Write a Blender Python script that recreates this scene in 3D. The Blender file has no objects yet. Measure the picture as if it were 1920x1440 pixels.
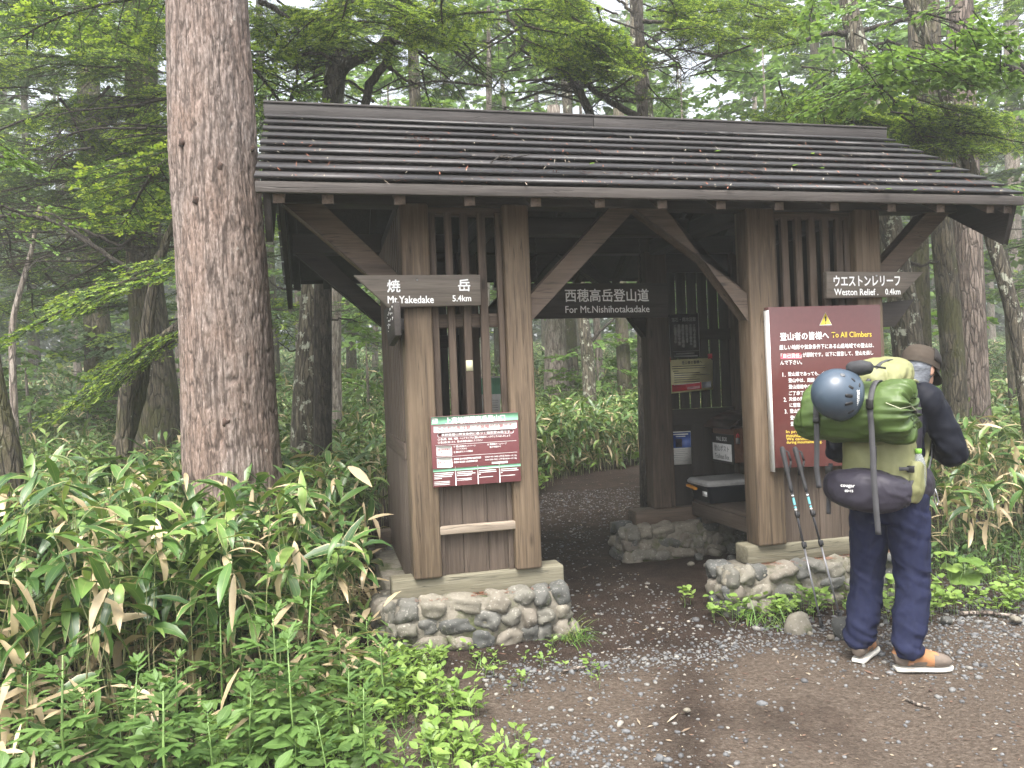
import bpy, bmesh, math, random
import numpy as np
from mathutils import Vector, Matrix, Euler

SC = bpy.context.scene
COL = SC.collection
R = math.radians
rng = np.random.default_rng(7)
random.seed(7)

# ------------------------------------------------------------------ camera
cam_d = bpy.data.cameras.new("camera")
cam = bpy.data.objects.new("camera", cam_d)
COL.objects.link(cam)
SC.camera = cam
_yaw, _pitch, _roll = .2351, -.001, -.0402
_f = Vector((math.sin(_yaw) * math.cos(_pitch), math.cos(_yaw) * math.cos(_pitch), math.sin(_pitch)))
_r = Vector((math.cos(_yaw), -math.sin(_yaw), 0))
_u = _r.cross(_f)
_c, _s = math.cos(_roll), math.sin(_roll)
_r, _u = _c * _r + _s * _u, -_s * _r + _c * _u
CAM = Vector((0, -4.66, 1.55))
cam.matrix_world = Matrix(((_r.x, _u.x, -_f.x, CAM.x), (_r.y, _u.y, -_f.y, CAM.y), (_r.z, _u.z, -_f.z, CAM.z), (0, 0, 0, 1)))
cam_d.sensor_width = 36
cam_d.lens = 36 * 1471.5 / 1920
cam_d.clip_start = .05
cam_d.clip_end = 600
FPX = 1471.5


def at(px, py, t):
    """world point that the photograph shows at pixel (px, py) at depth t metres"""
    d = (px - 960) / FPX * _r - (py - 720) / FPX * _u + _f
    return CAM + d * t


def aty(px, py, y):
    d = (px - 960) / FPX * _r - (py - 720) / FPX * _u + _f
    return CAM + d * ((y - CAM.y) / d.y)


def atz(px, py, z):
    d = (px - 960) / FPX * _r - (py - 720) / FPX * _u + _f
    return CAM + d * ((z - CAM.z) / d.z)


# ------------------------------------------------------------------ world, sun, exposure
SUN_EL, SUN_AZ = R(62), R(205)
w = bpy.data.worlds.new("World")
SC.world = w
w.use_nodes = True
nt = w.node_tree
bg = nt.nodes["Background"]
sky = nt.nodes.new("ShaderNodeTexSky")
sky.sky_type = 'NISHITA'
sky.sun_disc = False
sky.sun_elevation = SUN_EL
sky.sun_rotation = SUN_AZ
sky.air_density = 1.0
sky.dust_density = 6.0
sky.ozone_density = 1.0
hs = nt.nodes.new("ShaderNodeHueSaturation")
hs.inputs['Saturation'].default_value = .38
nt.links.new(sky.outputs[0], hs.inputs['Color'])
nt.links.new(hs.outputs[0], bg.inputs[0])
bg.inputs[1].default_value = .15
sun_d = bpy.data.lights.new("sun", 'SUN')
sun_d.energy = 1.5
sun_d.angle = R(25)
sun_d.color = (1, .96, .9)
sun = bpy.data.objects.new("sun", sun_d)
COL.objects.link(sun)
# direction the sun stands in (sky rotation counts from +Y towards +X)
sd = Vector((math.sin(SUN_AZ) * math.cos(SUN_EL), math.cos(SUN_AZ) * math.cos(SUN_EL), math.sin(SUN_EL)))
sun.rotation_euler = sd.to_track_quat('Z', 'Y').to_euler()
sun.location = (0, 0, 30)
SC.view_settings.view_transform = 'Standard'
SC.view_settings.look = 'None'
SC.view_settings.gamma = 1
SC.view_settings.exposure = 1.9
SC.render.engine = 'CYCLES'
SC.cycles.use_denoising = True
SC.cycles.max_bounces = 8
SC.cycles.diffuse_bounces = 4
SC.cycles.glossy_bounces = 2
SC.cycles.transmission_bounces = 4
SC.cycles.volume_bounces = 4
SC.cycles.transparent_max_bounces = 8
SC.cycles.sample_clamp_indirect = 6


# ------------------------------------------------------------------ helpers
def tag(o, label=None, cat=None, group=None, kind=None):
    if label: o['label'] = label
    if cat: o['category'] = cat
    if group: o['group'] = group
    if kind: o['kind'] = kind
    return o


def thing(name, label, cat, loc=(0, 0, 0), rot=(0, 0, 0), group=None):
    o = bpy.data.objects.new(name, None)
    COL.objects.link(o)
    o.location = loc
    o.rotation_euler = rot
    o.empty_display_size = .1
    return tag(o, label, cat, group)


def h01(i):
    i = np.asarray(i, dtype=np.uint64)
    i = (i ^ (i >> np.uint64(16))) * np.uint64(0x45d9f3b) & np.uint64(0xffffffff)
    i = (i ^ (i >> np.uint64(16))) * np.uint64(0x45d9f3b) & np.uint64(0xffffffff)
    i = i ^ (i >> np.uint64(16))
    return i.astype(np.float64) / 4294967296.0


def vnoise(P, seed=0):
    """smooth value noise in -1..1 at points P (n,3)"""
    P = np.asarray(P, float)
    I = np.floor(P).astype(np.int64)
    F = P - I
    F = F * F * (3 - 2 * F)
    out = 0
    for dx in (0, 1):
        for dy in (0, 1):
            for dz in (0, 1):
                k = ((I[:, 0] + dx + 5000) * 73856093 + (I[:, 1] + dy + 5000) * 19349663 + (I[:, 2] + dz + 5000) * 83492791 + seed * 9176) & 0xffffffff
                wgt = (F[:, 0] if dx else 1 - F[:, 0]) * (F[:, 1] if dy else 1 - F[:, 1]) * (F[:, 2] if dz else 1 - F[:, 2])
                out = out + h01(k) * wgt
    return out * 2 - 1


def fbm(P, octv=4, seed=0):
    P = np.asarray(P, float)
    s, a, n = 0, 1, 0
    for o in range(octv):
        s = s + a * vnoise(P * 2 ** o, seed + o * 17)
        n += a
        a *= .5
    return s / n


class Geo:
    """collects numpy vertex/face blocks and links them as one mesh object"""

    def __init__(s):
        s.v, s.q, s.t, s.qm, s.tm, s.a, s.n = [], [], [], [], [], [], 0

    def add(s, V, Q=None, T=None, mat=0, attr=None):
        V = np.asarray(V, np.float32).reshape(-1, 3)
        s.v.append(V)
        if attr is None: attr = np.zeros((len(V), 3), np.float32)
        s.a.append(np.broadcast_to(np.asarray(attr, np.float32), (len(V), 3)))
        if Q is not None and len(Q):
            Q = np.asarray(Q, np.int64).reshape(-1, 4) + s.n
            s.q.append(Q)
            s.qm.append(np.broadcast_to(np.asarray(mat), (len(Q),)))
        if T is not None and len(T):
            T = np.asarray(T, np.int64).reshape(-1, 3) + s.n
            s.t.append(T)
            s.tm.append(np.broadcast_to(np.asarray(mat), (len(T),)))
        s.n += len(V)
        return s

    def arrays(s):
        V = np.concatenate(s.v) if s.v else np.zeros((0, 3))
        A = np.concatenate(s.a)
        Q = np.concatenate(s.q) if s.q else np.zeros((0, 4), np.int64)
        QM = np.concatenate(s.qm) if s.qm else np.zeros(0, int)
        T = np.concatenate(s.t) if s.t else np.zeros((0, 3), np.int64)
        TM = np.concatenate(s.tm) if s.tm else np.zeros(0, int)
        return V, A, Q, QM, T, TM

    def addgeo(s, arr, M, mul=None, arep=None):
        """adds arrays() of another Geo moved by the 4x4 matrix M"""
        V, A, Q, QM, T, TM = arr
        M = np.array(M)
        V2 = V @ M[:3, :3].T + M[:3, 3]
        if arep is not None:
            A = A.copy()
            A[:, 2] = (A[:, 2] + arep) % 1.0
        n = s.n
        s.v.append(V2.astype(np.float32))
        s.a.append(A)
        if len(Q): s.q.append(Q + n); s.qm.append(QM)
        if len(T): s.t.append(T + n); s.tm.append(TM)
        s.n += len(V)

    # ---- shapes -------------------------------------------------
    def beam(s, a, b, w, h, up=(0, 0, 1), mat=0, taper=1.0):
        a, b = np.array(a, float), np.array(b, float)
        d = b - a
        L = np.linalg.norm(d)
        d /= L
        up = np.array(up, float)
        if abs(d @ up) > .99: up = np.array((0, 1., 0))
        sd_ = np.cross(d, up); sd_ /= np.linalg.norm(sd_)
        up = np.cross(sd_, d)
        V, A = [], []
        off = rng.random(3) * 20
        for e, (P, l, k) in enumerate(((a, 0, 1), (b, L, taper))):
            for (i, j) in ((-1, -1), (1, -1), (1, 1), (-1, 1)):
                V.append(P + sd_ * i * w / 2 * k + up * j * h / 2 * k)
                A.append(off + np.array((l, i * w / 2, j * h / 2)))
        s.add(V, [(0, 1, 2, 3), (7, 6, 5, 4), (4, 5, 1, 0), (5, 6, 2, 1), (6, 7, 3, 2), (7, 4, 0, 3)], mat=mat, attr=np.array(A))
        return s

    def box(s, x0, x1, y0, y1, z0, z1, grain='z', mat=0):
        c = ((x0 + x1) / 2, (y0 + y1) / 2, (z0 + z1) / 2)
        if grain == 'z': return s.beam((c[0], c[1], z0), (c[0], c[1], z1), x1 - x0, y1 - y0, up=(0, 1, 0), mat=mat)
        if grain == 'x': return s.beam((x0, c[1], c[2]), (x1, c[1], c[2]), y1 - y0, z1 - z0, mat=mat)
        return s.beam((c[0], y0, c[2]), (c[0], y1, c[2]), x1 - x0, z1 - z0, mat=mat)

    def tube(s, P, rad, n=8, mat=0, cap=True, rnd=0.0):
        P = np.array(P, float)
        rad = np.broadcast_to(np.asarray(rad, float), (len(P),))
        T = np.gradient(P, axis=0)
        T /= np.linalg.norm(T, axis=1)[:, None] + 1e-12
        ref = np.array((0, 0, 1.)) if abs(T[0][2]) < .9 else np.array((1., 0, 0))
        V = []
        A = []
        ang = np.arange(n) / n * 2 * math.pi
        N = np.cross(T[0], ref); N /= np.linalg.norm(N)
        l = 0
        for i in range(len(P)):
            N = N - T[i] * (N @ T[i]); N /= np.linalg.norm(N) + 1e-12
            B = np.cross(T[i], N)
            V.append(P[i] + rad[i] * (np.cos(ang)[:, None] * N + np.sin(ang)[:, None] * B))
            if i: l += np.linalg.norm(P[i] - P[i - 1])
            A.append(np.stack([np.full(n, l), np.cos(ang) * rad[i], np.sin(ang) * rad[i]], 1))
        V = np.concatenate(V); A = np.concatenate(A)
        i = np.arange(len(P) - 1)[:, None] * n
        j = np.arange(n)[None, :]
        k = (j + 1) % n
        Q = np.stack([i + j, i + k, i + n + k, i + n + j], -1).reshape(-1, 4)
        m = len(P)
        Tr = []
        if cap:
            V = np.concatenate([V, P[:1], P[-1:]]); A = np.concatenate([A, A[:1], A[-1:]])
            c0, c1 = m * n, m * n + 1
            for q in range(n):
                Tr.append((c0, (q + 1) % n, q)); Tr.append((c1, (m - 1) * n + q, (m - 1) * n + (q + 1) % n))
        s.add(V, Q, Tr, mat=mat, attr=A)
        return s

    def loft(s, rings, mat=0, cap=True):
        """rings: list of (n,3) arrays"""
        n = len(rings[0]); m = len(rings)
        V = np.concatenate([np.asarray(r_, float) for r_ in rings])
        i = np.arange(m - 1)[:, None] * n
        j = np.arange(n)[None, :]
        k = (j + 1) % n
        Q = np.stack([i + j, i + k, i + n + k, i + n + j], -1).reshape(-1, 4)
        Tr = []
        if cap:
            V = np.concatenate([V, [np.mean(rings[0], 0)], [np.mean(rings[-1], 0)]])
            c0, c1 = m * n, m * n + 1
            for q in range(n):
                Tr.append((c0, (q + 1) % n, q)); Tr.append((c1, (m - 1) * n + q, (m - 1) * n + (q + 1) % n))
        s.add(V, Q, Tr, mat=mat, attr=V * 1.0)
        return s

    def prism(s, pts, depth, mat=0, axis='y', o=0.0):
        """polygon given in (a, b) swept along axis from o to o+depth; for axis y: (x, z)"""
        n = len(pts)
        V = []
        for dd in (o, o + depth):
            for a_, b_ in pts:
                V.append((a_, dd, b_) if axis == 'y' else (dd, a_, b_) if axis == 'x' else (a_, b_, dd))
        Q = [(i, (i + 1) % n, n + (i + 1) % n, n + i) for i in range(n)]
        T = [(0, i, i + 1) for i in range(1, n - 1)] + [(n, n + i + 1, n + i) for i in range(1, n - 1)]
        V = np.array(V, float)
        A = V[:, [0, 2, 1]] if axis == 'y' else V[:, [1, 2, 0]] if axis == 'x' else V
        s.add(V, Q, T, mat=mat, attr=A + rng.random(3) * 20)
        return s

    def build(s, name, mats, parent=None, smooth=False, bevel=0, link=True, fix=False):
        V, A, Q, QM, T, TM = s.arrays()
        me = bpy.data.meshes.new(name)
        me.vertices.add(len(V))
        me.vertices.foreach_set('co', V.astype(np.float32).ravel())
        nq, ntr = len(Q), len(T)
        me.loops.add(nq * 4 + ntr * 3)
        me.loops.foreach_set('vertex_index', np.concatenate([Q.ravel(), T.ravel()]).astype(np.int32))
        me.polygons.add(nq + ntr)
        st = np.concatenate([np.arange(nq) * 4, nq * 4 + np.arange(ntr) * 3]).astype(np.int32)
        me.polygons.foreach_set('loop_start', st)
        me.polygons.foreach_set('material_index', np.concatenate([QM, TM]).astype(np.int32))
        if smooth: me.polygons.foreach_set('use_smooth', np.ones(nq + ntr, bool))
        at_ = me.attributes.new('gc', 'FLOAT_VECTOR', 'POINT')
        at_.data.foreach_set('vector', A.astype(np.float32).ravel())
        for m_ in (mats if isinstance(mats, (list, tuple)) else [mats]): me.materials.append(m_)
        me.update()
        me.validate()
        if fix:
            bm = bmesh.new(); bm.from_mesh(me)
            bmesh.ops.recalc_face_normals(bm, faces=bm.faces)
            bm.to_mesh(me); bm.free()
        o = bpy.data.objects.new(name, me)
        COL.objects.link(o)
        if parent: o.parent = parent
        if bevel:
            b = o.modifiers.new('bevel', 'BEVEL')
            b.width = bevel; b.segments = 2; b.limit_method = 'ANGLE'; b.harden_normals = False
        return o


def ico(sub):
    bm = bmesh.new()
    bmesh.ops.create_icosphere(bm, subdivisions=sub, radius=1)
    V = np.array([v.co for v in bm.verts]); T = np.array([[v.index for v in f.verts] for f in bm.faces])
    bm.free()
    return V, T


ICO1, ICO2, ICO3 = ico(1), ico(2), ico(3)


def stone(geo, c, r, rotz=0.0, tilt=0.0, seed=0, rough=.18, base=ICO2, mat=0, rv=None, ax=None, p=2.6):
    V, T = base
    V = V.copy()
    d = 1 + rough * fbm(V * 1.3 + seed * 7.3, 3, seed)
    # squarish boulders
    nrm = (np.abs(V) ** p).sum(1) ** (1 / p)
    V = V / nrm[:, None] * d[:, None] * np.array(r)
    M = np.array(Matrix.Rotation(rotz, 3, 'Z') @ Matrix.Rotation(tilt, 3, ax or 'Y'))
    V = V @ M.T + np.array(c)
    rv = rng.random() if rv is None else rv
    A = np.tile((rv, rng.random(), rng.random()), (len(V), 1))
    geo.add(V, None, T, mat=mat, attr=A)


def hgt(x, y):
    """ground height"""
    x = np.asarray(x, float); y = np.asarray(y, float)
    s_ = np.maximum(0, y - 3.2)
    b = .075 * s_ * s_ / (s_ + 4)
    b = np.minimum(b, 9.0)
    f_ = np.clip((np.hypot(x - 2.2, y + .5) - 4) / 4, 0, 1)
    P = np.stack([x * .35, y * .35, np.zeros_like(x)], -1).reshape(-1, 3)
    return b + .10 * f_ * vnoise(P, 3).reshape(x.shape)


PATH = np.array([(0.9, -3.2), (1.7, -1.2), (2.0, .2), (2.15, 1.8), (2.9, 4.2), (4.0, 5.9), (6.0, 6.9), (9.5, 7.6), (16, 8.5)])


def dpath(x, y):
    x = np.asarray(x, float); y = np.asarray(y, float)
    best = np.full(x.shape, 1e9)
    for (ax, ay), (bx, by) in zip(PATH[:-1], PATH[1:]):
        dx, dy = bx - ax, by - ay
        t = np.clip(((x - ax) * dx + (y - ay) * dy) / (dx * dx + dy * dy), 0, 1)
        best = np.minimum(best, np.hypot(x - ax - t * dx, y - ay - t * dy))
    return best
# ------------------------------------------------------------------ materials
class NT:
    def __init__(s, name):
        s.m = bpy.data.materials.new(name)
        s.m.use_nodes = True
        s.t = s.m.node_tree
        s.b = s.t.nodes['Principled BSDF']
        s.out = s.t.nodes['Material Output']

    def n(s, typ, **kw):
        nd = s.t.nodes.new('ShaderNode' + typ)
        for k, v in kw.items():
            if k in nd.inputs.keys(): s.set(nd.inputs[k], v)
            else: setattr(nd, k, v)
        return nd

    def set(s, inp, v):
        if hasattr(v, 'is_linked') or isinstance(v, bpy.types.NodeSocket): s.t.links.new(v, inp)
        else: inp.default_value = v

    def gc(s, scale=(1, 1, 1)):
        a = s.n('Attribute', attribute_name='gc')
        mp = s.n('Mapping')
        s.t.links.new(a.outputs['Vector'], mp.inputs['Vector'])
        mp.inputs['Scale'].default_value = scale
        return mp.outputs[0]

    def obj(s, scale=(1, 1, 1)):
        a = s.n('TexCoord')
        mp = s.n('Mapping')
        s.t.links.new(a.outputs['Object'], mp.inputs['Vector'])
        mp.inputs['Scale'].default_value = scale
        return mp.outputs[0]

    def noise(s, vec, scale, detail=4, rough=.55, dist=0):
        nd = s.n('TexNoise')
        s.t.links.new(vec, nd.inputs['Vector'])
        nd.inputs['Scale'].default_value = scale
        nd.inputs['Detail'].default_value = detail
        nd.inputs['Roughness'].default_value = rough
        nd.inputs['Distortion'].default_value = dist
        return nd.outputs[0]

    def ramp(s, fac, stops, interp='LINEAR'):
        nd = s.n('ValToRGB')
        nd.color_ramp.interpolation = interp
        e = nd.color_ramp.elements
        while len(e) < len(stops): e.new(.5)
        for i, (p, c) in enumerate(stops):
            e[i].position = p
            e[i].color = (*c, 1) if len(c) == 3 else c
        s.t.links.new(fac, nd.inputs[0])
        return nd.outputs[0]

    def mix(s, fac, a, b, mode='MIX'):
        nd = s.n('Mix', data_type='RGBA', blend_type=mode)
        s.set(nd.inputs[0], fac)
        for i, v in ((6, a), (7, b)):
            if isinstance(v, tuple) and len(v) == 3: v = (*v, 1)
            s.set(nd.inputs[i], v)
        return nd.outputs[2]

    def math(s, op, a, b=0.0, c=0.0, clamp=False):
        nd = s.n('Math', operation=op, use_clamp=clamp)
        for i, v in enumerate((a, b, c)): s.set(nd.inputs[i], v)
        return nd.outputs[0]

    def bump(s, h, strength=.5, dist=.01):
        nd = s.n('Bump')
        nd.inputs['Strength'].default_value = strength
        nd.inputs['Distance'].default_value = dist
        s.t.links.new(h, nd.inputs['Height'])
        s.t.links.new(nd.outputs[0], s.b.inputs['Normal'])
        return nd

    def col(s, c): s.set(s.b.inputs['Base Color'], (*c, 1) if isinstance(c, tuple) and len(c) == 3 else c)

    def rough(s, v): s.set(s.b.inputs['Roughness'], v)


def simple(name, c, rough=.6, metal=0.0, var=.12, scale=30, bump=0.0):
    """plain coloured surface with a little mottling"""
    k = NT(name)
    v = k.noise(k.obj(), scale, 3)
    d = tuple(x * (1 - var) for x in c); e = tuple(min(1, x * (1 + var)) for x in c)
    k.col(k.ramp(v, [(.3, d), (.7, e)]))
    k.rough(rough)
    k.b.inputs['Metallic'].default_value = metal
    if bump: k.bump(v, bump, .004)
    return k.m


def wood(name, dark, mid, light, rough=.75, crack=.6, wet=None, bump=.5):
    k = NT(name)
    g = k.gc((1.2, 24, 24))
    a = k.noise(g, 1.6, 6, .62, .9)
    fine = k.noise(k.gc((3, 150, 150)), 1.5, 3, .6)
    big = k.noise(k.gc((.9, 3, 3)), 1.0, 3)
    c = k.ramp(a, [(.28, dark), (.5, mid), (.72, light)])
    c = k.mix(k.ramp(fine, [(.35, (0, 0, 0)), (.7, (1, 1, 1))]), k.mix(1.0, c, (.72, .70, .68), 'MULTIPLY'), c)
    c = k.mix(k.ramp(big, [(.35, (0, 0, 0)), (.7, (.75, .75, .75))]), c, k.mix(.55, c, tuple(min(1, x * 1.35) for x in light)))
    cr = k.noise(k.gc((.55, 26, 26)), 1.25, 2, .5, .4)
    line = k.math('ABSOLUTE', k.math('SUBTRACT', cr, .5))
    lm = k.ramp(line, [(0.0, (1, 1, 1)), (.012, (0, 0, 0))])
    c = k.mix(k.math('MULTIPLY', lm, crack), c, tuple(x * .22 for x in dark))
    kv = k.n('TexVoronoi'); k.t.links.new(k.gc((2.1, 7, 7)), kv.inputs['Vector']); kv.inputs['Scale'].default_value = 1.0; kv.inputs['Randomness'].default_value = 1.0
    kn = k.math('ADD', kv.outputs[0], k.math('MULTIPLY', k.math('SUBTRACT', a, .5), .12))
    c = k.mix(k.ramp(kn, [(.05, (.8, .8, .8)), (.085, (.35, .35, .35)), (.13, (0, 0, 0))]), c, tuple(x * .5 for x in dark))
    st_ = k.noise(k.gc((1.4, 5, 5)), 1.7, 5, .65)
    c = k.mix(k.ramp(st_, [(.55, (0, 0, 0)), (.68, (.45, .45, .45))]), c, k.mix(1.0, c, (.55, .53, .52), 'MULTIPLY'))
    k.col(c)
    k.rough(rough)
    h = k.math('SUBTRACT', k.math('ADD', a, k.math('MULTIPLY', fine, .6)), k.math('MULTIPLY', lm, 1.2))
    k.bump(h, bump, .006)
    return k.m


M = {}
M['post'] = wood('weathered_post_wood', (.046, .030, .018), (.105, .072, .044), (.185, .136, .088))
M['beam'] = wood('brown_beam_wood', (.04, .027, .019), (.08, .056, .04), (.13, .095, .069))
M['dark'] = wood('shade_darkened_wood', (.008, .006, .005), (.017, .0125, .010), (.032, .024, .02), crack=.4)  # darker gate timber; shade under roof and indoors put into the colour
M['board'] = wood('panel_board_wood', (.05, .035, .026), (.09, .066, .05), (.135, .104, .082), crack=.3)
M['sill'] = wood('mossy_sill_wood', (.075, .068, .042), (.14, .128, .085), (.21, .195, .142), crack=.6)
M['rail'] = wood('pale_rail_wood', (.13, .10, .072), (.235, .19, .142), (.34, .285, .225))
M['sign'] = wood('grey_sign_wood', (.075, .06, .048), (.125, .105, .086), (.185, .16, .132), crack=.2)
M['signdark'] = wood('black_sign_wood', (.016, .013, .012), (.03, .025, .022), (.05, .042, .037), crack=.2)


def roofmat():
    k = NT('wet_roof_boards')
    a = k.noise(k.gc((.8, 16, 16)), 1.6, 5, .6, .6)
    big = k.noise(k.gc((.7, 1.2, 1.2)), .9, 4, .6)
    c = k.ramp(a, [(.25, (.012, .0115, .012)), (.55, (.026, .024, .025)), (.78, (.048, .045, .047))])
    c2 = k.ramp(a, [(.25, (.02, .0178, .0178)), (.75, (.05, .0445, .045))])
    c = k.mix(k.ramp(big, [(.42, (0, 0, 0)), (.62, (1, 1, 1))]), c, c2)
    sp = k.noise(k.gc((14, 14, 14)), 6, 2, .5)
    c = k.mix(k.ramp(sp, [(.72, (0, 0, 0)), (.78, (.4, .4, .4))]), c, (.2, .17, .15))
    k.col(c)
    k.rough(k.ramp(big, [(.3, (.40, .40, .40)), (.7, (.6, .6, .6))]))
    k.b.inputs['Specular IOR Level'].default_value = .5
    k.bump(a, .35, .005)
    return k.m


M['roof'] = roofmat()
M['ridge'] = wood('ridge_board', (.014, .012, .0115), (.03, .026, .0245), (.052, .046, .044), crack=.4)


def stonemat():
    k = NT('river_stone')
    a = k.n('Attribute', attribute_name='gc')
    sx = k.n('SeparateXYZ')
    k.t.links.new(a.outputs['Vector'], sx.inputs[0])
    base = k.ramp(sx.outputs[0], [(0, (.07, .073, .07)), (.25, (.12, .118, .105)), (.5, (.165, .155, .125)), (.75, (.21, .19, .15)), (1, (.15, .13, .105))])
    o = k.obj()
    n1 = k.noise(o, 9, 6, .6)
    n2 = k.noise(o, 60, 4, .6)
    c = k.mix(k.ramp(n1, [(.35, (0, 0, 0)), (.65, (1, 1, 1))]), k.mix(1, base, (.62, .62, .6), 'MULTIPLY'), base)
    c = k.mix(k.ramp(n2, [(.58, (0, 0, 0)), (.68, (.6, .6, .6))]), c, (.36, .34, .3))
    ms = k.noise(o, 5, 5, .7)
    c = k.mix(k.ramp(ms, [(.56, (0, 0, 0)), (.66, (.75, .75, .75))]), c, (.055, .065, .02))
    k.col(c); k.rough(.8)
    k.bump(k.math('ADD', n1, k.math('MULTIPLY', n2, .5)), .5, .01)
    return k.m


M['stone'] = stonemat()


def mortar():
    k = NT('old_mortar')
    o = k.obj()
    n = k.noise(o, 14, 6, .65)
    c = k.ramp(n, [(.3, (.08, .073, .055)), (.55, (.16, .145, .115)), (.75, (.22, .2, .165))])
    ms = k.noise(o, 4, 5, .7)
    c = k.mix(k.ramp(ms, [(.5, (0, 0, 0)), (.6, (.85, .85, .85))]), c, (.05, .06, .018))
    k.col(c); k.rough(.95); k.bump(n, .8, .02)
    return k.m


M['mortar'] = mortar()


def soil():
    k = NT('forest_soil')
    o = k.obj()
    big = k.noise(o, .55, 6, .62, .5)
    mid = k.noise(o, 4, 6, .65)
    fine = k.noise(o, 45, 5, .7)
    grit = k.noise(o, 120, 3, .6)
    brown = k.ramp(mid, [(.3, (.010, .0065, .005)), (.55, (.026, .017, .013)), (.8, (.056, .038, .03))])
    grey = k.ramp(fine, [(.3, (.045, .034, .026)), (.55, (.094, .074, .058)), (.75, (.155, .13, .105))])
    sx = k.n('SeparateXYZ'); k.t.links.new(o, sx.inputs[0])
    # grey worn track before the gate; brown earth beyond, passage shade painted in
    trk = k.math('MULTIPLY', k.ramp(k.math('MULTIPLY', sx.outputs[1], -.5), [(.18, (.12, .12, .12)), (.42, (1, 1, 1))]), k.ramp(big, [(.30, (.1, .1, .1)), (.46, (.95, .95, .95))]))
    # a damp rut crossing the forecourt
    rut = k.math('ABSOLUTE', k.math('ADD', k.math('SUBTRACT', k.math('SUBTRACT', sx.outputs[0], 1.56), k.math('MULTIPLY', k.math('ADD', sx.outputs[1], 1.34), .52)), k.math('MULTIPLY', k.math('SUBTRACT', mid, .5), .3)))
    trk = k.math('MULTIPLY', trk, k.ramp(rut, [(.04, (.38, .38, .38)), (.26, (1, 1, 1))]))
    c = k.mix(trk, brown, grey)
    c = k.mix(k.ramp(grit, [(.62, (0, 0, 0)), (.7, (.6, .6, .6))]), c, (.15, .125, .1))
    k.col(c); k.rough(.95); k.b.inputs['Specular IOR Level'].default_value = .12
    vo = k.n('TexVoronoi')
    k.t.links.new(o, vo.inputs['Vector']); vo.inputs['Scale'].default_value = 70
    k.bump(k.math('ADD', k.math('ADD', fine, k.math('MULTIPLY', mid, 1.5)), k.math('MULTIPLY', vo.outputs[0], .5)), .8, .02)
    return k.m


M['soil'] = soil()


def gravel():
    k = NT('gravel_stone')
    a = k.n('Attribute', attribute_name='gc')
    sx = k.n('SeparateXYZ')
    k.t.links.new(a.outputs['Vector'], sx.inputs[0])
    c = k.ramp(sx.outputs[0], [(0, (.06, .06, .062)), (.4, (.15, .155, .16)), (.75, (.165, .165, .16)), (.96, (.25, .24, .215)), (1, (.34, .31, .26))])
    n = k.noise(k.obj(), 90, 3)
    k.col(k.mix(k.ramp(n, [(.3, (0, 0, 0)), (.7, (1, 1, 1))]), k.mix(1, c, (.65, .65, .65), 'MULTIPLY'), c))
    k.rough(.75)
    return k.m


M['gravel'] = gravel()


def leafmat(name, stops, rib=None, margin=None, dead=None, rough=.42, trans=.28, spec=.45, mottle=.25):
    """gc = (u across -1..1, v along 0..1, random per leaf)"""
    k = NT(name)
    a = k.n('Attribute', attribute_name='gc')
    sx = k.n('SeparateXYZ')
    k.t.links.new(a.outputs['Vector'], sx.inputs[0])
    u, v, r_ = sx.outputs
    c = k.ramp(r_, stops)
    if mottle:
        n = k.noise(k.obj(), 14, 4, .6)
        c = k.mix(k.ramp(n, [(.3, (0, 0, 0)), (.7, (1, 1, 1))]), k.mix(1, c, (1 - mottle,) * 3, 'MULTIPLY'), c)
    au = k.math('ABSOLUTE', u)
    if rib: c = k.mix(k.ramp(au, [(0, (.5, .5, .5)), (.07, (0, 0, 0))]), c, rib)
    if margin:
        n2 = k.noise(k.obj(), 7, 3)
        e = k.math('ADD', k.math('MULTIPLY', au, 1.0), k.math('MULTIPLY', k.math('SUBTRACT', n2, .55), 1.6))
        c = k.mix(k.ramp(e, [(.86, (0, 0, 0)), (.93, (.8, .8, .8))]), c, margin)
    if dead:
        n3 = k.noise(k.obj(), 25, 3)
        dc = k.mix(n3, dead, tuple(x * 1.5 for x in dead))
        c = k.mix(k.ramp(r_, [(.895, (0, 0, 0)), (.905, (1, 1, 1))]), c, dc)
    k.col(c); k.rough(rough)
    k.b.inputs['Specular IOR Level'].default_value = spec
    tr = k.n('BsdfTranslucent')
    k.t.links.new(k.mix(1.0, c, (1.0, 1.0, .55), 'MULTIPLY'), tr.inputs[0])
    ms = k.n('MixShader')
    ms.inputs[0].default_value = trans
    k.t.links.new(k.b.outputs[0], ms.inputs[1]); k.t.links.new(tr.outputs[0], ms.inputs[2])
    k.t.links.new(ms.outputs[0], k.out.inputs[0])
    return k.m


M['sasa'] = leafmat('bamboo_grass_leaf', [(0, (.036, .088, .024)), (.3, (.066, .145, .036)), (.6, (.108, .21, .048)), (.8, (.21, .32, .08)), (1, (.27, .35, .11))],
                    rib=(.32, .36, .14), margin=(.42, .36, .2), dead=(.40, .32, .2), rough=.36, spec=.5, trans=.25)
M['sasastem'] = simple('bamboo_grass_culm', (.23, .24, .11), .5, var=.4, scale=9)
M['mug'] = leafmat('mugwort_leaf', [(0, (.08, .16, .04)), (.5, (.125, .225, .055)), (1, (.17, .28, .08))], rib=(.25, .4, .12), rough=.5, trans=.35)
M['darkherb'] = leafmat('dark_herb_leaf', [(0, (.04, .085, .025)), (.5, (.07, .14, .035)), (1, (.12, .2, .05))], rough=.5, trans=.3)
M['seed'] = leafmat('seedling_leaf', [(0, (.13, .23, .045)), (.5, (.21, .33, .07)), (1, (.3, .42, .11))], rib=(.3, .45, .14), rough=.45, trans=.35)
M['grass'] = leafmat('grass_blade', [(0, (.07, .15, .03)), (.6, (.13, .25, .05)), (1, (.26, .3, .1))], rough=.45, trans=.3, mottle=0)
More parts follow.
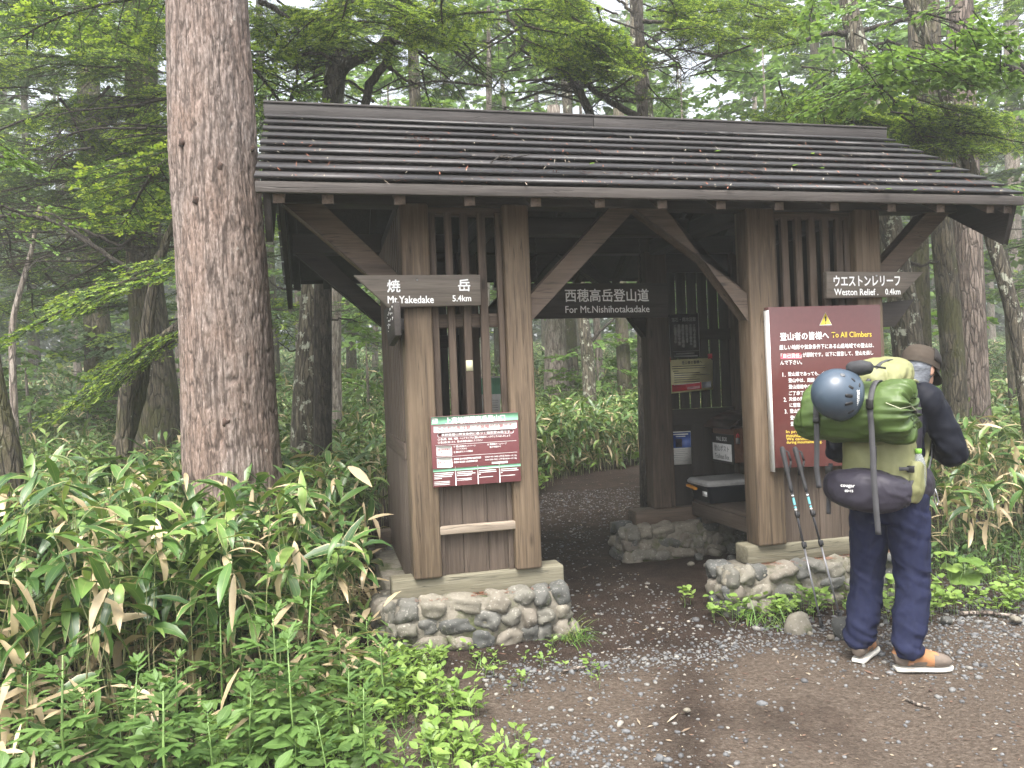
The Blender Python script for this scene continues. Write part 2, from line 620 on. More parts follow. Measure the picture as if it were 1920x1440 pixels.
M['needle'] = leafmat('conifer_needle', [(0, (.045, .082, .034)), (.5, (.074, .13, .048)), (1, (.11, .175, .062))], rough=.5, trans=.4, mottle=0)
M['tip'] = leafmat('new_needle', [(0, (.17, .28, .05)), (.5, (.27, .38, .07)), (1, (.36, .44, .1))], rough=.5, trans=.5, mottle=0)
M['farneedle'] = leafmat('brightened_conifer_needle', [(0, (.06, .10, .05)), (.5, (.09, .145, .065)), (1, (.13, .19, .08))], rough=.5, trans=.35, mottle=0)  # lighter copy of the needles; light missing deep in the forest put into the colour
M['broad'] = leafmat('broad_leaf', [(0, (.10, .185, .05)), (.5, (.16, .27, .07)), (1, (.22, .34, .1))], rough=.45, trans=.45, mottle=0)


def bark(name, deep, mid, light, moss=None, lichen=None, sc=1.0, strength=1.0, mosslev=.5, lichlev=.6, crk=26):
    k = NT(name)
    o = k.obj((1, 1, .16))
    wob = k.noise(k.obj((1, 1, .35)), 5, 3)
    wv = k.n('VectorMath', operation='ADD')
    sc_ = k.n('VectorMath', operation='SCALE')
    nz = k.n('TexNoise'); k.t.links.new(k.obj((1, 1, .4)), nz.inputs['Vector']); nz.inputs['Scale'].default_value = 6
    k.t.links.new(nz.outputs[1], sc_.inputs[0]); sc_.inputs['Scale'].default_value = .05
    k.t.links.new(o, wv.inputs[0]); k.t.links.new(sc_.outputs[0], wv.inputs[1])
    vo = k.n('TexVoronoi', feature='DISTANCE_TO_EDGE')
    k.t.links.new(wv.outputs[0], vo.inputs['Vector']); vo.inputs['Scale'].default_value = crk * sc
    plate = k.n('TexVoronoi'); k.t.links.new(wv.outputs[0], plate.inputs['Vector']); plate.inputs['Scale'].default_value = crk * sc
    psx = k.n('SeparateXYZ'); k.t.links.new(plate.outputs['Color'], psx.inputs[0])
    n = k.noise(k.obj((1, 1, .22)), 22 * sc, 6, .68)
    n2 = k.noise(k.obj((1, 1, .5)), 70 * sc, 4, .6)
    crack = k.ramp(k.math('ADD', vo.outputs[0], k.math('MULTIPLY', k.math('SUBTRACT', n, .5), .22)), [(.01, (0, 0, 0)), (.13, (1, 1, 1))])
    c = k.ramp(k.math('ADD', k.math('MULTIPLY', n, .75), k.math('MULTIPLY', psx.outputs[0], .25)), [(.3, deep), (.48, mid), (.66, light)])
    c = k.mix(k.ramp(n2, [(.3, (0, 0, 0)), (.6, (1, 1, 1))]), k.mix(1, c, (.7, .68, .66), 'MULTIPLY'), c)
    c = k.mix(k.math('ADD', k.math('MULTIPLY', crack, .62), .38), tuple(x * .5 for x in deep), c)
    if moss:
        m_ = k.noise(k.obj((1, 1, .7)), 3.2, 5, .65)
        c = k.mix(k.ramp(m_, [(mosslev, (0, 0, 0)), (mosslev + .12, (.85, .85, .85))]), c, k.mix(n2, tuple(x * .6 for x in moss), moss))
    if lichen:
        l_ = k.noise(k.obj((1, 1, .8)), 11, 5, .7)
        c = k.mix(k.ramp(l_, [(lichlev, (0, 0, 0)), (lichlev + .04, (.9, .9, .9))]), c, lichen)
    k.col(c); k.rough(.9)
    k.bump(k.math('ADD', k.math('MULTIPLY', crack, .8), k.math('ADD', n, k.math('MULTIPLY', n2, .4))), strength, .025)
    return k.m


M['bark'] = bark('reddish_conifer_bark', (.12, .082, .062), (.3, .22, .175), (.46, .37, .315), crk=13)
M['barkred'] = bark('red_brown_bark', (.075, .055, .045), (.16, .125, .102), (.25, .205, .175))
M['barkpale'] = bark('pale_bark', (.16, .125, .1), (.31, .26, .22), (.42, .37, .32))
M['barkmoss'] = bark('mossy_bark', (.035, .03, .02), (.085, .07, .045), (.16, .135, .095), moss=(.075, .075, .022), lichen=(.4, .41, .33), mosslev=.47, lichlev=.66)
M['barklich'] = bark('lichen_bark', (.04, .034, .025), (.1, .085, .06), (.19, .165, .12), moss=(.06, .06, .025), lichen=(.42, .43, .34), mosslev=.55, lichlev=.56)
M['limb'] = bark('dark_limb_bark', (.022, .018, .013), (.05, .04, .03), (.09, .075, .056), lichen=(.3, .31, .24), lichlev=.68, sc=2)
M['white'] = simple('white_paint', (.84, .84, .82), .6, var=.06)
M['yellow'] = simple('yellow_paint', (.72, .55, .07), .6, var=.06)
# ------------------------------------------------------------------ ground
def axis(lo, hi, fine_lo, fine_hi, df, grow):
    a = list(np.arange(fine_lo, fine_hi, df))
    st, x = df, fine_hi
    while x < hi: a.append(x); st *= grow; x += st
    st, x = df, fine_lo
    b = []
    while x > lo: st *= grow; x -= st; b.append(x)
    return np.array(sorted(b + a))


gx = axis(-160, 160, -3, 6, .06, 1.12)
gy = axis(-25, 220, -3.5, 4, .06, 1.12)
GX, GY = np.meshgrid(gx, gy)
GZ = hgt(GX, GY)
P_ = np.stack([GX * 2.2, GY * 2.2, GX * 0], -1).reshape(-1, 3)
GZ = GZ + .022 * fbm(P_, 3, 5).reshape(GX.shape) - .012
nx, ny = len(gx), len(gy)
gi = (np.arange(ny - 1)[:, None] * nx + np.arange(nx - 1)[None, :])
Q_ = np.stack([gi, gi + 1, gi + nx + 1, gi + nx], -1).reshape(-1, 4)
g = Geo()
g.add(np.stack([GX, GY, GZ], -1).reshape(-1, 3), Q_)
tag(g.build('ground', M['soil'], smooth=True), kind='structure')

# ------------------------------------------------------------------ the gate
PL1, PL2, PR1, PR2 = (.475, .6445), (1.10, 1.263), (2.75, 2.956), (3.57, 3.768)
ZS, ZT = .406, 2.635
DB = 1.86           # back plane
gate = thing('trailhead_gate', 'roofed brown timber trailhead gate standing on low stone bases over the path', 'gatehouse', (2.1, .93, 0))


def gp(geo, name, mat, bevel=.008, parent=None, smooth=False):
    """a part of the gate: geometry is given in world coordinates"""
    o = geo.build(name, mat, parent or gate, smooth=smooth, bevel=bevel)
    o.matrix_parent_inverse = Matrix.Translation(-Vector((2.1, .93, 0)))
    if parent: o.matrix_parent_inverse = Matrix.Identity(4)
    return o


for (a, b) in (PL1, PL2, PR1, PR2):
    ww = b - a
    gp(Geo().box(a, b, 0, .17, ZS, ZT + .01), 'post', M['post'], .014)
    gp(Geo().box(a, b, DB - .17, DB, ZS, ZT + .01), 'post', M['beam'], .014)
# sill beams
gp(Geo().box(.344, 1.409, .03, .20, .281, ZS, 'x'), 'sill_beam', M['sill'], .012)
gp(Geo().box(2.68, 3.87, .03, .20, .281, ZS, 'x'), 'sill_beam', M['sill'], .012)
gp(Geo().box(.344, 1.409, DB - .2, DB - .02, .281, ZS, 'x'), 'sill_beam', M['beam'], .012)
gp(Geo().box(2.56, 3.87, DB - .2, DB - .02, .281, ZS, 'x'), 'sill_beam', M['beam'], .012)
# wall plates and tie beams
for y0 in (.015, DB - .155):
    gp(Geo().box(-.20, 4.42, y0, y0 + .14, ZT, ZT + .155, 'x'), 'wall_plate', M['dark'], .01)
for x0 in (.49, 1.11, 2.79, 3.60):
    gp(Geo().box(x0, x0 + .13, .17, DB - .17, ZT - .02, ZT + .11, 'y'), 'tie_beam', M['dark'], .01)
gp(Geo().box(1.25, 2.79, .90, 1.03, ZT - .0, ZT + .13, 'x'), 'tie_beam', M['dark'], .01)
gp(Geo().box(-.2, 4.42, .87, .985, 3.17, 3.31, 'x'), 'ridge_beam', M['dark'], .01)


def brace(pts, y, mat):
    gp(Geo().prism(pts, .105, o=y), 'brace', mat, .006)


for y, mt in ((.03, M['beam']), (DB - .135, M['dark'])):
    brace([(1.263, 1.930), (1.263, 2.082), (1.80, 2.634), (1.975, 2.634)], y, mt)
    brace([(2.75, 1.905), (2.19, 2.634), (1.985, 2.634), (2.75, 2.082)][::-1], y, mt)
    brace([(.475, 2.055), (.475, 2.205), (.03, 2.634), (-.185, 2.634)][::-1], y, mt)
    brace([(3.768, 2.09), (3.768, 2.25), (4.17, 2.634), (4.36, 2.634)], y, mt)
# struts under the gables, seen on the side walls
gp(Geo().beam((.50, .15, 2.63), (.50, .80, 3.2), .06, .09), 'brace', M['dark'])
gp(Geo().beam((3.74, .15, 2.63), (3.74, .80, 3.2), .06, .09), 'brace', M['dark'])

# ---- front left bay: lattice above a boarded panel
lp = Geo()
for a, b in ((.649, .690), (.746, .790), (.842, .889), (.948, .998), (1.060, 1.096)):
    lp.box(a, b, .045, .080, 1.335, 2.60)
lp.box(.646, 1.099, .082, .115, 1.902, 1.986, 'x')
lp.box(.646, 1.099, .060, .115, 2.585, 2.634, 'x')
gp(lp, 'lattice_panel', M['beam'], .004)
bp = Geo()
for a, b in ((.649, .789), (.791, .944), (.946, 1.096)):
    bp.box(a, b, .066, .092, ZS, 1.33)
bp.box(.647, .672, .050, .066, ZS, 1.33); bp.box(1.066, 1.098, .050, .066, ZS, 1.33)
gp(bp, 'board_panel', M['board'], .003)
gp(Geo().box(.632, 1.128, .005, .047, .658, .708, 'x'), 'cross_rail', M['rail'], .005)
# orange and pale stickers on two slats (worn tape)
gp(Geo().box(.845, .886, .0425, .045, 1.635, 1.70), 'worn_tape', simple('pale_yellow_tape', (.62, .6, .4), .6, var=.1), 0)

# ---- front right bay
lp = Geo()
for c_ in (3.063, 3.168, 3.273, 3.378, 3.483, 3.547):
    lp.box(c_ - .026, c_ + .026 if c_ < 3.5 else 3.568, .055, .09, 1.33, 2.60)
lp.box(2.958, 3.0, .06, .085, 1.33, 2.60)
lp.box(2.957, 3.569, .092, .12, 1.9, 1.985, 'x')
lp.box(2.957, 3.569, .06, .12, 2.585, 2.634, 'x')
gp(lp, 'lattice_panel', M['beam'], .004)
bp = Geo()
for a, b in ((2.957, 3.085), (3.088, 3.24), (3.243, 3.405), (3.408, 3.569)):
    bp.box(a, b, .05, .08, ZS, 1.33)
gp(bp, 'board_panel', M['board'], .003)

# ---- back bays: boards with narrow gaps over a solid panel
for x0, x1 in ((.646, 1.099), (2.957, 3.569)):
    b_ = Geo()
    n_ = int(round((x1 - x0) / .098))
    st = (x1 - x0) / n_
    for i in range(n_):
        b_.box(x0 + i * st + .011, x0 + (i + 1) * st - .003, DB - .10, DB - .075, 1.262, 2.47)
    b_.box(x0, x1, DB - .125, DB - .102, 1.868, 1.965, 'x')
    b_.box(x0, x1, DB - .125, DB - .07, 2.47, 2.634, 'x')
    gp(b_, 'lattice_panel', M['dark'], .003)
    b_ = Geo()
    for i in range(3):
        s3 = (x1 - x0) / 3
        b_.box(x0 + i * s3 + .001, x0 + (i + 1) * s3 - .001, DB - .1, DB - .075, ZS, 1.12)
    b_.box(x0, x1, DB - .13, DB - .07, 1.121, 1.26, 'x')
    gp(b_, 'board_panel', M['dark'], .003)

# ---- side walls
for xw, so in ((.487, -1), (3.756, 1)):
    b_ = Geo()
    n_ = 13
    st = (DB - .34) / n_
    for i in range(n_):
        y0 = .17 + i * st
        b_.box(xw - .012, xw + .012, y0 + .001, y0 + st - .002, ZS - .1, 1.105)
    n_ = 24
    st = (DB - .34) / n_
    for i in range(n_):
        y0 = .17 + i * st
        d_ = .008 * (i % 2)
        b_.box(xw - .012 - d_ * (so < 0), xw + .012 + d_ * (so > 0), y0 + .001, y0 + st - .002, 1.21, 2.615)
    b_.box(xw - .022, xw + .022, .171, DB - .171, 1.106, 1.209, 'y')
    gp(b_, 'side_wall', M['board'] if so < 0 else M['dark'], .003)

# ---- bench in the right hand booth
b_ = Geo()
b_.box(3.10, 3.42, .22, 1.655, .455, .482, 'y')
b_.box(3.425, 3.738, .22, 1.655, .455, .482, 'y')
b_.box(3.085, 3.115, .2, 1.657, .34, .454, 'y')
for y0 in (.3, 1.5): b_.box(3.13, 3.70, y0, y0 + .07, .28, .453, 'x')
gp(b_, 'bench', M['board'], .004)

# ---- roof
RY, EZ, EY, RZ = .926, 2.645, -.41, 3.435
XL, XR = -.31, 4.54
roof = Geo()
deck = Geo()


def slope(ye, ze, yr, zr, front=True):
    p0, p1 = np.array((ye, ze)), np.array((yr, zr))
    d = p1 - p0
    L = np.linalg.norm(d); t = d / L
    n = np.array((-t[1], t[0])) if front else np.array((t[1], -t[0]))
    if n[1] < 0: n = -n
    nb = 9
    for i in range(nb):
        a = p0 + t * L * i / nb
        b = p0 + t * L * (i + 1.06) / nb
        cuts = [XL] + sorted([XL + (XR - XL) * f_ for f_ in (((i * .37) % 1) * .5 + .2, ((i * .53) % 1) * .35 + .62)]) + [XR]
        for xa, xb in zip(cuts[:-1], cuts[1:]):
            j = (rng.random() - .5) * .002
            poly = [a + n * (.032 + j), b + n * .007, b - n * .006, a + t * .012 + n * (.014 + j)]
            g0 = roof
            V = []
            for x in (xa + .0012, xb - .0012):
                for (yy, zz) in poly: V.append((x, yy, zz))
            V = np.array(V)
            off = rng.random(3) * 30
            A = np.stack([V[:, 0] + off[0], np.array([0, .16, .16, 0] * 2) + off[1], np.array([.02, .02, 0, 0] * 2) + off[2]], 1)
            g0.add(V, [(0, 1, 2, 3), (7, 6, 5, 4), (0, 4, 5, 1), (1, 5, 6, 2), (2, 6, 7, 3), (3, 7, 4, 0)], attr=A)
    q0, q1 = p0 - n * .008, p1 - n * .008
    pl = [q0, q1, q1 - n * .022, q0 - n * .022]
    deck.prism([tuple(x) for x in pl], XR - XL - .06, axis='x', o=XL + .03, mat=1)


slope(EY, EZ, .88, RZ, True)
slope(2.43, 2.545, .972, RZ, False)
Vd, Ad, Qd, QMd, Td, TMd = deck.arrays()
roof.addgeo(deck.arrays(), np.eye(4))
roof_o = roof.build('roof', [M['roof'], M['dark']], gate, fix=True)
roof_o.matrix_parent_inverse = Matrix.Translation(-Vector((2.1, .93, 0)))


def rp(geo, name, mat, bevel=.005):
    o = geo.build(name, mat, roof_o, bevel=bevel)
    o.matrix_parent_inverse = Matrix.Identity(4)
    return o


c_ = Geo()
cut = XL + 1.98 + .31
for xa, xb in ((XL - .012, 2.02), (2.024, XR + .012)):
    c_.box(xa, xb, .845, .872, 3.415, 3.50, 'x')
    c_.box(xa, xb, .980, 1.007, 3.415, 3.50, 'x')
    c_.box(xa, xb, .838, 1.014, 3.501, 3.518, 'x')
rp(c_, 'ridge_cap', M['ridge'])
rp(Geo().box(XL + .005, XR - .005, -.424, -.398, 2.588, 2.648, 'x'), 'fascia', wood('fascia_wood', (.024, .02, .0175), (.043, .036, .032), (.064, .055, .049), crack=.3))
rp(Geo().box(XL + .005, XR - .005, 2.42, 2.445, 2.488, 2.555, 'x'), 'fascia', M['dark'])
for xb in (-.268, 4.478):
    rp(Geo().prism([(-.392, 2.628), (.925, 3.435), (.925, 3.12), (-.30, 2.352)], .036, axis='x', o=xb), 'bargeboard', M['dark'])
    rp(Geo().prism([(2.412, 2.535), (.928, 3.435), (.928, 3.12), (2.30, 2.26)][::-1], .036, axis='x', o=xb), 'bargeboard', M['dark'])
RX = [-.19, .06, .441, .826, 1.206, 1.589, 1.977, 2.356, 2.747, 3.134, 3.547, 3.916, 4.302, 4.44]
tl = (RZ - EZ) / (.88 - EY)
for x in RX:
    yf = -.385
    zf = EZ - .036 + tl * (yf - EY)
    rp(Geo().prism([(yf, zf - .082), (yf, zf), (.90, zf + tl * (.90 - yf)), (.90, zf + tl * (.90 - yf) - .09)], .058, axis='x', o=x - .029), 'rafter', M['beam'], .003)
    tb = (RZ - 2.545) / (2.43 - .972)
    yb = 2.41
    zb = 2.545 - .036 + tb * (2.43 - yb)
    rp(Geo().prism([(yb, zb - .082), (yb, zb), (.952, zb + tb * (yb - .952)), (.952, zb + tb * (yb - .952) - .09)], .058, axis='x', o=x - .029), 'rafter', M['dark'], .003)


# ---- stone bases
def stonebase(name, faces, core, seed):
    """core boxes of mortar, boulders set along faces [(x0,y0,x1,y1)] with outward normal on the right hand side"""
    g = Geo()
    rs = np.random.default_rng(seed)
    for (x0, x1, y0, y1, z0, z1) in core:
        k = Geo().box(x0, x1, y0, y1, z0, z1)
        g.addgeo(k.arrays(), np.eye(4))
        g.qm[-1] = np.ones(len(g.qm[-1]), int)
    for (x0, y0, x1, y1, zt) in faces:
        L = math.hypot(x1 - x0, y1 - y0)
        dx, dy = (x1 - x0) / L, (y1 - y0) / L
        nx_, ny_ = dy, -dx
        rz = math.atan2(dy, dx)
        rows = 3
        rh = (zt + .03) / rows
        for r_ in range(rows):
            z = zt - rh * (r_ + .5) + .006
            s_ = -.03 + rs.random() * .05
            while s_ < L:
                wd = rs.choice([rs.uniform(.07, .11), rs.uniform(.11, .17), rs.uniform(.17, .25)], p=[.3, .45, .25])
                if s_ + wd > L + .01: wd = max(.07, L + .01 - s_)
                hh = rh * .5 * rs.uniform(.9, 1.2)
                zz = z + rs.uniform(-.012, .012)
                px_, py_ = x0 + dx * (s_ + wd / 2) - nx_ * .045, y0 + dy * (s_ + wd / 2) - ny_ * .045
                stone(g, (px_, py_, zz), (wd * .53, .085 * rs.uniform(.85, 1.1), hh * 1.04), rz, rs.uniform(-.35, .35), int(rs.integers(1e6)), rough=.5, base=ICO3, rv=rs.random(), p=3.6)
                s_ += wd
    o = gp(g, name, [M['stone'], M['mortar']], 0, smooth=True)
    return o


stonebase('stone_base', [(.30, -.05, 1.40, -.05, .285), (1.40, -.03, 1.40, .34, .27), (.27, .4, .27, -.02, .27)], [(.29, 1.392, -.066, .36, -.1, .278)], 3)
stonebase('stone_base', [(2.50, -.05, 3.92, -.05, .285), (2.50, .22, 2.50, -.03, .28), (3.92, -.03, 3.92, .4, .28)], [(2.488, 3.91, -.066, .24, -.1, .278)], 11)
stonebase('stone_base', [(2.44, DB - .27, 3.72, DB - .27, .285), (2.44, DB + .06, 2.44, DB - .25, .28)], [(2.43, 3.9, DB - .285, DB + .1, -.1, .278)], 23)
stonebase('stone_base', [(1.44, DB - .25, 1.44, DB + .1, .28), (.3, DB - .27, 1.44, DB - .27, .28)], [(.3, 1.42, DB - .255, DB + .1, -.1, .278)], 31)
b_ = Geo().box(.33, .66, .37, DB - .29, -.1, .28)
gp(b_, 'foundation', M['mortar'], .01)
b_ = Geo().box(3.6, 3.9, .37, DB - .29, -.1, .28)
gp(b_, 'foundation', M['mortar'], .01)
# ------------------------------------------------------------------ vegetation
def leaves(geo, base, az, el, L, W, droop, roll, rnd, prof, mat=0, fold=.12):
    """prof: list of (t, width factor); one ribbon with a folded midrib per leaf"""
    N = len(base)
    base = np.asarray(base, float)
    bc = lambda v: np.broadcast_to(np.asarray(v, float), (N,))
    az, el, L, W, droop, roll, rnd = map(bc, (az, el, L, W, droop, roll, rnd))
    side0 = np.stack([-np.sin(az), np.cos(az), 0 * az], 1)
    d0 = np.stack([np.cos(el) * np.cos(az), np.cos(el) * np.sin(az), np.sin(el)], 1)
    up0 = np.cross(d0, side0)
    side = side0 * np.cos(roll)[:, None] + up0 * np.sin(roll)[:, None]
    P = base.copy()
    m = len(prof)
    V = np.zeros((N, m, 3, 3)); A = np.zeros((N, m, 3, 3))
    tp = 0
    for k, (t, wf) in enumerate(prof):
        e = el - droop * (t + tp) / 2
        d = np.stack([np.cos(e) * np.cos(az), np.cos(e) * np.sin(az), np.sin(e)], 1)
        P = P + d * (L * (t - tp))[:, None]
        nrm = np.cross(d, side)
        h = side * (W * wf / 2)[:, None]
        V[:, k, 0] = P - h; V[:, k, 1] = P - nrm * -(W * wf * fold)[:, None] * -1; V[:, k, 2] = P + h
        A[:, k, 0] = np.stack([-np.ones(N), np.full(N, t), rnd], 1)
        A[:, k, 1] = np.stack([np.zeros(N), np.full(N, t), rnd], 1)
        A[:, k, 2] = np.stack([np.ones(N), np.full(N, t), rnd], 1)
        tp = t
    q = []
    for k in range(m - 1):
        a = k * 3
        q += [(a, a + 1, a + 4, a + 3), (a + 1, a + 2, a + 5, a + 4)]
    Q = (np.arange(N) * m * 3)[:, None, None] + np.array(q)[None]
    geo.add(V.reshape(-1, 3), Q.reshape(-1, 4), mat=mat, attr=A.reshape(-1, 3))


def stems(geo, P0, P1, P2, r, mat=0):
    N = len(P0)
    ang = np.arange(3) / 3 * 2 * math.pi
    ring = np.stack([np.cos(ang), np.sin(ang), 0 * ang], 1)
    r = np.broadcast_to(r, (N,))
    V = np.stack([P[:, None, :] + ring[None] * (r * k)[:, None, None] for P, k in ((P0, 1), (P1, .85), (P2, .5))], 1)
    q = []
    for k in range(2):
        for j in range(3):
            a, b = k * 3 + j, k * 3 + (j + 1) % 3
            q.append((a, b, b + 3, a + 3))
    Q = (np.arange(N) * 9)[:, None, None] + np.array(q)[None]
    geo.add(V.reshape(-1, 3), Q.reshape(-1, 4), mat=mat, attr=np.repeat(rng.random((N, 3)), 9, 0))


PROF_SASA = [(0, .12), (.12, .62), (.35, 1), (.62, .86), (.85, .42), (1, .02)]
PROF_SASA2 = [(0, .2), (.35, 1), (.7, .72), (1, .02)]
PROF_SASA3 = [(0, .3), (.4, 1), (1, .05)]
CAMN = np.array(CAM)


def incone(x, y, marg=.05):
    dx, dy = x - CAM.x, y - CAM.y
    zf = dx * math.sin(_yaw) + dy * math.cos(_yaw)
    xr = dx * math.cos(_yaw) - dy * math.sin(_yaw)
    return (zf > .8) & (np.abs(xr) < zf * (.66 + marg) + .6)


def field(name, n, xr, yr, mask, hr, Lr, nl, prof, seed, label, stem=True, wf=.2, dead=.1):
    rs = np.random.default_rng(seed)
    x = rs.uniform(*xr, n); y = rs.uniform(*yr, n)
    k = mask(x, y) & incone(x, y)
    x, y = x[k], y[k]
    N = len(x)
    z = hgt(x, y) - .03
    H = rs.uniform(*hr, N) * (1 + .12 * vnoise(np.stack([x * .8, y * .8, x * 0], 1), 4))
    az = rs.uniform(0, 2 * math.pi, N)
    lean = rs.uniform(.0, .32, N) * H
    P0 = np.stack([x, y, z], 1)
    P2 = P0 + np.stack([np.cos(az) * lean, np.sin(az) * lean, H], 1)
    P1 = (P0 + P2) / 2 - np.stack([np.cos(az), np.sin(az), 0 * az], 1) * (lean * .18)[:, None]
    g = Geo()
    if stem: stems(g, P0, P1, P2, rs.uniform(.0024, .0042, N), 1)
    idx = np.repeat(np.arange(N), nl)
    M_ = len(idx)
    t = np.where(rs.random(M_) < .66, rs.uniform(.72, 1, M_), rs.uniform(.22, .75, M_))
    B = P1[idx] * (1 - (t * 2 - 1).clip(0, 1))[:, None] + P2[idx] * (t * 2 - 1).clip(0, 1)[:, None]
    lo = t < .5
    B[lo] = P0[idx][lo] * (1 - 2 * t[lo])[:, None] + P1[idx][lo] * (2 * t[lo])[:, None]
    L = rs.uniform(*Lr, M_)
    r_ = rs.random(M_) * .88
    dd = rs.random(M_) < np.where(t < .7, dead * 3.2, dead)
    r_[dd] = rs.uniform(.92, 1, dd.sum())
    leaves(g, B, rs.uniform(0, 2 * math.pi, M_), rs.uniform(-.4, 1.25, M_) - .6 * dd, L, L * wf * rs.uniform(.8, 1.2, M_) * np.where(dd, .75, 1), rs.uniform(.5, 1.9, M_),
           rs.uniform(-.7, .7, M_), r_, prof, 0, .14)
    o = g.build(name, [M['sasa'], M['sasastem']], smooth=True)
    tag(o, label, 'bamboo grass', kind='stuff')
    return o


def hutmask(x, y): return ~((x > .15) & (x < 4.05) & (y > -.25) & (y < 2.3))


def left_near(x, y):
    fr = np.where(x < -.35, -.85 - .12 * np.sin(x * 4), -.85 + (x + .35) * 1.5)
    return (x < .30) & (y > fr)


def notrunk(x, y): return np.hypot(x + .645, y - 1.28) > .48


field('bamboo_grass', 3300, (-5.2, .45), (-1.0, 4.2), lambda x, y: left_near(x, y) & notrunk(x, y) & hutmask(x, y), (.58, 1.08), (.15, .28), 9, PROF_SASA, 1,
      'tall bamboo grass thicket with broad striped leaves filling the lower left', dead=.15, wf=.225)
field('bamboo_grass', 12500, (-16, 20), (2.3, 16), lambda x, y: (dpath(x, y) > .78) & ~((x < .45) & (y < 4.2)) & ~((x > 4.0) & (y < 3.2)) & hutmask(x, y), (.7, 1.1), (.17, .28), 6, PROF_SASA2, 2,
      'bamboo grass covering the forest floor behind the gate', dead=.12)
field('bamboo_grass', 2600, (1.6, 12), (6.2, 12), lambda x, y: (dpath(x, y) > .72) & (y > 6.0 + .2 * (x - 3)), (.6, 1.0), (.18, .3), 8, PROF_SASA2, 6,
      'bright bamboo grass bank closing the path where it turns right', dead=.09)
field('bamboo_grass', 15000, (-36, 48), (16, 58), lambda x, y: dpath(x, y) > .9, (.8, 1.25), (.32, .5), 5, PROF_SASA3, 3,
      'hazy bamboo grass far back among the tree trunks', stem=False, wf=.24, dead=.1)
field('bamboo_grass', 700, (4.05, 9), (.1, 3.4), lambda x, y: (x > 4.15 + .35 * np.sin(y * 3)) & (y > .25 + .5 * np.maximum(0, 5.0 - x)) & (dpath(x, y) > .9), (.55, 1.0), (.16, .27), 7, PROF_SASA, 4,
      'bamboo grass with many straw coloured leaves at the right edge', dead=.24)


# dead leaves lying and hanging low between the culms
rs_ = np.random.default_rng(95)
n_ = 7500
x_, y_ = rs_.uniform(-5.2, .4, n_), rs_.uniform(-1.6, 3.2, n_)
k_ = (left_near(x_, y_ + .45) & incone(x_, y_))
x_, y_ = x_[k_], y_[k_]
n_ = len(x_)
g = Geo()
ln_ = rs_.uniform(.08, .24, n_)
leaves(g, np.stack([x_, y_, hgt(x_, y_) + rs_.random(n_) ** 2.2 * .34 + .01], 1), rs_.uniform(0, 6.28, n_), rs_.uniform(-.7, .5, n_), ln_, ln_ * rs_.uniform(.1, .2, n_), rs_.uniform(.0, .8, n_), rs_.uniform(-.8, .8, n_), np.where(rs_.random(n_) < .85, rs_.uniform(.92, 1, n_), rs_.uniform(.1, .8, n_)), PROF_SASA2, 0, .1)
tag(g.build('dead_bamboo_leaves', M['sasa'], smooth=True), 'straw coloured dead bamboo leaves lying between the culms', 'litter', kind='stuff')


# ---- conifer boughs
def needles(geo, P0, P1, tipflag, sp, nl, nw, rs, tipfrac=.55):
    P0, P1 = np.array(P0), np.array(P1)
    d = P1 - P0
    L = np.linalg.norm(d, axis=1)
    d = d / L[:, None]
    m = np.maximum(3, (L / sp).astype(int))
    idx = np.repeat(np.arange(len(L)), m)
    k = np.concatenate([np.arange(q) for q in m])
    s_ = (k + .5) / m[idx]
    side = np.cross(d, np.array((0, 0, 1.)))
    side /= np.linalg.norm(side, axis=1)[:, None] + 1e-9
    V, A, MT = [], [], []
    for sg in (-1, 1):
        n = len(idx)
        D_ = d[idx] * rs.uniform(.35, .9, n)[:, None] + side[idx] * sg * rs.uniform(.5, 1, n)[:, None] + np.array((0, 0, 1.)) * rs.uniform(-.35, .35, n)[:, None]
        D_ /= np.linalg.norm(D_, axis=1)[:, None]
        tp = tipflag[idx] & (s_ > tipfrac)
        ln = nl * rs.uniform(.7, 1.25, n) * (1 - .35 * s_) * np.where(tp, 1.2, 1)
        w_ = np.cross(D_, np.array((0, 0, 1.)) + rs.normal(0, .5, (n, 3)))
        w_ /= np.linalg.norm(w_, axis=1)[:, None] + 1e-9
        w_ *= (nw * np.where(tp, 2.1, 1) / 2)[:, None]
        p = P0[idx] + d[idx] * (s_ * L[idx])[:, None]
        q1 = p + D_ * (ln * .55)[:, None]
        V.append(np.stack([p, q1 + w_, p + D_ * ln[:, None], q1 - w_], 1))
        r_ = np.clip(rs.random(n) * .6 + .4 * rs.random(len(L))[idx], 0, 1)
        A.append(np.repeat(np.stack([np.full(n, .5), s_, r_], 1)[:, None], 4, 1))
        MT.append(np.where(tp, 2, 1))
    V = np.concatenate(V); A = np.concatenate(A); MT = np.concatenate(MT)
    geo.add(V.reshape(-1, 3), np.arange(len(V) * 4).reshape(-1, 4), mat=MT, attr=A.reshape(-1, 3))


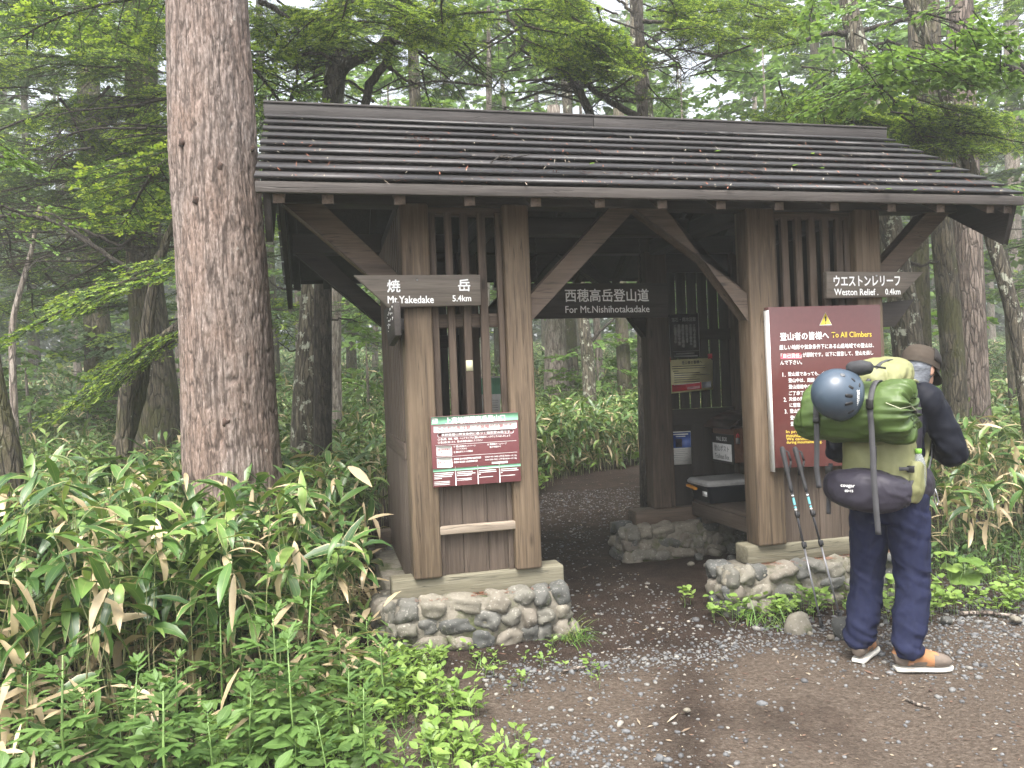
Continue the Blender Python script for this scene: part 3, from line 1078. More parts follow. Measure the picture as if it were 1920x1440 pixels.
def bough(seed, ns=22, sp=.014, nl=.03, nw=.008, tip=.55, bare=0.0, limb_r=.013, sagk=.16):
    """a flat hemlock bough 1 m long along +X"""
    rs = np.random.default_rng(seed)
    g = Geo()
    n = 9
    t = np.linspace(0, 1, n)
    ph = rs.uniform(0, 6)
    cx = t
    cy = .05 * np.sin(t * 5 + ph) * t
    cz = .10 * t - sagk * t ** 2 + .02 * np.sin(t * 7 + ph)
    C = np.stack([cx, cy, cz], 1)
    g.tube(C, limb_r * (1 - .85 * t) + .0012, 5, cap=False)
    P0, P1, fl = [], [], []
    f = lambda s_: np.array([np.interp(s_, t, C[:, i]) for i in range(3)])
    sgn = 1
    for i in range(ns):
        s_ = .10 + .88 * (i + rs.uniform(-.3, .3)) / ns
        s_ = min(max(s_, .08), .985)
        sgn = -sgn
        a = rs.uniform(.6, 1.05) * sgn
        ln = (.44 * (1 - s_) ** .8 + .08) * rs.uniform(.65, 1.15) * min(1, .35 + s_ * 2.2)
        b = f(s_)
        dr = np.array([math.cos(a), math.sin(a), rs.uniform(-.22, .12)])
        m = 4
        pts = [b + dr * ln * q / (m - 1) + np.array((0, 0, -.10 * ln * (q / (m - 1)) ** 2)) for q in range(m)]
        g.tube(pts, np.linspace(.0042, .0013, m), 3, cap=False)
        if rs.random() < bare: 
            for q in range(3):
                u_ = rs.uniform(.3, .95); p = b + dr * ln * u_
                a2 = a + rs.uniform(-1, 1)
                g.tube([p, p + np.array((math.cos(a2), math.sin(a2), rs.uniform(-.3, .3))) * ln * .35], (.0016, .0007), 3, cap=False)
            continue
        k = max(2, int(ln / .042))
        for q in range(k + 1):
            u_ = (q + .6) / (k + 1)
            p = b + dr * ln * u_ + np.array((0, 0, -.10 * ln * u_ ** 2))
            tl_ = rs.uniform(.055, .12) * (1.1 - .45 * u_)
            for s2 in (-1, 1):
                if rs.random() < .12: continue
                a2 = a + s2 * rs.uniform(.5, .95)
                e = p + np.array((math.cos(a2), math.sin(a2), rs.uniform(-.3, .25))) * tl_
                P0.append(p); P1.append(e); fl.append(rs.random() < tip)
        P0.append(b + dr * ln * .8); P1.append(pts[-1] + dr * .05); fl.append(rs.random() < tip + .2)
    if P0: needles(g, P0, P1, np.array(fl), sp, nl, nw, rs)
    return g.arrays()


BH = [bough(100 + i, 24, .011, .026, .0062, tip=.62) for i in range(4)]           # near boughs
BM = [bough(200 + i, 22, .014, .030, .0078, tip=.58) for i in range(5)]           # middle distance
BD = [bough(250 + i, 21, .016, .032, .0085, tip=.10, bare=.3) for i in range(4)]  # dark, few new tips
BB = [bough(300 + i, 14, .02, .03, .008, bare=1.1) for i in range(3)]             # bare dead boughs
BF = [bough(400 + i, 9, .035, .075, .022, tip=.2) for i in range(4)]              # far away


def put(geo, arr, p, q, rollr=0.0, widthk=1.0):
    """bough from p to q"""
    p, q = Vector(p), Vector(q)
    d = q - p
    L = d.length
    x = d.normalized()
    up = Vector((0, 0, 1))
    y = up.cross(x)
    if y.length < .1: y = Vector((0, 1, 0)).cross(x)
    y.normalize()
    z = x.cross(y)
    Mx = Matrix((x, y, z)).transposed().to_4x4() @ Matrix.Rotation(rollr, 4, 'X') @ Matrix.Diagonal((L, L * widthk, L * .9, 1))
    Mx.translation = p
    geo.addgeo(arr, Mx, arep=rng.random())


def conifer_crown(seed, H, z0, Rm, nb, kinds, top=True, droop=(-.1, .35), r0=1.0):
    rs = np.random.default_rng(seed)
    g = Geo()
    for i in range(nb):
        u_ = (i + rs.random()) / nb
        z = z0 + (H - z0) * u_
        ln = Rm * (.25 + .75 * (1 - u_) ** .8) * rs.uniform(.55, 1.1)
        a = i * 2.4 + rs.uniform(-.5, .5)
        e = rs.uniform(*droop) * (1 - 1.3 * u_)
        p = Vector((0, 0, z))
        q = p + Vector((math.cos(a) * math.cos(e), math.sin(a) * math.cos(e), -math.sin(e))) * ln
        put(g, kinds[int(rs.integers(len(kinds)))], p, q, rs.uniform(-.25, .25), rs.uniform(.8, 1.15))
    return g


CM = [M['limb'], M['needle'], M['tip']]


def trunk_geo(pts, rads, n=14, wob=.06, flare=True, seed=0, seg=26):
    """tapered trunk through points with slight swellings"""
    pts = np.array([tuple(p) for p in pts], float)
    m = len(pts)
    s_ = np.linspace(0, m - 1, seg)
    C = np.stack([np.interp(s_, np.arange(m), pts[:, i]) for i in range(3)], 1)
    # soften the corners
    for _ in range(3): C[1:-1] = (C[:-2] + 2 * C[1:-1] + C[2:]) / 4
    rr = np.interp(s_, np.arange(m), rads)
    g = Geo()
    g.tube(C, rr, n, cap=True)
    V = g.v[0]
    cen = np.repeat(C, n, 0)
    k = len(cen)
    ns_ = vnoise(np.stack([V[:k, 0] * 3, V[:k, 1] * 3, V[:k, 2] * .9], 1), seed)
    V[:k] = cen + (V[:k] - cen) * (1 + wob * ns_)[:, None]
    return g


_TREES = {}


def tree(name, label, cat, pts, rads, barkm, crown=None, group=None, n=14, wob=.07, seed=0, limbs=()):
    """trunk through world points, crown geometry given in world coordinates"""
    b = Vector(pts[0])
    b.z = float(hgt(b.x, b.y))
    pts = [Vector((b.x, b.y, b.z - .15))] + [Vector(p) for p in pts[1:]]
    t = thing(name, label, cat, b, group=group)
    g = trunk_geo(pts, rads, n, wob, seed=seed)
    for lp_, lr in limbs:
        g.tube(lp_, lr, 6, cap=False, mat=1)
    o = g.build('trunk', [barkm, M['limb']], t, smooth=True)
    o.matrix_parent_inverse = Matrix.Translation(-b)
    if crown is not None and crown.n:
        o = crown.build('crown', CM if not isinstance(crown, tuple) else crown, t)
        o.matrix_parent_inverse = Matrix.Translation(-b)
    return t


# ---- the big foreground trunk
def bigtrunk():
    base = Vector((-.66, 1.27, -.1))
    t = thing('conifer_tree', 'massive straight trunk with flaky pinkish grey bark beside the left end of the roof', 'tree', (-.66, 1.27, 0))
    nz_, na = 620, 210
    zz = np.concatenate([np.linspace(-.1, 5.4, nz_), np.linspace(5.6, 13, 20)])
    tt = np.interp(zz, [-.1, .35, .8, 1.5, 2.4, 3.3, 4.4, 5.4, 13], [.46, .385, .342, .325, .312, .296, .278, .268, .19])
    cx = np.interp(zz, [-.1, .9, 2.0, 2.7, 3.3, 4.4, 5.4, 13], [-.655, -.648, -.668, -.683, -.70, -.694, -.694, -.68])
    cy = np.interp(zz, [0, 13], [1.27, 1.30])
    a = np.arange(na) / na * 2 * math.pi
    AA, ZZ = np.meshgrid(a, zz)
    X, Y_ = np.cos(AA), np.sin(AA)
    wob = vnoise(np.stack([X.ravel() * 2, Y_.ravel() * 2, ZZ.ravel() * 2.2], 1), 8).reshape(X.shape) * .05
    # vertical, slightly wandering bark plates with furrows between
    Pq = np.stack([X.ravel() * 9.5 + wob.ravel() * 15, Y_.ravel() * 9.5 + wob.ravel() * 12, ZZ.ravel() * 4.6], 1)
    f1 = 1 - np.abs(vnoise(Pq, 11)) * 2.2
    f2 = 1 - np.abs(vnoise(Pq * np.array([2.1, 2.1, 2.3]), 12)) * 2.2
    f3 = fbm(Pq * np.array([4, 4, 4.5]), 3, 13)
    furrow = np.clip(f1, 0, 1) ** 3 * .8 + np.clip(f2, 0, 1) ** 3 * .5
    low = vnoise(np.stack([X.ravel() * 1.2, Y_.ravel() * 1.2, ZZ.ravel() * .9], 1), 14)
    disp = (.012 * low - .011 * furrow + .006 * f3).reshape(X.shape)
    # root flare lobes
    fl = np.clip(.55 - ZZ, 0, 1) * .16 * np.sin(AA * 5 + 1)
    RR = tt[:, None] + disp + fl
    V = np.stack([cx[:, None] + RR * X, cy[:, None] + RR * Y_, ZZ], -1).reshape(-1, 3)
    nr = len(zz)
    i = np.arange(nr - 1)[:, None] * na; j = np.arange(na)[None]; k = (j + 1) % na
    Q = np.stack([i + j, i + k, i + na + k, i + na + j], -1).reshape(-1, 4)
    g = Geo()
    A = np.stack([furrow.ravel(), f3.ravel(), ZZ.ravel()], 1)
    g.add(V, Q, attr=A)
    # knots and branch stubs
    for (px, py) in ((355, 5), (346, 290), (412, 333), (471, 285), (372, 395), (425, 790)):
        pp = at(px, py, 5.62)
        zc = pp.z
        c_ = Vector((float(np.interp(zc, zz, cx)), 1.28, zc))
        dr = (Vector((CAM.x, CAM.y, zc)) - c_); dr.normalize()
        sx = Vector((dr.y, -dr.x, 0))
        off = (pp - c_).dot(sx)
        rad = float(np.interp(zc, zz, tt))
        off = max(-rad * .97, min(rad * .97, off))
        q = c_ + sx * off + dr * math.sqrt(max(.0004, rad * rad - off * off))
        stone(g, q - dr * .012, (.024, .02, .03), 0, .2, int(zc * 1000), rough=.9, mat=1)
    k_ = NT('flaky_conifer_bark')
    at_ = k_.n('Attribute', attribute_name='gc'); sx_ = k_.n('SeparateXYZ'); k_.t.links.new(at_.outputs['Vector'], sx_.inputs[0])
    o1 = k_.obj((1, 1, .2))
    n1 = k_.noise(o1, 52, 6, .74, .3)
    n2 = k_.noise(k_.obj((1, 1, .35)), 85, 4, .65)
    n3 = k_.noise(k_.obj((1, 1, .5)), 3.5, 4, .6)
    c_ = k_.ramp(n1, [(.28, (.085, .062, .05)), (.42, (.2, .156, .132)), (.56, (.305, .252, .224)), (.7, (.45, .40, .37))])
    c_ = k_.mix(k_.ramp(n3, [(.4, (0, 0, 0)), (.62, (.7, .7, .7))]), c_, k_.mix(1.0, c_, (1, .86, .77), 'MULTIPLY'))
    c_ = k_.mix(k_.ramp(n2, [(.32, (0, 0, 0)), (.6, (1, 1, 1))]), k_.mix(1, c_, (.6, .56, .54), 'MULTIPLY'), c_)
    c_ = k_.mix(k_.ramp(sx_.outputs[0], [(.34, (0, 0, 0)), (.85, (.8, .8, .8))]), c_, (.06, .043, .035))
    l_ = k_.noise(k_.obj((1, 1, .8)), 8, 5, .7)
    c_ = k_.mix(k_.ramp(l_, [(.66, (0, 0, 0)), (.72, (.6, .6, .6))]), c_, (.55, .52, .47))
    fz = k_.noise(k_.obj((1, 1, .085)), 15, 4, .62, .5)
    fl_ = k_.math('ABSOLUTE', k_.math('SUBTRACT', fz, .5))
    c_ = k_.mix(k_.ramp(fl_, [(0, (.85, .85, .85)), (.022, (.45, .45, .45)), (.05, (0, 0, 0))]), c_, (.05, .035, .028))
    k_.col(c_); k_.rough(.92)
    k_.bump(k_.math('ADD', n1, k_.math('MULTIPLY', n2, .6)), .9, .014)
    o = g.build('trunk', [k_.m, simple('dark_knot', (.05, .03, .022), .9, var=.4)], t, smooth=True)
    o.matrix_parent_inverse = Matrix.Translation(-Vector((-.66, 1.27, 0)))
    # high crown above the picture
    cg = conifer_crown(77, 7, 0, 1.8, 34, BF)
    o = cg.build('crown', CM, t)
    o.location = (0, 0, 7.5)


bigtrunk()


def pxl(*pts): return [at(*p) for p in pts]


# ---- hemlock standing behind the big trunk with two drooping boughs on the left
cg = Geo()
for (p, q, s_) in (((395, 492, 6.1), (-15, 618, 5.6), 0), ((400, 590, 6.2), (70, 775, 5.7), 1), ((395, 470, 6.2), (100, 560, 6.0), 2), ((390, 600, 6.2), (170, 700, 6.3), 3),
                   ((330, 640, 6.1), (165, 755, 5.9), 2)):
    put(cg, BH[s_], at(*p), at(*q), .0, .62)
for i in range(14):
    z = 3.2 + i * .42
    a = i * 2.4
    p = Vector((-.80, 1.95, z)); q = p + Vector((math.cos(a), math.sin(a) * .8 + .4, -.25)) * 1.5
    put(cg, BM[i % 5], p, q)
b0 = at(405, 900, 6.35)
tree('hemlock_tree', 'slim hemlock hidden behind the massive trunk, two drooping light tipped boughs showing left of it', 'tree',
     [b0, at(400, 700, 6.35), at(398, 400, 6.4), at(395, -50, 6.5), at(390, -400, 6.6)], [.09, .08, .075, .06, .03], M['barkmoss'], cg)

# ---- the far-off wood that closes the view
frs2 = np.random.default_rng(91)
g = Geo()
n_ = 75000
u_ = frs2.uniform(-.80, .84, n_)
dd_ = frs2.uniform(62, 84, n_)
ax_, ay_ = dd_ * np.sin(_yaw + u_), CAM.y + dd_ * np.cos(_yaw + u_)
crown_top = 14 + 5 * vnoise(np.stack([u_ * 34, dd_ * .12, u_ * 0], 1), 92) + 3 * vnoise(np.stack([u_ * 90, dd_ * .1, u_ * 0], 1), 93)
zz_ = hgt(ax_, ay_) + crown_top * frs2.random(n_) ** .9
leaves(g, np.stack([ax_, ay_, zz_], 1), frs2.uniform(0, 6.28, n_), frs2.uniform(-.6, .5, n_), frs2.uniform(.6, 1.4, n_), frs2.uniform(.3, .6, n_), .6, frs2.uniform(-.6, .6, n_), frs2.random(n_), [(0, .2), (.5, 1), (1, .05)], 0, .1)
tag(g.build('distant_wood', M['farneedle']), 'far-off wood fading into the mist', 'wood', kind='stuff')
# ---- broad-leaved sprays
PROF_OVAL = [(0, .1), (.25, .8), (.5, 1), (.78, .62), (1, .03)]


def spray(seed, nleaf=16, L=.085, W=.05, prof=PROF_OVAL):
    """a leafy twig 1 m long along +X"""
    rs = np.random.default_rng(seed)
    g = Geo()
    t = np.linspace(0, 1, 6)
    C = np.stack([t, .06 * np.sin(t * 4 + seed), .06 * t - .14 * t * t], 1)
    g.tube(C, .008 * (1 - .8 * t) + .001, 4, cap=False)
    B, AZ = [], []
    for i in range(9):
        s_ = .15 + .8 * i / 9
        b = np.array([np.interp(s_, t, C[:, q]) for q in range(3)])
        a = (1 if i % 2 else -1) * rs.uniform(.5, 1.1)
        ln = .34 * (1 - s_ * .55) * rs.uniform(.7, 1.2)
        e = b + np.array((math.cos(a), math.sin(a), rs.uniform(-.25, .15))) * ln
        g.tube([b, e], (.003, .001), 3, cap=False)
        for q in range(nleaf // 2):
            u_ = rs.uniform(.15, 1.0)
            B.append(b + (e - b) * u_); AZ.append(a + (1 if q % 2 else -1) * rs.uniform(.3, 1.1))
    n = len(B)
    leaves(g, np.array(B), np.array(AZ), rs.uniform(-.5, .35, n), L * rs.uniform(.7, 1.2, n), W * rs.uniform(.8, 1.15, n), rs.uniform(.1, .7, n), rs.uniform(-.5, .5, n), rs.random(n), prof, 1, .1)
    return g.arrays()


SB = [spray(500 + i) for i in range(3)]
PROF_DIA = [(0, .1), (.5, 1), (1, .05)]
SF = [spray(520 + i, 12, .16, .11, PROF_DIA) for i in range(3)]
CB = (M['limb'], M['broad'], M['tip'])


def scatter(cg, kinds, cx, cy, rx, ry, d0, d1, n, seed, ang=None, ln=(.6, 1.1), spread=.6, drop=.18):
    """n boughs through the space that the ellipse (px) covers between depths d0 and d1"""
    rs = np.random.default_rng(seed)
    for i in range(n):
        a, rr = rs.uniform(0, 6.28), math.sqrt(rs.random())
        p = at(cx + rx * rr * math.cos(a), cy + ry * rr * math.sin(a), rs.uniform(d0, d1))
        az = rs.uniform(0, 6.28) if ang is None else ang + rs.normal(0, spread)
        L = rs.uniform(*ln)
        dr = Vector((math.cos(az), math.sin(az), -drop + rs.normal(0, .14)))
        put(cg, kinds[int(rs.integers(len(kinds)))], p - dr * L * .5, p + dr * L * .5, rs.uniform(-.3, .3))


def limb(pts, d, r0, r1):
    P = np.array([tuple(at(x, y, d + (dd if True else 0))) for x, y, dd in [(p + (0,))[:3] for p in pts]])
    s_ = np.linspace(0, len(P) - 1, 5 * len(P))
    C = np.stack([np.interp(s_, np.arange(len(P)), P[:, i]) for i in range(3)], 1)
    for _ in range(3): C[1:-1] = (C[:-2] + 2 * C[1:-1] + C[2:]) / 4
    C += np.random.default_rng(int(P[0][0] * 1000) % 9999).normal(0, .006, C.shape)
    return (C, np.linspace(r0, r1, len(C)))


RT, LF = -.235, math.pi - .235     # directions towards the right / left of the photograph

# ---- twin stemmed dark tree rising behind the left half of the roof
cg = Geo()
scatter(cg, BM, 690, 50, 190, 55, 6.6, 8.4, 32, 1, RT, (.4, .7), 1.2)
scatter(cg, BM, 560, 60, 80, 50, 6.8, 8.2, 12, 2, LF, (.5, .8), .8)
scatter(cg, BH, 720, 40, 150, 30, 6.2, 6.8, 7, 22, RT, (.6, .9), 1.4)
scatter(cg, BD, 850, 150, 130, 45, 7.4, 9, 5, 3, RT, (.5, .9), .8, .35)
scatter(cg, BB, 700, 120, 230, 75, 7, 8.6, 26, 4, None, (.6, 1.2))
# scatter(cg, BM, 640, -120, 260, 90, 6.4, 9, 30, 5, None)
tree('hemlock_tree', 'dark twin stemmed hemlock whose crooked limbs rise over the left part of the ridge', 'tree',
     [at(600, 900, 7.6), at(604, 500, 7.6), at(616, 195, 7.5), at(640, 119, 7.5), at(700, 100, 7.4), at(732, 68, 7.4), at(765, -80, 7.3)], [.09, .085, .07, .065, .05, .045, .03], M['limb'], cg, n=9, seed=3,
     limbs=[limb([(676, 230), (691, 157), (721, 122), (745, 68), (752, 20), (770, -60)], 7.45, .05, .028), limb([(640, 119), (600, 100), (540, 105), (480, 120)], 7.5, .022, .008),
            limb([(745, 68), (800, 20), (840, -30)], 7.4, .025, .012), limb([(720, 122), (760, 150), (790, 160), (800, 175)], 7.5, .018, .006), limb([(486, 0), (525, 22), (545, 40), (560, 60)], 7.3, .03, .012),
            limb([(735, 75), (790, 95), (820, 120), (830, 160)], 7.4, .016, .004), limb([(545, 190), (560, 140), (545, 80), (530, 40)], 7.7, .02, .006), limb([(700, 190), (660, 150), (600, 160), (510, 170)], 7.9, .016, .004)])

# ---- spreading tree behind the middle of the roof
cg = Geo()
scatter(cg, BM, 1080, 95, 75, 45, 7.2, 8.6, 24, 11, RT, (.5, .9), .8, .3)
scatter(cg, BM, 1010, 30, 80, 40, 7.4, 8.8, 14, 12, RT, (.5, 1.0), 1.2)
scatter(cg, BM, 1350, 40, 120, 55, 7.4, 9, 34, 13, RT, (.4, .7), .9, .25)
scatter(cg, BD, 1260, 130, 130, 75, 7.8, 9.4, 9, 14, RT, (.4, .7), 1.2, .25)
scatter(cg, BB, 1200, 130, 160, 80, 7.6, 9, 34, 15, None, (.5, 1.1))
scatter(cg, BB, 990, 120, 130, 90, 8.5, 10, 26, 16, None, (.7, 1.3))
# scatter(cg, BM, 1220, -110, 300, 80, 7, 9.5, 30, 17, None)
tree('hemlock_tree', 'slender dark stemmed hemlock with lichen on its trunk behind the middle of the ridge', 'tree',
     [at(1204, 760, 8.6), at(1205, 500, 8.6), at(1206, 215, 8.5), at(1201, 90, 8.5), at(1196, 30, 8.5), at(1175, -90, 8.5)], [.075, .07, .06, .05, .045, .03], M['limb'], cg, n=9, seed=5,
     limbs=[limb([(950, 20), (957, 43), (1007, 92), (1045, 125), (1079, 160), (1100, 195), (1112, 235)], 8.2, .014, .05), limb([(1020, 100), (1060, 122), (1100, 160), (1150, 195), (1200, 222)], 8.3, .012, .04),
            limb([(1200, 40), (1170, 10), (1140, -20)], 8.5, .02, .012), limb([(1200, 40), (1240, 42), (1290, 55)], 8.5, .026, .008), limb([(1206, 82), (1240, 95), (1275, 120), (1285, 150)], 8.5, .016, .005),
            limb([(1204, 100), (1165, 85), (1135, 95)], 8.5, .018, .006), limb([(1206, 185), (1160, 190), (1120, 170), (1080, 175)], 8.4, .018, .005), limb([(1090, 0), (1120, 12), (1160, 28)], 8.3, .016, .01)])
tree('birch_tree', 'pale lichened trunk right behind the dark stemmed hemlock over the ridge', 'tree',
     [at(1214, 760, 9.6), at(1212, 215, 9.5), at(1196, 100, 9.5), at(1190, -100, 9.6)], [.11, .1, .09, .07], M['barklich'], None, n=12, seed=9)

# ---- big leaning trees at the right
cg = Geo()
scatter(cg, BM, 1620, 225, 110, 32, 8.2, 9.6, 26, 21, RT, (.6, 1.0), .8, .25)
scatter(cg, BM, 1500, 225, 90, 22, 8.2, 9.4, 18, 23, LF, (.5, .9), .9, .2)
scatter(cg, BH, 1760, 250, 70, 30, 7.2, 8.0, 9, 24, RT, (.5, .9), .7, .3)
scatter(cg, BM, 1800, 240, 90, 42, 7.4, 9.0, 22, 25, RT, (.5, .9), .9, .3)
scatter(cg, BD, 1700, 160, 160, 60, 9, 10.5, 24, 26, None, (.6, 1.1))
# scatter(cg, BM, 1640, -60, 260, 90, 8, 10, 30, 27, None)
tree('birch_tree', 'mottled trunk leaning left behind the right hand arrow sign', 'tree',
     [at(1716, 720, 8.8), at(1700, 600, 8.8), at(1668, 430, 8.8), at(1628, 180, 8.8), at(1590, 10, 8.8), at(1575, -120, 8.8)], [.18, .165, .13, .115, .10, .09], M['barklich'], cg, n=14, seed=12,
     limbs=[limb([(1612, 60), (1680, 40), (1740, 30), (1800, 20)], 8.8, .03, .01), limb([(1605, 70), (1560, 60), (1500, 78), (1440, 95)], 8.8, .04, .012), limb([(1680, 480), (1720, 500), (1760, 490)], 8.8, .03, .01),
            limb([(1640, 210), (1700, 215), (1745, 222)], 9, .03, .02), limb([(1620, 110), (1650, 78), (1690, 82), (1705, 98)], 8.9, .02, .012)])
tree('conifer_tree', 'mossy dark trunk standing between the leaning mottled trunk and the reddish one', 'tree',
     [at(1796, 740, 9.6), at(1782, 600, 9.6), at(1765, 430, 9.6), at(1752, 230, 9.6), at(1742, -60, 9.6)], [.155, .135, .125, .115, .1], M['barkmoss'], None, n=14, seed=14)
tree('conifer_tree', 'straight trunk with reddish furrowed bark beside the mossy one at the right', 'tree',
     [at(1826, 740, 9.9), at(1820, 600, 9.9), at(1814, 430, 9.9), at(1806, 200, 9.9), at(1800, -80, 9.9)], [.2, .172, .165, .15, .13], M['barkred'], None, n=18, seed=15, wob=.05)
tree('conifer_tree', 'dark mossy trunk half hidden behind the right hand arrow sign', 'tree',
     [at(1728, 700, 10.8), at(1726, 560, 10.8), at(1722, 300, 10.8), at(1716, -40, 10.8)], [.14, .12, .11, .1], M['barkmoss'], None, n=12, seed=16)
tree('birch_tree', 'thin lichened stem leaning steeply left at the right edge', 'tree',
     [at(1945, 760, 7.6), at(1918, 660, 7.6), at(1888, 540, 7.6), at(1858, 440, 7.6), at(1838, 370, 7.6), at(1786, 225, 7.7), at(1752, 110, 7.7), at(1700, -10, 7.7), at(1660, -120, 7.7)], [.085, .075, .07, .064, .06, .06, .055, .055, .05], M['barklich'], None, n=10, seed=17,
     limbs=[limb([(1786, 215), (1815, 245), (1830, 262)], 7.7, .014, .006), limb([(1740, 70), (1700, 20), (1690, -20)], 7.7, .02, .01)])

# ---- light green broad-leaved tree over the right end of the ridge
cg = Geo()
scatter(cg, SB, 1715, 125, 110, 40, 6.6, 7.6, 30, 31, RT, (.5, .8), 1.0, .3)
scatter(cg, SB, 1590, 170, 80, 32, 6.8, 7.8, 16, 32, LF, (.5, .8), .8, .35)
scatter(cg, SB, 1850, 100, 80, 50, 6.8, 7.8, 16, 33, RT, (.5, .8), .9, .25)
scatter(cg, SB, 1640, 20, 120, 26, 7.2, 8.2, 10, 34, LF, (.4, .7), 1.0, .35)
t_ = [at(2060, 820, 7.2), at(2030, 500, 7.2), at(1985, 260, 7.2), at(1940, 150, 7.2), at(1880, 120, 7.2), at(1790, 110, 7.2), at(1700, 120, 7.2)]
b_ = Vector(t_[0]); b_.z = float(hgt(b_.x, b_.y)); t_[0] = Vector((b_.x, b_.y, b_.z - .1))
th = thing('maple_tree', 'fresh light green broad leaved tree spreading over the right end of the roof', 'tree', b_)
g = trunk_geo(t_, [.07, .06, .05, .04, .03, .02, .012], 8, .06, seed=18)
for lp_, lr in [limb([(1880, 120), (1820, 150), (1720, 150), (1620, 165), (1540, 180)], 7.2, .02, .006), limb([(1940, 150), (1880, 80), (1800, 40), (1660, 10)], 7.3, .02, .006)]:
    g.tube(lp_, lr, 6, cap=False)
o = g.build('trunk', M['limb'], th, smooth=True); o.matrix_parent_inverse = Matrix.Translation(-b_)
o = cg.build('crown', CB, th); o.matrix_parent_inverse = Matrix.Translation(-b_)

# ---- left side
cg = Geo()
scatter(cg, BM, 255, 300, 90, 130, 7.8, 9.6, 26, 41, LF, (.6, 1.1), .8, .2)
scatter(cg, BD + BM[:2], 140, 250, 190, 210, 8.6, 11, 56, 42, LF, (.7, 1.3), .7, .12)
scatter(cg, BB, 150, 330, 190, 210, 7.6, 10, 26, 43, LF, (.8, 1.5), .8, .1)
scatter(cg, BD, 150, 40, 200, 90, 8, 10.5, 34, 44, None, (.7, 1.2))
scatter(cg, BD, 130, 400, 200, 190, 9.5, 14, 70, 48, LF, (.8, 1.5), .9, .1)
scatter(cg, BB, 140, 420, 200, 170, 8, 12, 26, 49, LF, (.9, 1.6), .8, .1)
scatter(cg, BM, 240, 70, 60, 60, 7, 8, 7, 45, RT, (.5, .8), .8)
# scatter(cg, BD, 120, -160, 300, 110, 8, 11, 36, 46, None, (.8, 1.4))
tree('conifer_tree', 'broad mossy trunk in the shade left of the massive one', 'tree',
     [at(300, 830, 10), at(292, 700, 10), at(270, 520, 10), at(268, 250, 10), at(262, -60, 10)], [.33, .26, .21, .2, .17], M['barkmoss'], cg, n=18, seed=21,
     limbs=[limb([(262, 300), (180, 330), (90, 340), (0, 360)], 9.6, .03, .01), limb([(262, 220), (160, 190), (60, 220), (-20, 250)], 9.6, .03, .01), limb([(270, 480), (200, 450), (120, 415), (0, 405)], 8.2, .022, .014),
            limb([(262, 120), (180, 100), (60, 120)], 9.6, .03, .01), limb([(268, 520), (190, 470), (110, 420), (60, 402), (-20, 408)], 7.9, .03, .016), limb([(190, 470), (100, 400), (40, 395)], 7.9, .014, .008)])
t = tree('broadleaf_tree', 'crooked pair of dark stems bending right at the bamboo grass left of the massive trunk', 'tree',
     [at(226, 830, 7), at(232, 760, 7), at(248, 700, 7), at(285, 650, 7), at(350, 598, 7)], [.075, .07, .06, .05, .04], M['barkmoss'], None, n=9, seed=22,
     )
P_, r_q = limb([(227, 840), (262, 730), (276, 620), (290, 500), (335, 400)], 7.15, .085, .03)
o = Geo().tube(P_, r_q, 9).build('stem', M['barkmoss'], t, smooth=True)
o.matrix_parent_inverse = Matrix.Translation(-t.location)
# light green maple reaching in from the left edge
cg = Geo()
scatter(cg, SB, -10, 290, 55, 50, 4.4, 5.0, 7, 51, RT, (.3, .45), .7, .25)
scatter(cg, SB, 60, 410, 90, 40, 5.0, 5.6, 4, 52, RT, (.3, .5), .5, .3)
b_ = at(-190, 900, 4.9); b_.z = float(hgt(b_.x, b_.y))
th = thing('maple_tree', 'light green maple spray reaching in at the left edge of the photo', 'tree', b_)
g = trunk_geo([Vector((b_.x, b_.y, b_.z - .1)), at(-180, 500, 4.9), at(-120, 340, 4.8), at(-20, 290, 4.7), at(40, 300, 4.7)], [.04, .035, .025, .012, .004], 7, .05, seed=19)
P_, r_q = limb([(-122, 345), (-30, 380), (60, 405), (130, 430)], 4.8, .018, .004); g.tube(P_, r_q, 6)
o = g.build('trunk', M['limb'], th, smooth=True); o.matrix_parent_inverse = Matrix.Translation(-b_)
o = cg.build('crown', CB, th); o.matrix_parent_inverse = Matrix.Translation(-b_)
tree('birch_tree', 'very thin pale stem near the left edge of the photo', 'tree', [at(30, 850, 9), at(24, 700, 9), at(22, 600, 9), at(60, 470, 9), at(75, 380, 9)], [.045, .04, .035, .028, .015], M['barkpale'], None, n=7, seed=23)
tree('conifer_tree', 'dark leaning trunk cut off by the left edge above the bamboo grass', 'tree', [at(22, 960, 5.2), at(10, 860, 5.2), at(-20, 740, 5.2), at(-60, 500, 5.3)], [.12, .11, .1, .08], M['barkmoss'], None, n=12, seed=24)
tree('conifer_tree', 'dark hazy trunk with spreading base between the thin pale stem and the mossy trunk', 'tree', [at(200, 780, 15), at(188, 700, 15), at(180, 560, 15), at(172, 300, 15), at(165, -20, 15)], [.36, .27, .21, .19, .16], M['barkmoss'], None, n=14, seed=25)
cg = Geo()
scatter(cg, BM, 600, 110, 40, 60, 8.4, 9.4, 4, 47, None)
tree('birch_tree', 'leaning trunk with green and white lichen between massive trunk and gate', 'tree',
     [at(570, 920, 8), at(577, 800, 8), at(586, 620, 8), at(598, 480, 8), at(622, 190, 8.2), at(640, 60, 8.4), at(650, -90, 8.6)], [.19, .165, .15, .145, .12, .1, .08], M['barklich'], cg, n=16, seed=26,
     limbs=[limb([(596, 520), (560, 545), (520, 540), (500, 520)], 8.0, .02, .006), limb([(602, 605), (620, 600), (650, 598), (680, 605)], 7.9, .014, .004), limb([(575, 650), (545, 660), (520, 640)], 8, .014, .004)])
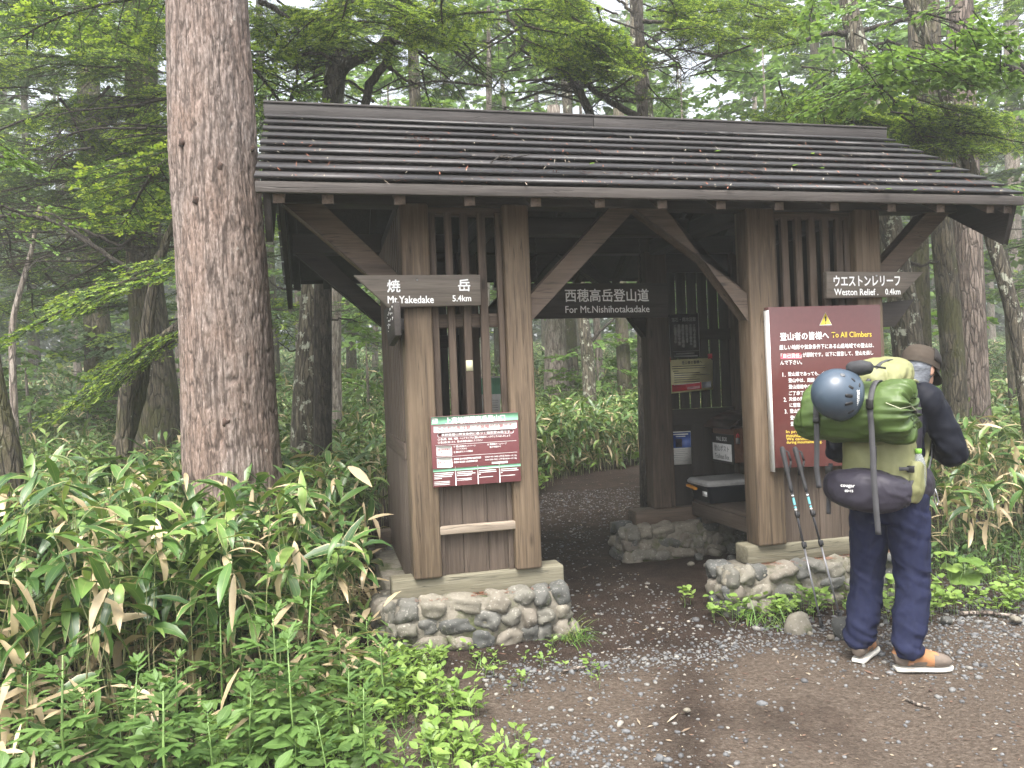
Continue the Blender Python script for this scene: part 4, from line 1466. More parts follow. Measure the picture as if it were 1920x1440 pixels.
tree('conifer_tree', 'smooth pale trunk behind the lichened leaning one', 'tree', [at(614, 800, 13), at(616, 700, 13), at(622, 480, 13), at(626, 150, 13), at(628, -60, 13)], [.24, .2, .17, .15, .13], M['barkpale'], None, n=14, seed=27)

# ---- trunks seen through the passage
for lab, pts, rad, mk, nm in (
        ('grey trunk with widening base seen through the passage beside the left post', [at(1042, 690, 18), at(1041, 650, 18), at(1040, 590, 18), at(1038, 200, 18)], [.36, .25, .2, .16], 'barkpale', 'conifer_tree'),
        ('leaning mottled trunk with a side limb seen in the middle of the passage', [at(1106, 740, 15), at(1102, 660, 15), at(1092, 590, 15), at(1075, 400, 15), at(1060, 150, 15)], [.15, .125, .112, .1, .09], 'barklich', 'birch_tree'),
        ('grey trunk seen through the passage just left of the inner back post', [at(1170, 700, 17), at(1168, 650, 17), at(1164, 590, 17), at(1160, 200, 17)], [.17, .15, .13, .12], 'barkmoss', 'conifer_tree'),
        ('slim trunk behind the passage between the grey and the mottled one', [at(1072, 680, 20), at(1070, 620, 20), at(1068, 560, 20), at(1066, 100, 20)], [.17, .15, .13, .1], 'barkmoss', 'conifer_tree'),
        ('hazy grey trunk behind the thin leaning stem at the right edge', [at(1906, 720, 27), at(1904, 600, 27), at(1900, 400, 27), at(1893, -20, 27)], [.3, .27, .24, .2], 'barkpale', 'conifer_tree'),
        ('forked hazy stem at the right edge beside the grey trunk', [at(1898, 640, 14), at(1893, 560, 14), at(1884, 490, 14), at(1870, 400, 14)], [.1, .09, .075, .06], 'barkmoss', 'broadleaf_tree')):
    lb = [limb([(1110, 640), (1135, 610), (1150, 600), (1160, 585)], 15, .036, .015)] if 'leaning mottled' in lab else ()
    tree(nm, lab, 'tree', pts, rad, M[mk], None, n=12, seed=len(lab), limbs=lb)

# ---- the forest behind: four conifer kinds and two broad-leaved kinds, copied
PROTO = []


def proto(name, label, crown, mats, H, r, mk, group, seed, lean=.0):
    t = thing(name, label, 'tree', (0, 0, 0), group=group)
    trunk_geo([(0, 0, -.3), (lean * .2, 0, H * .1), (lean * .5, 0, H * .4), (lean, .0, H * .75), (lean, 0, H)], [r * 1.35, r, r * .8, r * .5, r * .1], 9, .08, seed=seed, seg=14).build('trunk', M[mk], t, smooth=True)
    crown.build('crown', mats, t)
    return t


G1, G2 = 'misty conifers filling the forest behind the gate', 'pale green broad leaved trees in the mist'
mid = [proto('conifer_tree', 'dark needled tree standing in the first rows of the misty forest', conifer_crown(60 + i, 9.0, 2.0 + i * .4, 2.4, 22, BD + BM[:2]), CM, 14, .17, ('barkmoss', 'limb', 'barkmoss')[i], 'dark conifers in the first rows of the forest', i) for i in range(3)]
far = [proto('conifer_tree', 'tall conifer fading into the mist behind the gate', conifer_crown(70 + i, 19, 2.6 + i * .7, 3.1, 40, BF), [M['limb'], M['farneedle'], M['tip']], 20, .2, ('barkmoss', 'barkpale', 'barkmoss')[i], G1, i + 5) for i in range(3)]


def broad_crown(seed, z0, z1, Rm, n, kinds, ln):
    rs = np.random.default_rng(seed)
    g = Geo()
    for i in range(n):
        a, z = rs.uniform(0, 6.28), rs.uniform(z0, z1)
        rr = Rm * math.sqrt(rs.random()) * (1 - .5 * abs((z - z0) / (z1 - z0) - .45))
        p = Vector((math.cos(a) * rr * .6, math.sin(a) * rr * .6, z))
        q = p + Vector((math.cos(a), math.sin(a), rs.uniform(-.3, .2))) * rs.uniform(*ln)
        put(g, kinds[int(rs.integers(len(kinds)))], p, q, rs.uniform(-.4, .4))
    return g


bro = [proto('broadleaf_tree', 'pale green broad leaved tree dissolving into the mist', broad_crown(90 + i, 2.6, 11, 3.0, 60, SF, (1.0, 1.7)), CB, 10, .1, 'barkpale', G2, i + 9, .5) for i in range(2)]
shr = proto('broadleaf_shrub', 'light green bush in the mist just above the bamboo grass', broad_crown(95, .5, 2.6, 1.6, 46, SF, (.6, 1.0)), CB, 2.4, .05, 'barkpale', 'light green bushes in the mist', 30, .1)
used = set()


def copy_tree(p, loc, rz, sc):
    if p.name not in used:
        used.add(p.name); t = p
    else:
        t = p.copy(); COL.objects.link(t)
        for ch in p.children:
            c = ch.copy(); COL.objects.link(c); c.parent = t
    t.location = loc
    t.rotation_euler = (0, 0, rz)
    t.scale = (sc, sc, sc)
    return t


frs = np.random.default_rng(44)
spots = []


def try_place(p, px, d, sc, gap):
    w_ = at(px, 720, d)
    x, y = w_.x, w_.y
    if dpath(np.array([x]), np.array([y]))[0] < 1.3 or any((x - a) ** 2 + (y - b) ** 2 < gap * gap for a, b in spots): return
    spots.append((x, y))
    copy_tree(p, (x, y, float(hgt(x, y))), frs.uniform(0, 6.28), sc)


for px, d, s_ in ((-330, 9.5, 1), (-120, 12.5, 1.05), (390, 13, 1), (470, 11, .85), (800, 14, .9), (1390, 14.5, 1), (1560, 13, .9), (2030, 12, 1), (1700, 14.5, 1), (2200, 10, .9), (-420, 14, 1.1)):
    try_place(mid[int(frs.integers(3))], px, d, s_, 1.0)
for px, d in ((900, 17), (1000, 21), (1300, 19), (1480, 17), (1130, 24), (760, 20), (1620, 21), (1850, 18), (560, 22), (1960, 22), (330, 24), (1400, 27), (700, 32), (1060, 34), (1360, 33), (1600, 28), (150, 29), (450, 31)):
    try_place(bro[int(frs.integers(2))], px, d, frs.uniform(.8, 1.2) * (1 if d < 24 else 1.3), 1.5)
for px, d in ((545, 11), (690, 15), (860, 17), (1690, 12.5), (1120, 17), (1880, 15), (60, 13), (420, 17), (1240, 18)):
    try_place(shr, px, d, frs.uniform(.7, 1.1), .8)
for i in range(70):
    d = 15 + 47 * frs.random() ** .8
    try_place(far[int(frs.integers(3))], frs.uniform(-250, 2170), d, frs.uniform(.75, 1.25), 2.3)
for p in mid + far + bro + [shr]: assert p.name in used
# ------------------------------------------------------------------ signs, papers, letter box, bin, poles
MAROON = simple('maroon_sign_panel', (.15, .052, .056), .3, var=.06)
GLOSSBROWN = simple('glossy_brown_sign_panel', (.105, .037, .034), .12, var=.05)
GREENB = simple('pale_green_print', (.19, .42, .27), .4, var=.05)
PRINT = simple('grey_red_print', (.36, .16, .16), .6, var=.05)
BLACKP = simple('black_plastic', (.012, .012, .013), .45, var=.1)
BLACKPRINT = simple('black_print', (.03, .03, .03), .6, var=.05)
GREYPRINT = simple('grey_print', (.32, .32, .31), .6, var=.05)
REDP = simple('red_print', (.5, .03, .05), .5, var=.08)
METAL = simple('grey_steel', (.45, .45, .46), .35, .9, var=.05)

_TX = {}


def text_geo(body, off=0.0, res=2, spacing=1.0, vert=False):
    key = (body, off, spacing)
    if key in _TX: return _TX[key]
    c = bpy.data.curves.new('lettering', 'FONT')
    c.body = body
    c.resolution_u = res
    c.offset = off
    c.space_character = spacing
    c.align_x = 'CENTER' if vert else 'LEFT'
    if vert: c.space_line = 1.0
    o = bpy.data.objects.new('lettering', c)
    COL.objects.link(o)
    dg = bpy.context.evaluated_depsgraph_get()
    me = bpy.data.meshes.new_from_object(o.evaluated_get(dg))
    V = np.array([v.co for v in me.vertices])
    T = []
    for p in me.polygons:
        vs = list(p.vertices)
        for q in range(1, len(vs) - 1): T.append((vs[0], vs[q], vs[q + 1]))
    bpy.data.objects.remove(o); bpy.data.curves.remove(c); bpy.data.meshes.remove(me)
    V[:, :2] -= V[:, :2].min(0)
    V[:, :2] /= V[:, :2].max(0)
    _TX[key] = (V, np.array(T))
    return _TX[key]


class Plate:
    """a sign face: points are world x, z on the plane y (facing the camera side)"""

    def __init__(s, root, y, org):
        s.root, s.y, s.org = root, y, Vector(org)
        s.layers = {}
        s.k = 0

    def W(s, px, py): return aty(px, py, s.y)

    def geo(s, mat, name='lettering'):
        if (mat.name, name) not in s.layers: s.layers[(mat.name, name)] = (Geo(), mat, name)
        return s.layers[(mat.name, name)][0]

    def text(s, body, x0, y0, x1, y1, h, mat, off=.012, spacing=1.0, lift=.0022, zc=None, vert=False):
        a, b = s.W(x0, y0), s.W(x1, y1)
        dist = (a - CAM).dot(_f)
        hh = h * dist / FPX
        V, T = text_geo(body, 0.0, spacing=spacing, vert=vert)
        X = a.x + (b.x - a.x) * V[:, 0]
        Z = (a.z + (b.z - a.z) * V[:, 0]) + (V[:, 1] - .5) * hh
        bo = off * hh * 1.3
        for q, (ox, oz) in enumerate(((0, 0), (bo, bo * .5), (-bo, -bo * .5), (-bo * .5, bo), (bo * .5, -bo)) if off > .004 else ((0, 0),)):
            P = np.stack([X + ox, np.full(len(X), s.y - lift - q * .00012), Z + oz], 1) - np.array(s.org)
            s.geo(mat).add(P, None, T[:, ::1], attr=P)

    def rect(s, x0, y0, x1, y1, h, mat, lift=.001, r=0.0, name='printed_panel', th=.0006):
        """band whose centre line runs between two pixels, h pixels tall"""
        a, b = s.W(x0, y0), s.W(x1, y1)
        hh = h * (a - CAM).dot(_f) / FPX / 2
        w_ = b.x - a.x
        r = min(r, .98) * min(hh, w_ / 2)
        pts = []
        if r <= 1e-6: pts = [(0, -hh), (w_, -hh), (w_, hh), (0, hh)]
        else:
            for cx, cz, a0 in ((w_ - r, -hh + r, -90), (w_ - r, hh - r, 0), (r, hh - r, 90), (r, -hh + r, 180)):
                for q in range(4):
                    an = R(a0 + q * 30)
                    pts.append((cx + r * math.cos(an), cz + r * math.sin(an)))
        pts = [(a.x + u - s.org.x, a.z + (b.z - a.z) * u / w_ + v - s.org.z) for u, v in pts]
        s.geo(mat, name).prism(pts, th, o=s.y - s.org.y - lift - th)

    def done(s):
        for g, m, n in s.layers.values(): g.build(n, m, s.root)


def sign_poly(name, label, cat, pts, y, th, mat, group=None, bevel=.003, part='board'):
    cx = sum(p[0] for p in pts) / len(pts); cz = min(p[1] for p in pts)
    t = thing(name, label, cat, (cx, y, cz), group=group)
    g = Geo().prism([(a - cx, b - cz) for a, b in pts], th, o=0)
    g.build(part, mat, t, bevel=bevel, fix=True)
    return t, Plate(t, y, (cx, y, cz))


# arrow board, left
t, p = sign_poly('arrow_sign', 'weathered wooden arrow board pointing left, reading Mt.Yakedake 5.4km', 'sign', [(.385, 2.021), (.933, 2.025), (.934, 2.208), (.191, 2.209)], -.05, .042, M['sign'])
p.text('焼', 726, 536.5, 750, 536, 23, M['white'], .02)
p.text('岳', 859, 535, 881, 534.7, 22, M['white'], .02)
p.text('Mt.Yakedake', 727, 562, 813, 561.5, 13.5, M['white'], .02)
p.text('5.4km', 848.5, 559.5, 883, 559, 11.5, M['white'], .02)
for q in ((782, 525), (784, 568)): p.rect(q[0] - 1.6, q[1], q[0] + 1.6, q[1], 3, METAL, r=.9, name='nail', th=.003)
p.done()
# arrow board, right
t, p = sign_poly('arrow_sign', 'weathered wooden arrow board pointing right above the brown notice board, reading 0.4km', 'sign', [(3.294, 2.034), (3.865, 2.037), (4.063, 2.204), (3.298, 2.212)], -.05, .042, M['sign'])
p.text('ウエストンレリーフ', 1563, 527, 1687, 526, 19.5, M['white'], .02)
p.text('Weston Relief .', 1564, 547.5, 1646, 547.5, 12, M['white'], .018)
p.text('0.4km', 1659.5, 547, 1687.6, 546.5, 11, M['white'], .02)
for q in ((1643, 517),): p.rect(q[0] - 1.6, q[1], q[0] + 1.6, q[1], 3, METAL, r=.9, name='nail', th=.003)
p.done()
# dark board turned away, under it
t, p = sign_poly('arrow_sign', 'dark blank back of an arrow board jutting right from the last post', 'sign', [(3.772, 1.838), (3.906, 1.839), (4.077, 2.030), (3.772, 2.004)], .06, .04, M['signdark'])
# thick dark board on the left side wall
t = thing('side_sign', 'thick black board seen almost edge on below the left arrow board', 'sign', (.40, .05, 1.84))
g = Geo().prism([(-.33, .185), (-.33, .0), (.12, -.035), (.40, .15), (.40, .215)], .036, axis='x', o=-.006)
g.build('board', M['signdark'], t, bevel=.003, fix=True)
g = Geo()
r5 = np.random.default_rng(5)
for i in range(26):
    yy, zz = r5.uniform(-.25, .12), r5.uniform(.05, .17)
    g.box(-.0085, -.0065, yy, yy + r5.uniform(.008, .03), zz, zz + r5.uniform(.004, .012))
g.build('lettering', M['white'], t)
g = Geo().box(.03, .075, -.05, .1, .05, .12); g.build('mount', M['signdark'], t)

# hanging sign in the passage
t, p = sign_poly('hanging_sign', 'long black wooden sign hanging over the passage, reading For Mt.Nishihotakadake', 'sign', [(1.45, 2.026), (2.634, 2.018), (2.64, 2.281), (1.45, 2.290)], 1.0, .036, M['signdark'])
p.text('西穂高岳登山道', 1059.5, 554, 1216, 553.5, 24, M['white'], .012)
p.text('For Mt.Nishihotakadake', 1060, 580.5, 1217.5, 579, 13, M['white'], .006)
p.done()
for px in (1008, 1203):
    a = aty(px, 515, 1.0)
    g = Geo()
    zz = np.linspace(2.283, 2.64, 14)
    for i in range(13):
        g.tube([(a.x - p.org.x + (.006 if i % 2 else -.006), .018, zz[i] - p.org.z), (a.x - p.org.x - (.006 if i % 2 else -.006), .018, zz[i + 1] - p.org.z)], .0028, 5)
    g.build('chain', simple('dark_chain', (.06, .055, .05), .5, .6), t)


# maroon information board on the left bay
def P1(zx, zy): return 800 + zx * .10765, 765 + zy * .10765


t, p = sign_poly('information_board', 'small maroon board with pale green heading fixed across the left bay', 'sign', [(.607, .952), (1.141, .954), (1.135, 1.376), (.605, 1.369)], -.03, .022, MAROON, bevel=.001, part='panel')
K = .10765


def tx(body, x0, y0, x1, y1, h, mat, **k): p.text(body, *P1(x0, y0), *P1(x1, y1), h * K, mat, **k)
def rc(x0, y0, x1, y1, h, mat, **k): p.rect(*P1(x0, y0), *P1(x1, y1), h * K, mat, **k)


rc(76, 228, 1590, 140, 132, GREENB)
rc(95, 224, 190, 218, 88, M['white'], lift=.002)
tx('✿', 120, 221, 165, 219, 44, GREENB, lift=.003)
tx('上高地西穂高岳登山口', 325, 226, 1360, 166, 118, M['white'])
rc(118, 375, 1566, 292, 118, M['white'], r=.3)
tx('ここから先は登山の装備が必要です', 200, 362, 1490, 298, 76, PRINT, lift=.003)
rc(185, 478, 1515, 402, 76, M['white'], r=.95); rc(195, 477.5, 1505, 402.5, 62, MAROON, r=.95, lift=.002)
tx('長野県登山安全条例に基づく指定登山道です', 255, 473, 1450, 406, 44, M['white'], lift=.004)
tx('○', 193, 552, 228, 550, 34, M['white']); tx('○', 195, 606, 230, 604, 34, M['white'])
tx('登山靴、雨具、地図、ヘッドランプなど登山の装備をしっかりして入山しましょう', 242, 546, 1450, 476, 38, M['white'])
tx('登山道に迷ったら、登山計画書を提出してください', 242, 602, 972, 556, 36, M['white'])
rc(150, 655, 1560, 566, 5, M['white']); rc(162, 860, 1572, 766, 5, M['white'])
rc(168, 752, 440, 742, 170, M['white'], r=.2); rc(178, 955, 446, 945, 172, M['white'], r=.2)
tx('登山計画書の', 198, 728, 408, 718, 34, PRINT, lift=.003); tx('提出方法', 236, 774, 376, 767, 34, PRINT, lift=.003); tx('お問い合わせ先', 195, 956, 428, 946, 34, PRINT, lift=.003)
tx('① 登山計画ネットワーク', 470, 672, 850, 652, 32, M['white']); tx('コンパスから', 510, 712, 698, 702, 30, M['white']); tx('② 登山ポストへの提出', 470, 770, 800, 745, 34, M['white'])
tx('③ 長野県ホームページ', 1055, 636, 1388, 614, 32, M['white']); tx('電子申請から', 1098, 682, 1292, 664, 30, M['white'])
tx('長野県 松本地域振興局 林務環境課', 472, 893, 945, 860, 34, M['white']); tx('長野県 観光部 山岳高原観光課', 472, 947, 886, 916, 34, M['white'])
tx('0263-40-1602 (平日 8:30~17:15)', 1015, 855, 1565, 824, 33, M['white']); tx('026-235-7251 (平日 8:30~17:15)', 1018, 905, 1568, 872, 33, M['white'])
rc(1132, 952, 1410, 934, 36, M['white'])
rc(110, 1095, 1635, 985, 50, GREENB)
for x in (505, 893, 1270): rc(x - 7, 1185 - (x - 505) * .07, x + 7, 1184 - (x - 505) * .07, 330, M['white'], lift=.002)
r6 = np.random.default_rng(6)
for c_, x0, x1 in ((0, 130, 470), (1, 525, 850), (2, 912, 1215), (3, 1290, 1600)):
    dy = -c_ * 27
    for i, ln in enumerate(((1, .95, .9, .4), (.85, 1, .8), (.95, 1, .1), (.92, 1, .1))[c_]):
        rc(x0, 1145 + i * 30 + dy, x0 + (x1 - x0) * ln, 1145 + i * 30 + dy - 22 * ln, 13, M['white'])
    for i in range(3 if c_ == 0 else 2 if c_ == 1 else 1):
        rc(x0, 1290 - (c_ > 0) * 30 + i * 26 + dy, x0 + (x1 - x0) * .8, 1290 - (c_ > 0) * 30 + i * 26 + dy - 17, 10, M['white'])
p.done()


# big brown notice board
def P1(zx, zy): return 1430 + zx * .2222, 560 + zy * .2222


K = .2222
t, p = sign_poly('notice_board', 'large glossy brown notice board with yellow warning triangle, reading To All Climbers', 'sign', [(2.852, .925), (3.677, .90), (3.694, 1.984), (2.844, 1.980)], -.06, .05, GLOSSBROWN, bevel=.002, part='panel')
for zx0, zx1, m_ in ((478, 582, M['white']), (483, 577, M['yellow'])):
    a, b, c_ = p.W(*P1(zx0, 226)), p.W(*P1(zx1, 222)), p.W(*P1(528, 114 if m_ is M['white'] else 121))
    if m_ is M['yellow']: a.z += .004; b.z += .004
    lf = .001 if m_ is M['white'] else .002
    p.geo(m_, 'warning_triangle').prism([(a.x - p.org.x, a.z - p.org.z), (b.x - p.org.x, b.z - p.org.z), (c_.x - p.org.x, c_.z - p.org.z)], .0006, o=-lf - .0006)
rc(523, 172, 535, 172, 42, BLACKPRINT, lift=.004, r=.5); rc(524, 207, 534, 207, 10, BLACKPRINT, lift=.004, r=.9)
tx('登山者の皆様へ', 145, 322, 555, 308, 66, M['white'], off=.016)
tx('To All Climbers', 580, 306, 916, 298, 46, M['yellow'], off=.012)
tx('厳しい地形や気象条件下にある山岳地域での登山は、', 140, 412, 936, 392, 40, M['white'], off=.014)
rc(150, 484, 326, 480, 50, simple('pink_print', (.72, .12, .16), .5, var=.04)); tx('「自己責任」', 152, 482, 324, 478, 36, M['white'], off=.014, lift=.003)
tx('が原則です。以下に留意して、登山を楽し', 336, 475, 930, 455, 38, M['white'], off=.014)
tx('んで下さい。', 148, 541, 330, 536, 36, M['white'], off=.014)
for s_, x0, y0, x1 in (('1.', 166, 641, 190), ('登山道であっても、山には危険があり', 212, 636, 740), ('登山中は、周囲へ気を配りながら行動', 216, 690, 742), ('登山道途中の事故などについては責任', 218, 743, 744), ('ご了承下さい。', 220, 798, 425),
                      ('2.', 176, 852, 200), ('天候の急変などに備え、常に気象情報', 220, 847, 746), ('に留意してください。', 226, 898, 520), ('3.', 184, 952, 206), ('登山届を必ず提出し、無理のない計画', 228, 948, 748), ('登山装備を整えて入山し', 232, 1004, 560), ('登のルールを守る', 234, 1056, 460)):
    tx(s_, x0, y0, x1, y0 - (x1 - x0) * .02, 35, M['white'], off=.014)
for s_, y0, x1 in (('In principle, climbers in', 1126, 600), ('mountainous areas do so', 1155, 590), ('We cannot take responsibility', 1188, 690), ('during mountaineering.', 1216, 500)):
    tx(s_, 196 + (y0 - 1126) * .05, y0, x1, y0 - 8, 30, M['yellow'], off=.014)
p.done()
g = Geo().box(2.842 - p.org.x, 2.8465 - p.org.x, -.004, .052, 0, 1.06); g.build('edge_trim', M['white'], t)

# papers in the right hand booth (fixed on the boards of the back wall)
PW = simple('white_paper', (.72, .72, .68), .55, var=.05)
t, p = sign_poly('poster', 'black poster with grey vertical lettering on the slatted back wall', 'poster', [tuple(aty(x, y, 1.728).xz) for x, y in ((1258, 672), (1312, 670), (1309, 587), (1253, 590))], 1.728, .004, simple('black_poster', (.012, .012, .013), .3), bevel=0, part='sheet')
for a, b in (((1253, 590), (1258, 672)), ((1309, 587), (1312, 670))):
    A_, B_ = p.W(*a), p.W(*b)
    p.geo(GREYPRINT, 'border').beam((A_.x - p.org.x, -.001, A_.z - p.org.z), (B_.x - p.org.x, -.001, B_.z - p.org.z), .004, .002)
p.text('落石・倒木注意', 1259, 600, 1304, 598, 8, GREYPRINT, .02)
for i, s_ in enumerate(('こ\nれ\nよ\nり\n先\nは', 'で\n落\n石\nや\n倒\n木\nの', '危\n険\nが\nあ\nり\nま\nす', '通\n行\nす\nる\n時\nは', '周\n囲\nに\n十\n分', 'ご\n注\n意\n下\nさ\nい')):
    x = 1302 - i * 7.2
    p.text(s_, x - 2, 630 - (i % 3) * 2, x + 2.2, 630 - (i % 3) * 2, 42 - (i % 3) * 4, GREYPRINT, .02, vert=True)
p.rect(1262, 659.5, 1310, 657.5, .8, GREYPRINT); p.rect(1268, 663.5, 1302, 662, 2, GREYPRINT); p.rect(1264, 668.5, 1308, 667, 2, GREYPRINT)
p.done()
t, p = sign_poly('poster', 'cream laminated notice with red block tied below the black poster', 'poster', [tuple(aty(x, y, 1.715).xz) for x, y in ((1258, 738), (1337, 730), (1336, 676), (1331, 671), (1257, 675), (1252, 681))], 1.715, .003, simple('cream_laminate', (.56, .52, .3), .25, var=.05), bevel=0, part='sheet')
p.text('登山者の皆様へ', 1278, 680.5, 1316, 678, 6, BLACKPRINT, .02)
for i, (x0, x1) in enumerate(((1260, 1322), (1260, 1322), (1262, 1272), (1264, 1312), (1264, 1330), (1264, 1306), (1264, 1312), (1264, 1312))):
    y_ = 687.5 + i * 4.1 + (i > 1) * .6
    p.rect(x0, y_, x1, y_ - (x1 - x0) * .045, 1.3, BLACKPRINT)
p.rect(1260, 728.5, 1315, 722.5, 13, REDP); p.rect(1316.5, 722, 1333, 720.5, 11, simple('grey_blue_print', (.3, .32, .35), .5)); p.rect(1263, 722, 1312, 717, 1, M['white'], lift=.002); p.rect(1288, 728, 1312, 725.5, 5, simple('pink_print_light', (.6, .3, .33), .5), lift=.002)
for q in ((1248, 1257, 674.5), (1327, 1335, 668)): p.rect(q[0], q[2], q[1], q[2] - .5, 9, REDP, name='red_tape', lift=.002)
p.done()
t, p = sign_poly('poster', 'white paper with blue picture on top pinned to the lower back wall', 'poster', [tuple(aty(x, y, 1.748).xz) for x, y in ((1257, 872), (1297, 870), (1295, 808), (1255, 810))], 1.748, .0035, PW, bevel=0, part='sheet')
p.rect(1256.5, 826, 1295, 824.3, 29, simple('blue_print', (.03, .08, .3), .4, var=.5, scale=12)); p.rect(1266.5, 831, 1279, 830.5, 16, simple('navy_print', (.012, .012, .03), .4), lift=.002, r=.35)
p.rect(1262, 814.8, 1290, 813.6, 2.2, M['white'], lift=.002); p.rect(1267, 818.5, 1285, 817.7, 1.6, M['white'], lift=.002)
for i in range(7): p.rect(1262 + (i % 3) * 2, 844 + i * 3.4, 1290 - (i % 2) * 5, 843.2 + i * 3.4, .9, GREYPRINT)
p.done()
t, p = sign_poly('poster', 'white notice with pale green heading seen behind the slats of the left bay', 'poster', [tuple(aty(x, y, 1.88).xz) for x, y in ((900, 776), (938, 776), (940, 706), (895, 708))], 1.88, .004, PW, bevel=0, part='sheet')
p.rect(895.8, 724, 939.5, 722.5, 32, GREENB); p.rect(898, 708, 938, 706.6, 3, M['white'], lift=.002)
for i in range(5): p.rect(921, 751 + i * 4.5, 934, 750.6 + i * 4.5, 1, GREYPRINT)
p.done()

# letter box
t = thing('letter_box', 'black and brown wooden letter box with curved lid above the grey lidded bin', 'mailbox', (3.28, 1.43, .80))
WB = wood('red_brown_box_wood', (.07, .028, .014), (.12, .05, .026), (.17, .078, .042), rough=.5, crack=0)
DB_ = simple('black_painted_wood', (.014, .013, .013), .5)
Geo().box(.012, .22, -.17, .175, .012, .30, 'y').build('body', WB, t, bevel=.004)
Geo().box(0, .0115, -.18, .185, .0, .245, 'y').build('front_panel', DB_, t, bevel=.003)
Geo().box(.002, .0115, -.165, .17, .25, .295, 'y').build('letter_flap', WB, t, bevel=.003)
g = Geo()
prof = [(-.05, .300), (.02, .352), (.10, .392), (.18, .415), (.235, .42)]
for i in range(4):
    (a, b), (c_, d_) = prof[i], prof[i + 1]
    g.prism([(a, b - .0), (c_, d_ - .0), (c_, d_ + .016), (a, b + .016)], .46, o=-.235)
g.build('lid', simple('dark_brown_lid', (.055, .035, .03), .45, var=.15), t)
Geo().box(-.006, -.001, -.155, .165, .02, .165).build('label_plate', M['white'], t, bevel=.002)
Geo().box(.22, .455, -.06, .06, .06, .24).build('bracket', M['dark'], t)


def side_text(body, y0, y1, z0, z1, mat, x, off=.01):
    V, T = text_geo(body, 0.0)
    P = np.stack([np.full(len(V), x), y0 + (y1 - y0) * V[:, 0], z0 + (z1 - z0) * V[:, 1]], 1)
    g_ = Geo(); g_.add(P, None, T, attr=P); g_.build('lettering', mat, t)


side_text('登山ポスト', .135, -.12, .098, .150, BLACKPRINT, -.0075, .02)
side_text('Trailhead Box', .125, -.12, .035, .075, BLACKPRINT, -.0075)
side_text('MAIL BOX', .10, -.08, .187, .222, M['white'], -.0015, .02)
o = Geo().box(.03, .06, -.19, -.171, .17, .22).build('padlock', METAL, t, bevel=.004)
o = Geo().tube([(.035, -.18, .22), (.036, -.18, .245), (.045, -.18, .255), (.054, -.18, .245), (.055, -.18, .22)], .004, 6).build('hasp', REDP, t)

# storage bin
t = thing('storage_bin', 'dark blue plastic bin with pale grey lid and orange latch on the bench', 'storage bin', (3.05, 1.27, .483))
NAVY = simple('navy_plastic', (.012, .017, .03), .4)
g = Geo()
rr = lambda x0, x1, y0, y1, z, r: np.array([(cx + r * math.cos(R(a)), cy + r * math.sin(R(a)), z) for cx, cy, a0 in ((x1 - r, y0 + r, -90), (x1 - r, y1 - r, 0), (x0 + r, y1 - r, 90), (x0 + r, y0 + r, 180)) for a in (a0, a0 + 30, a0 + 60, a0 + 90)])
g.loft([rr(.03, .47, .025, .345, 0, .03), rr(.01, .49, .01, .36, .125, .03), rr(.0, .5, 0, .37, .13, .035), rr(.0, .5, 0, .37, .145, .035)])
g.build('box', NAVY, t, bevel=0)
g = Geo()
g.loft([rr(-.015, .515, -.015, .385, .146, .04), rr(-.015, .515, -.015, .385, .166, .04), rr(.0, .5, .0, .37, .186, .04), rr(.03, .47, .03, .34, .192, .03), rr(.06, .44, .055, .315, .187, .03)])
g.build('lid', simple('pale_grey_plastic', (.36, .36, .35), .45), t, bevel=.002)
ORG = simple('orange_plastic', (.6, .25, .03), .4)
g = Geo().beam((-.022, .18, .11), (-.022, .34, .125), .03, .022); g.build('latch', ORG, t, bevel=.004)
g = Geo().box(-.004, .003, .03, .10, .06, .10); g.build('sticker', M['white'], t)

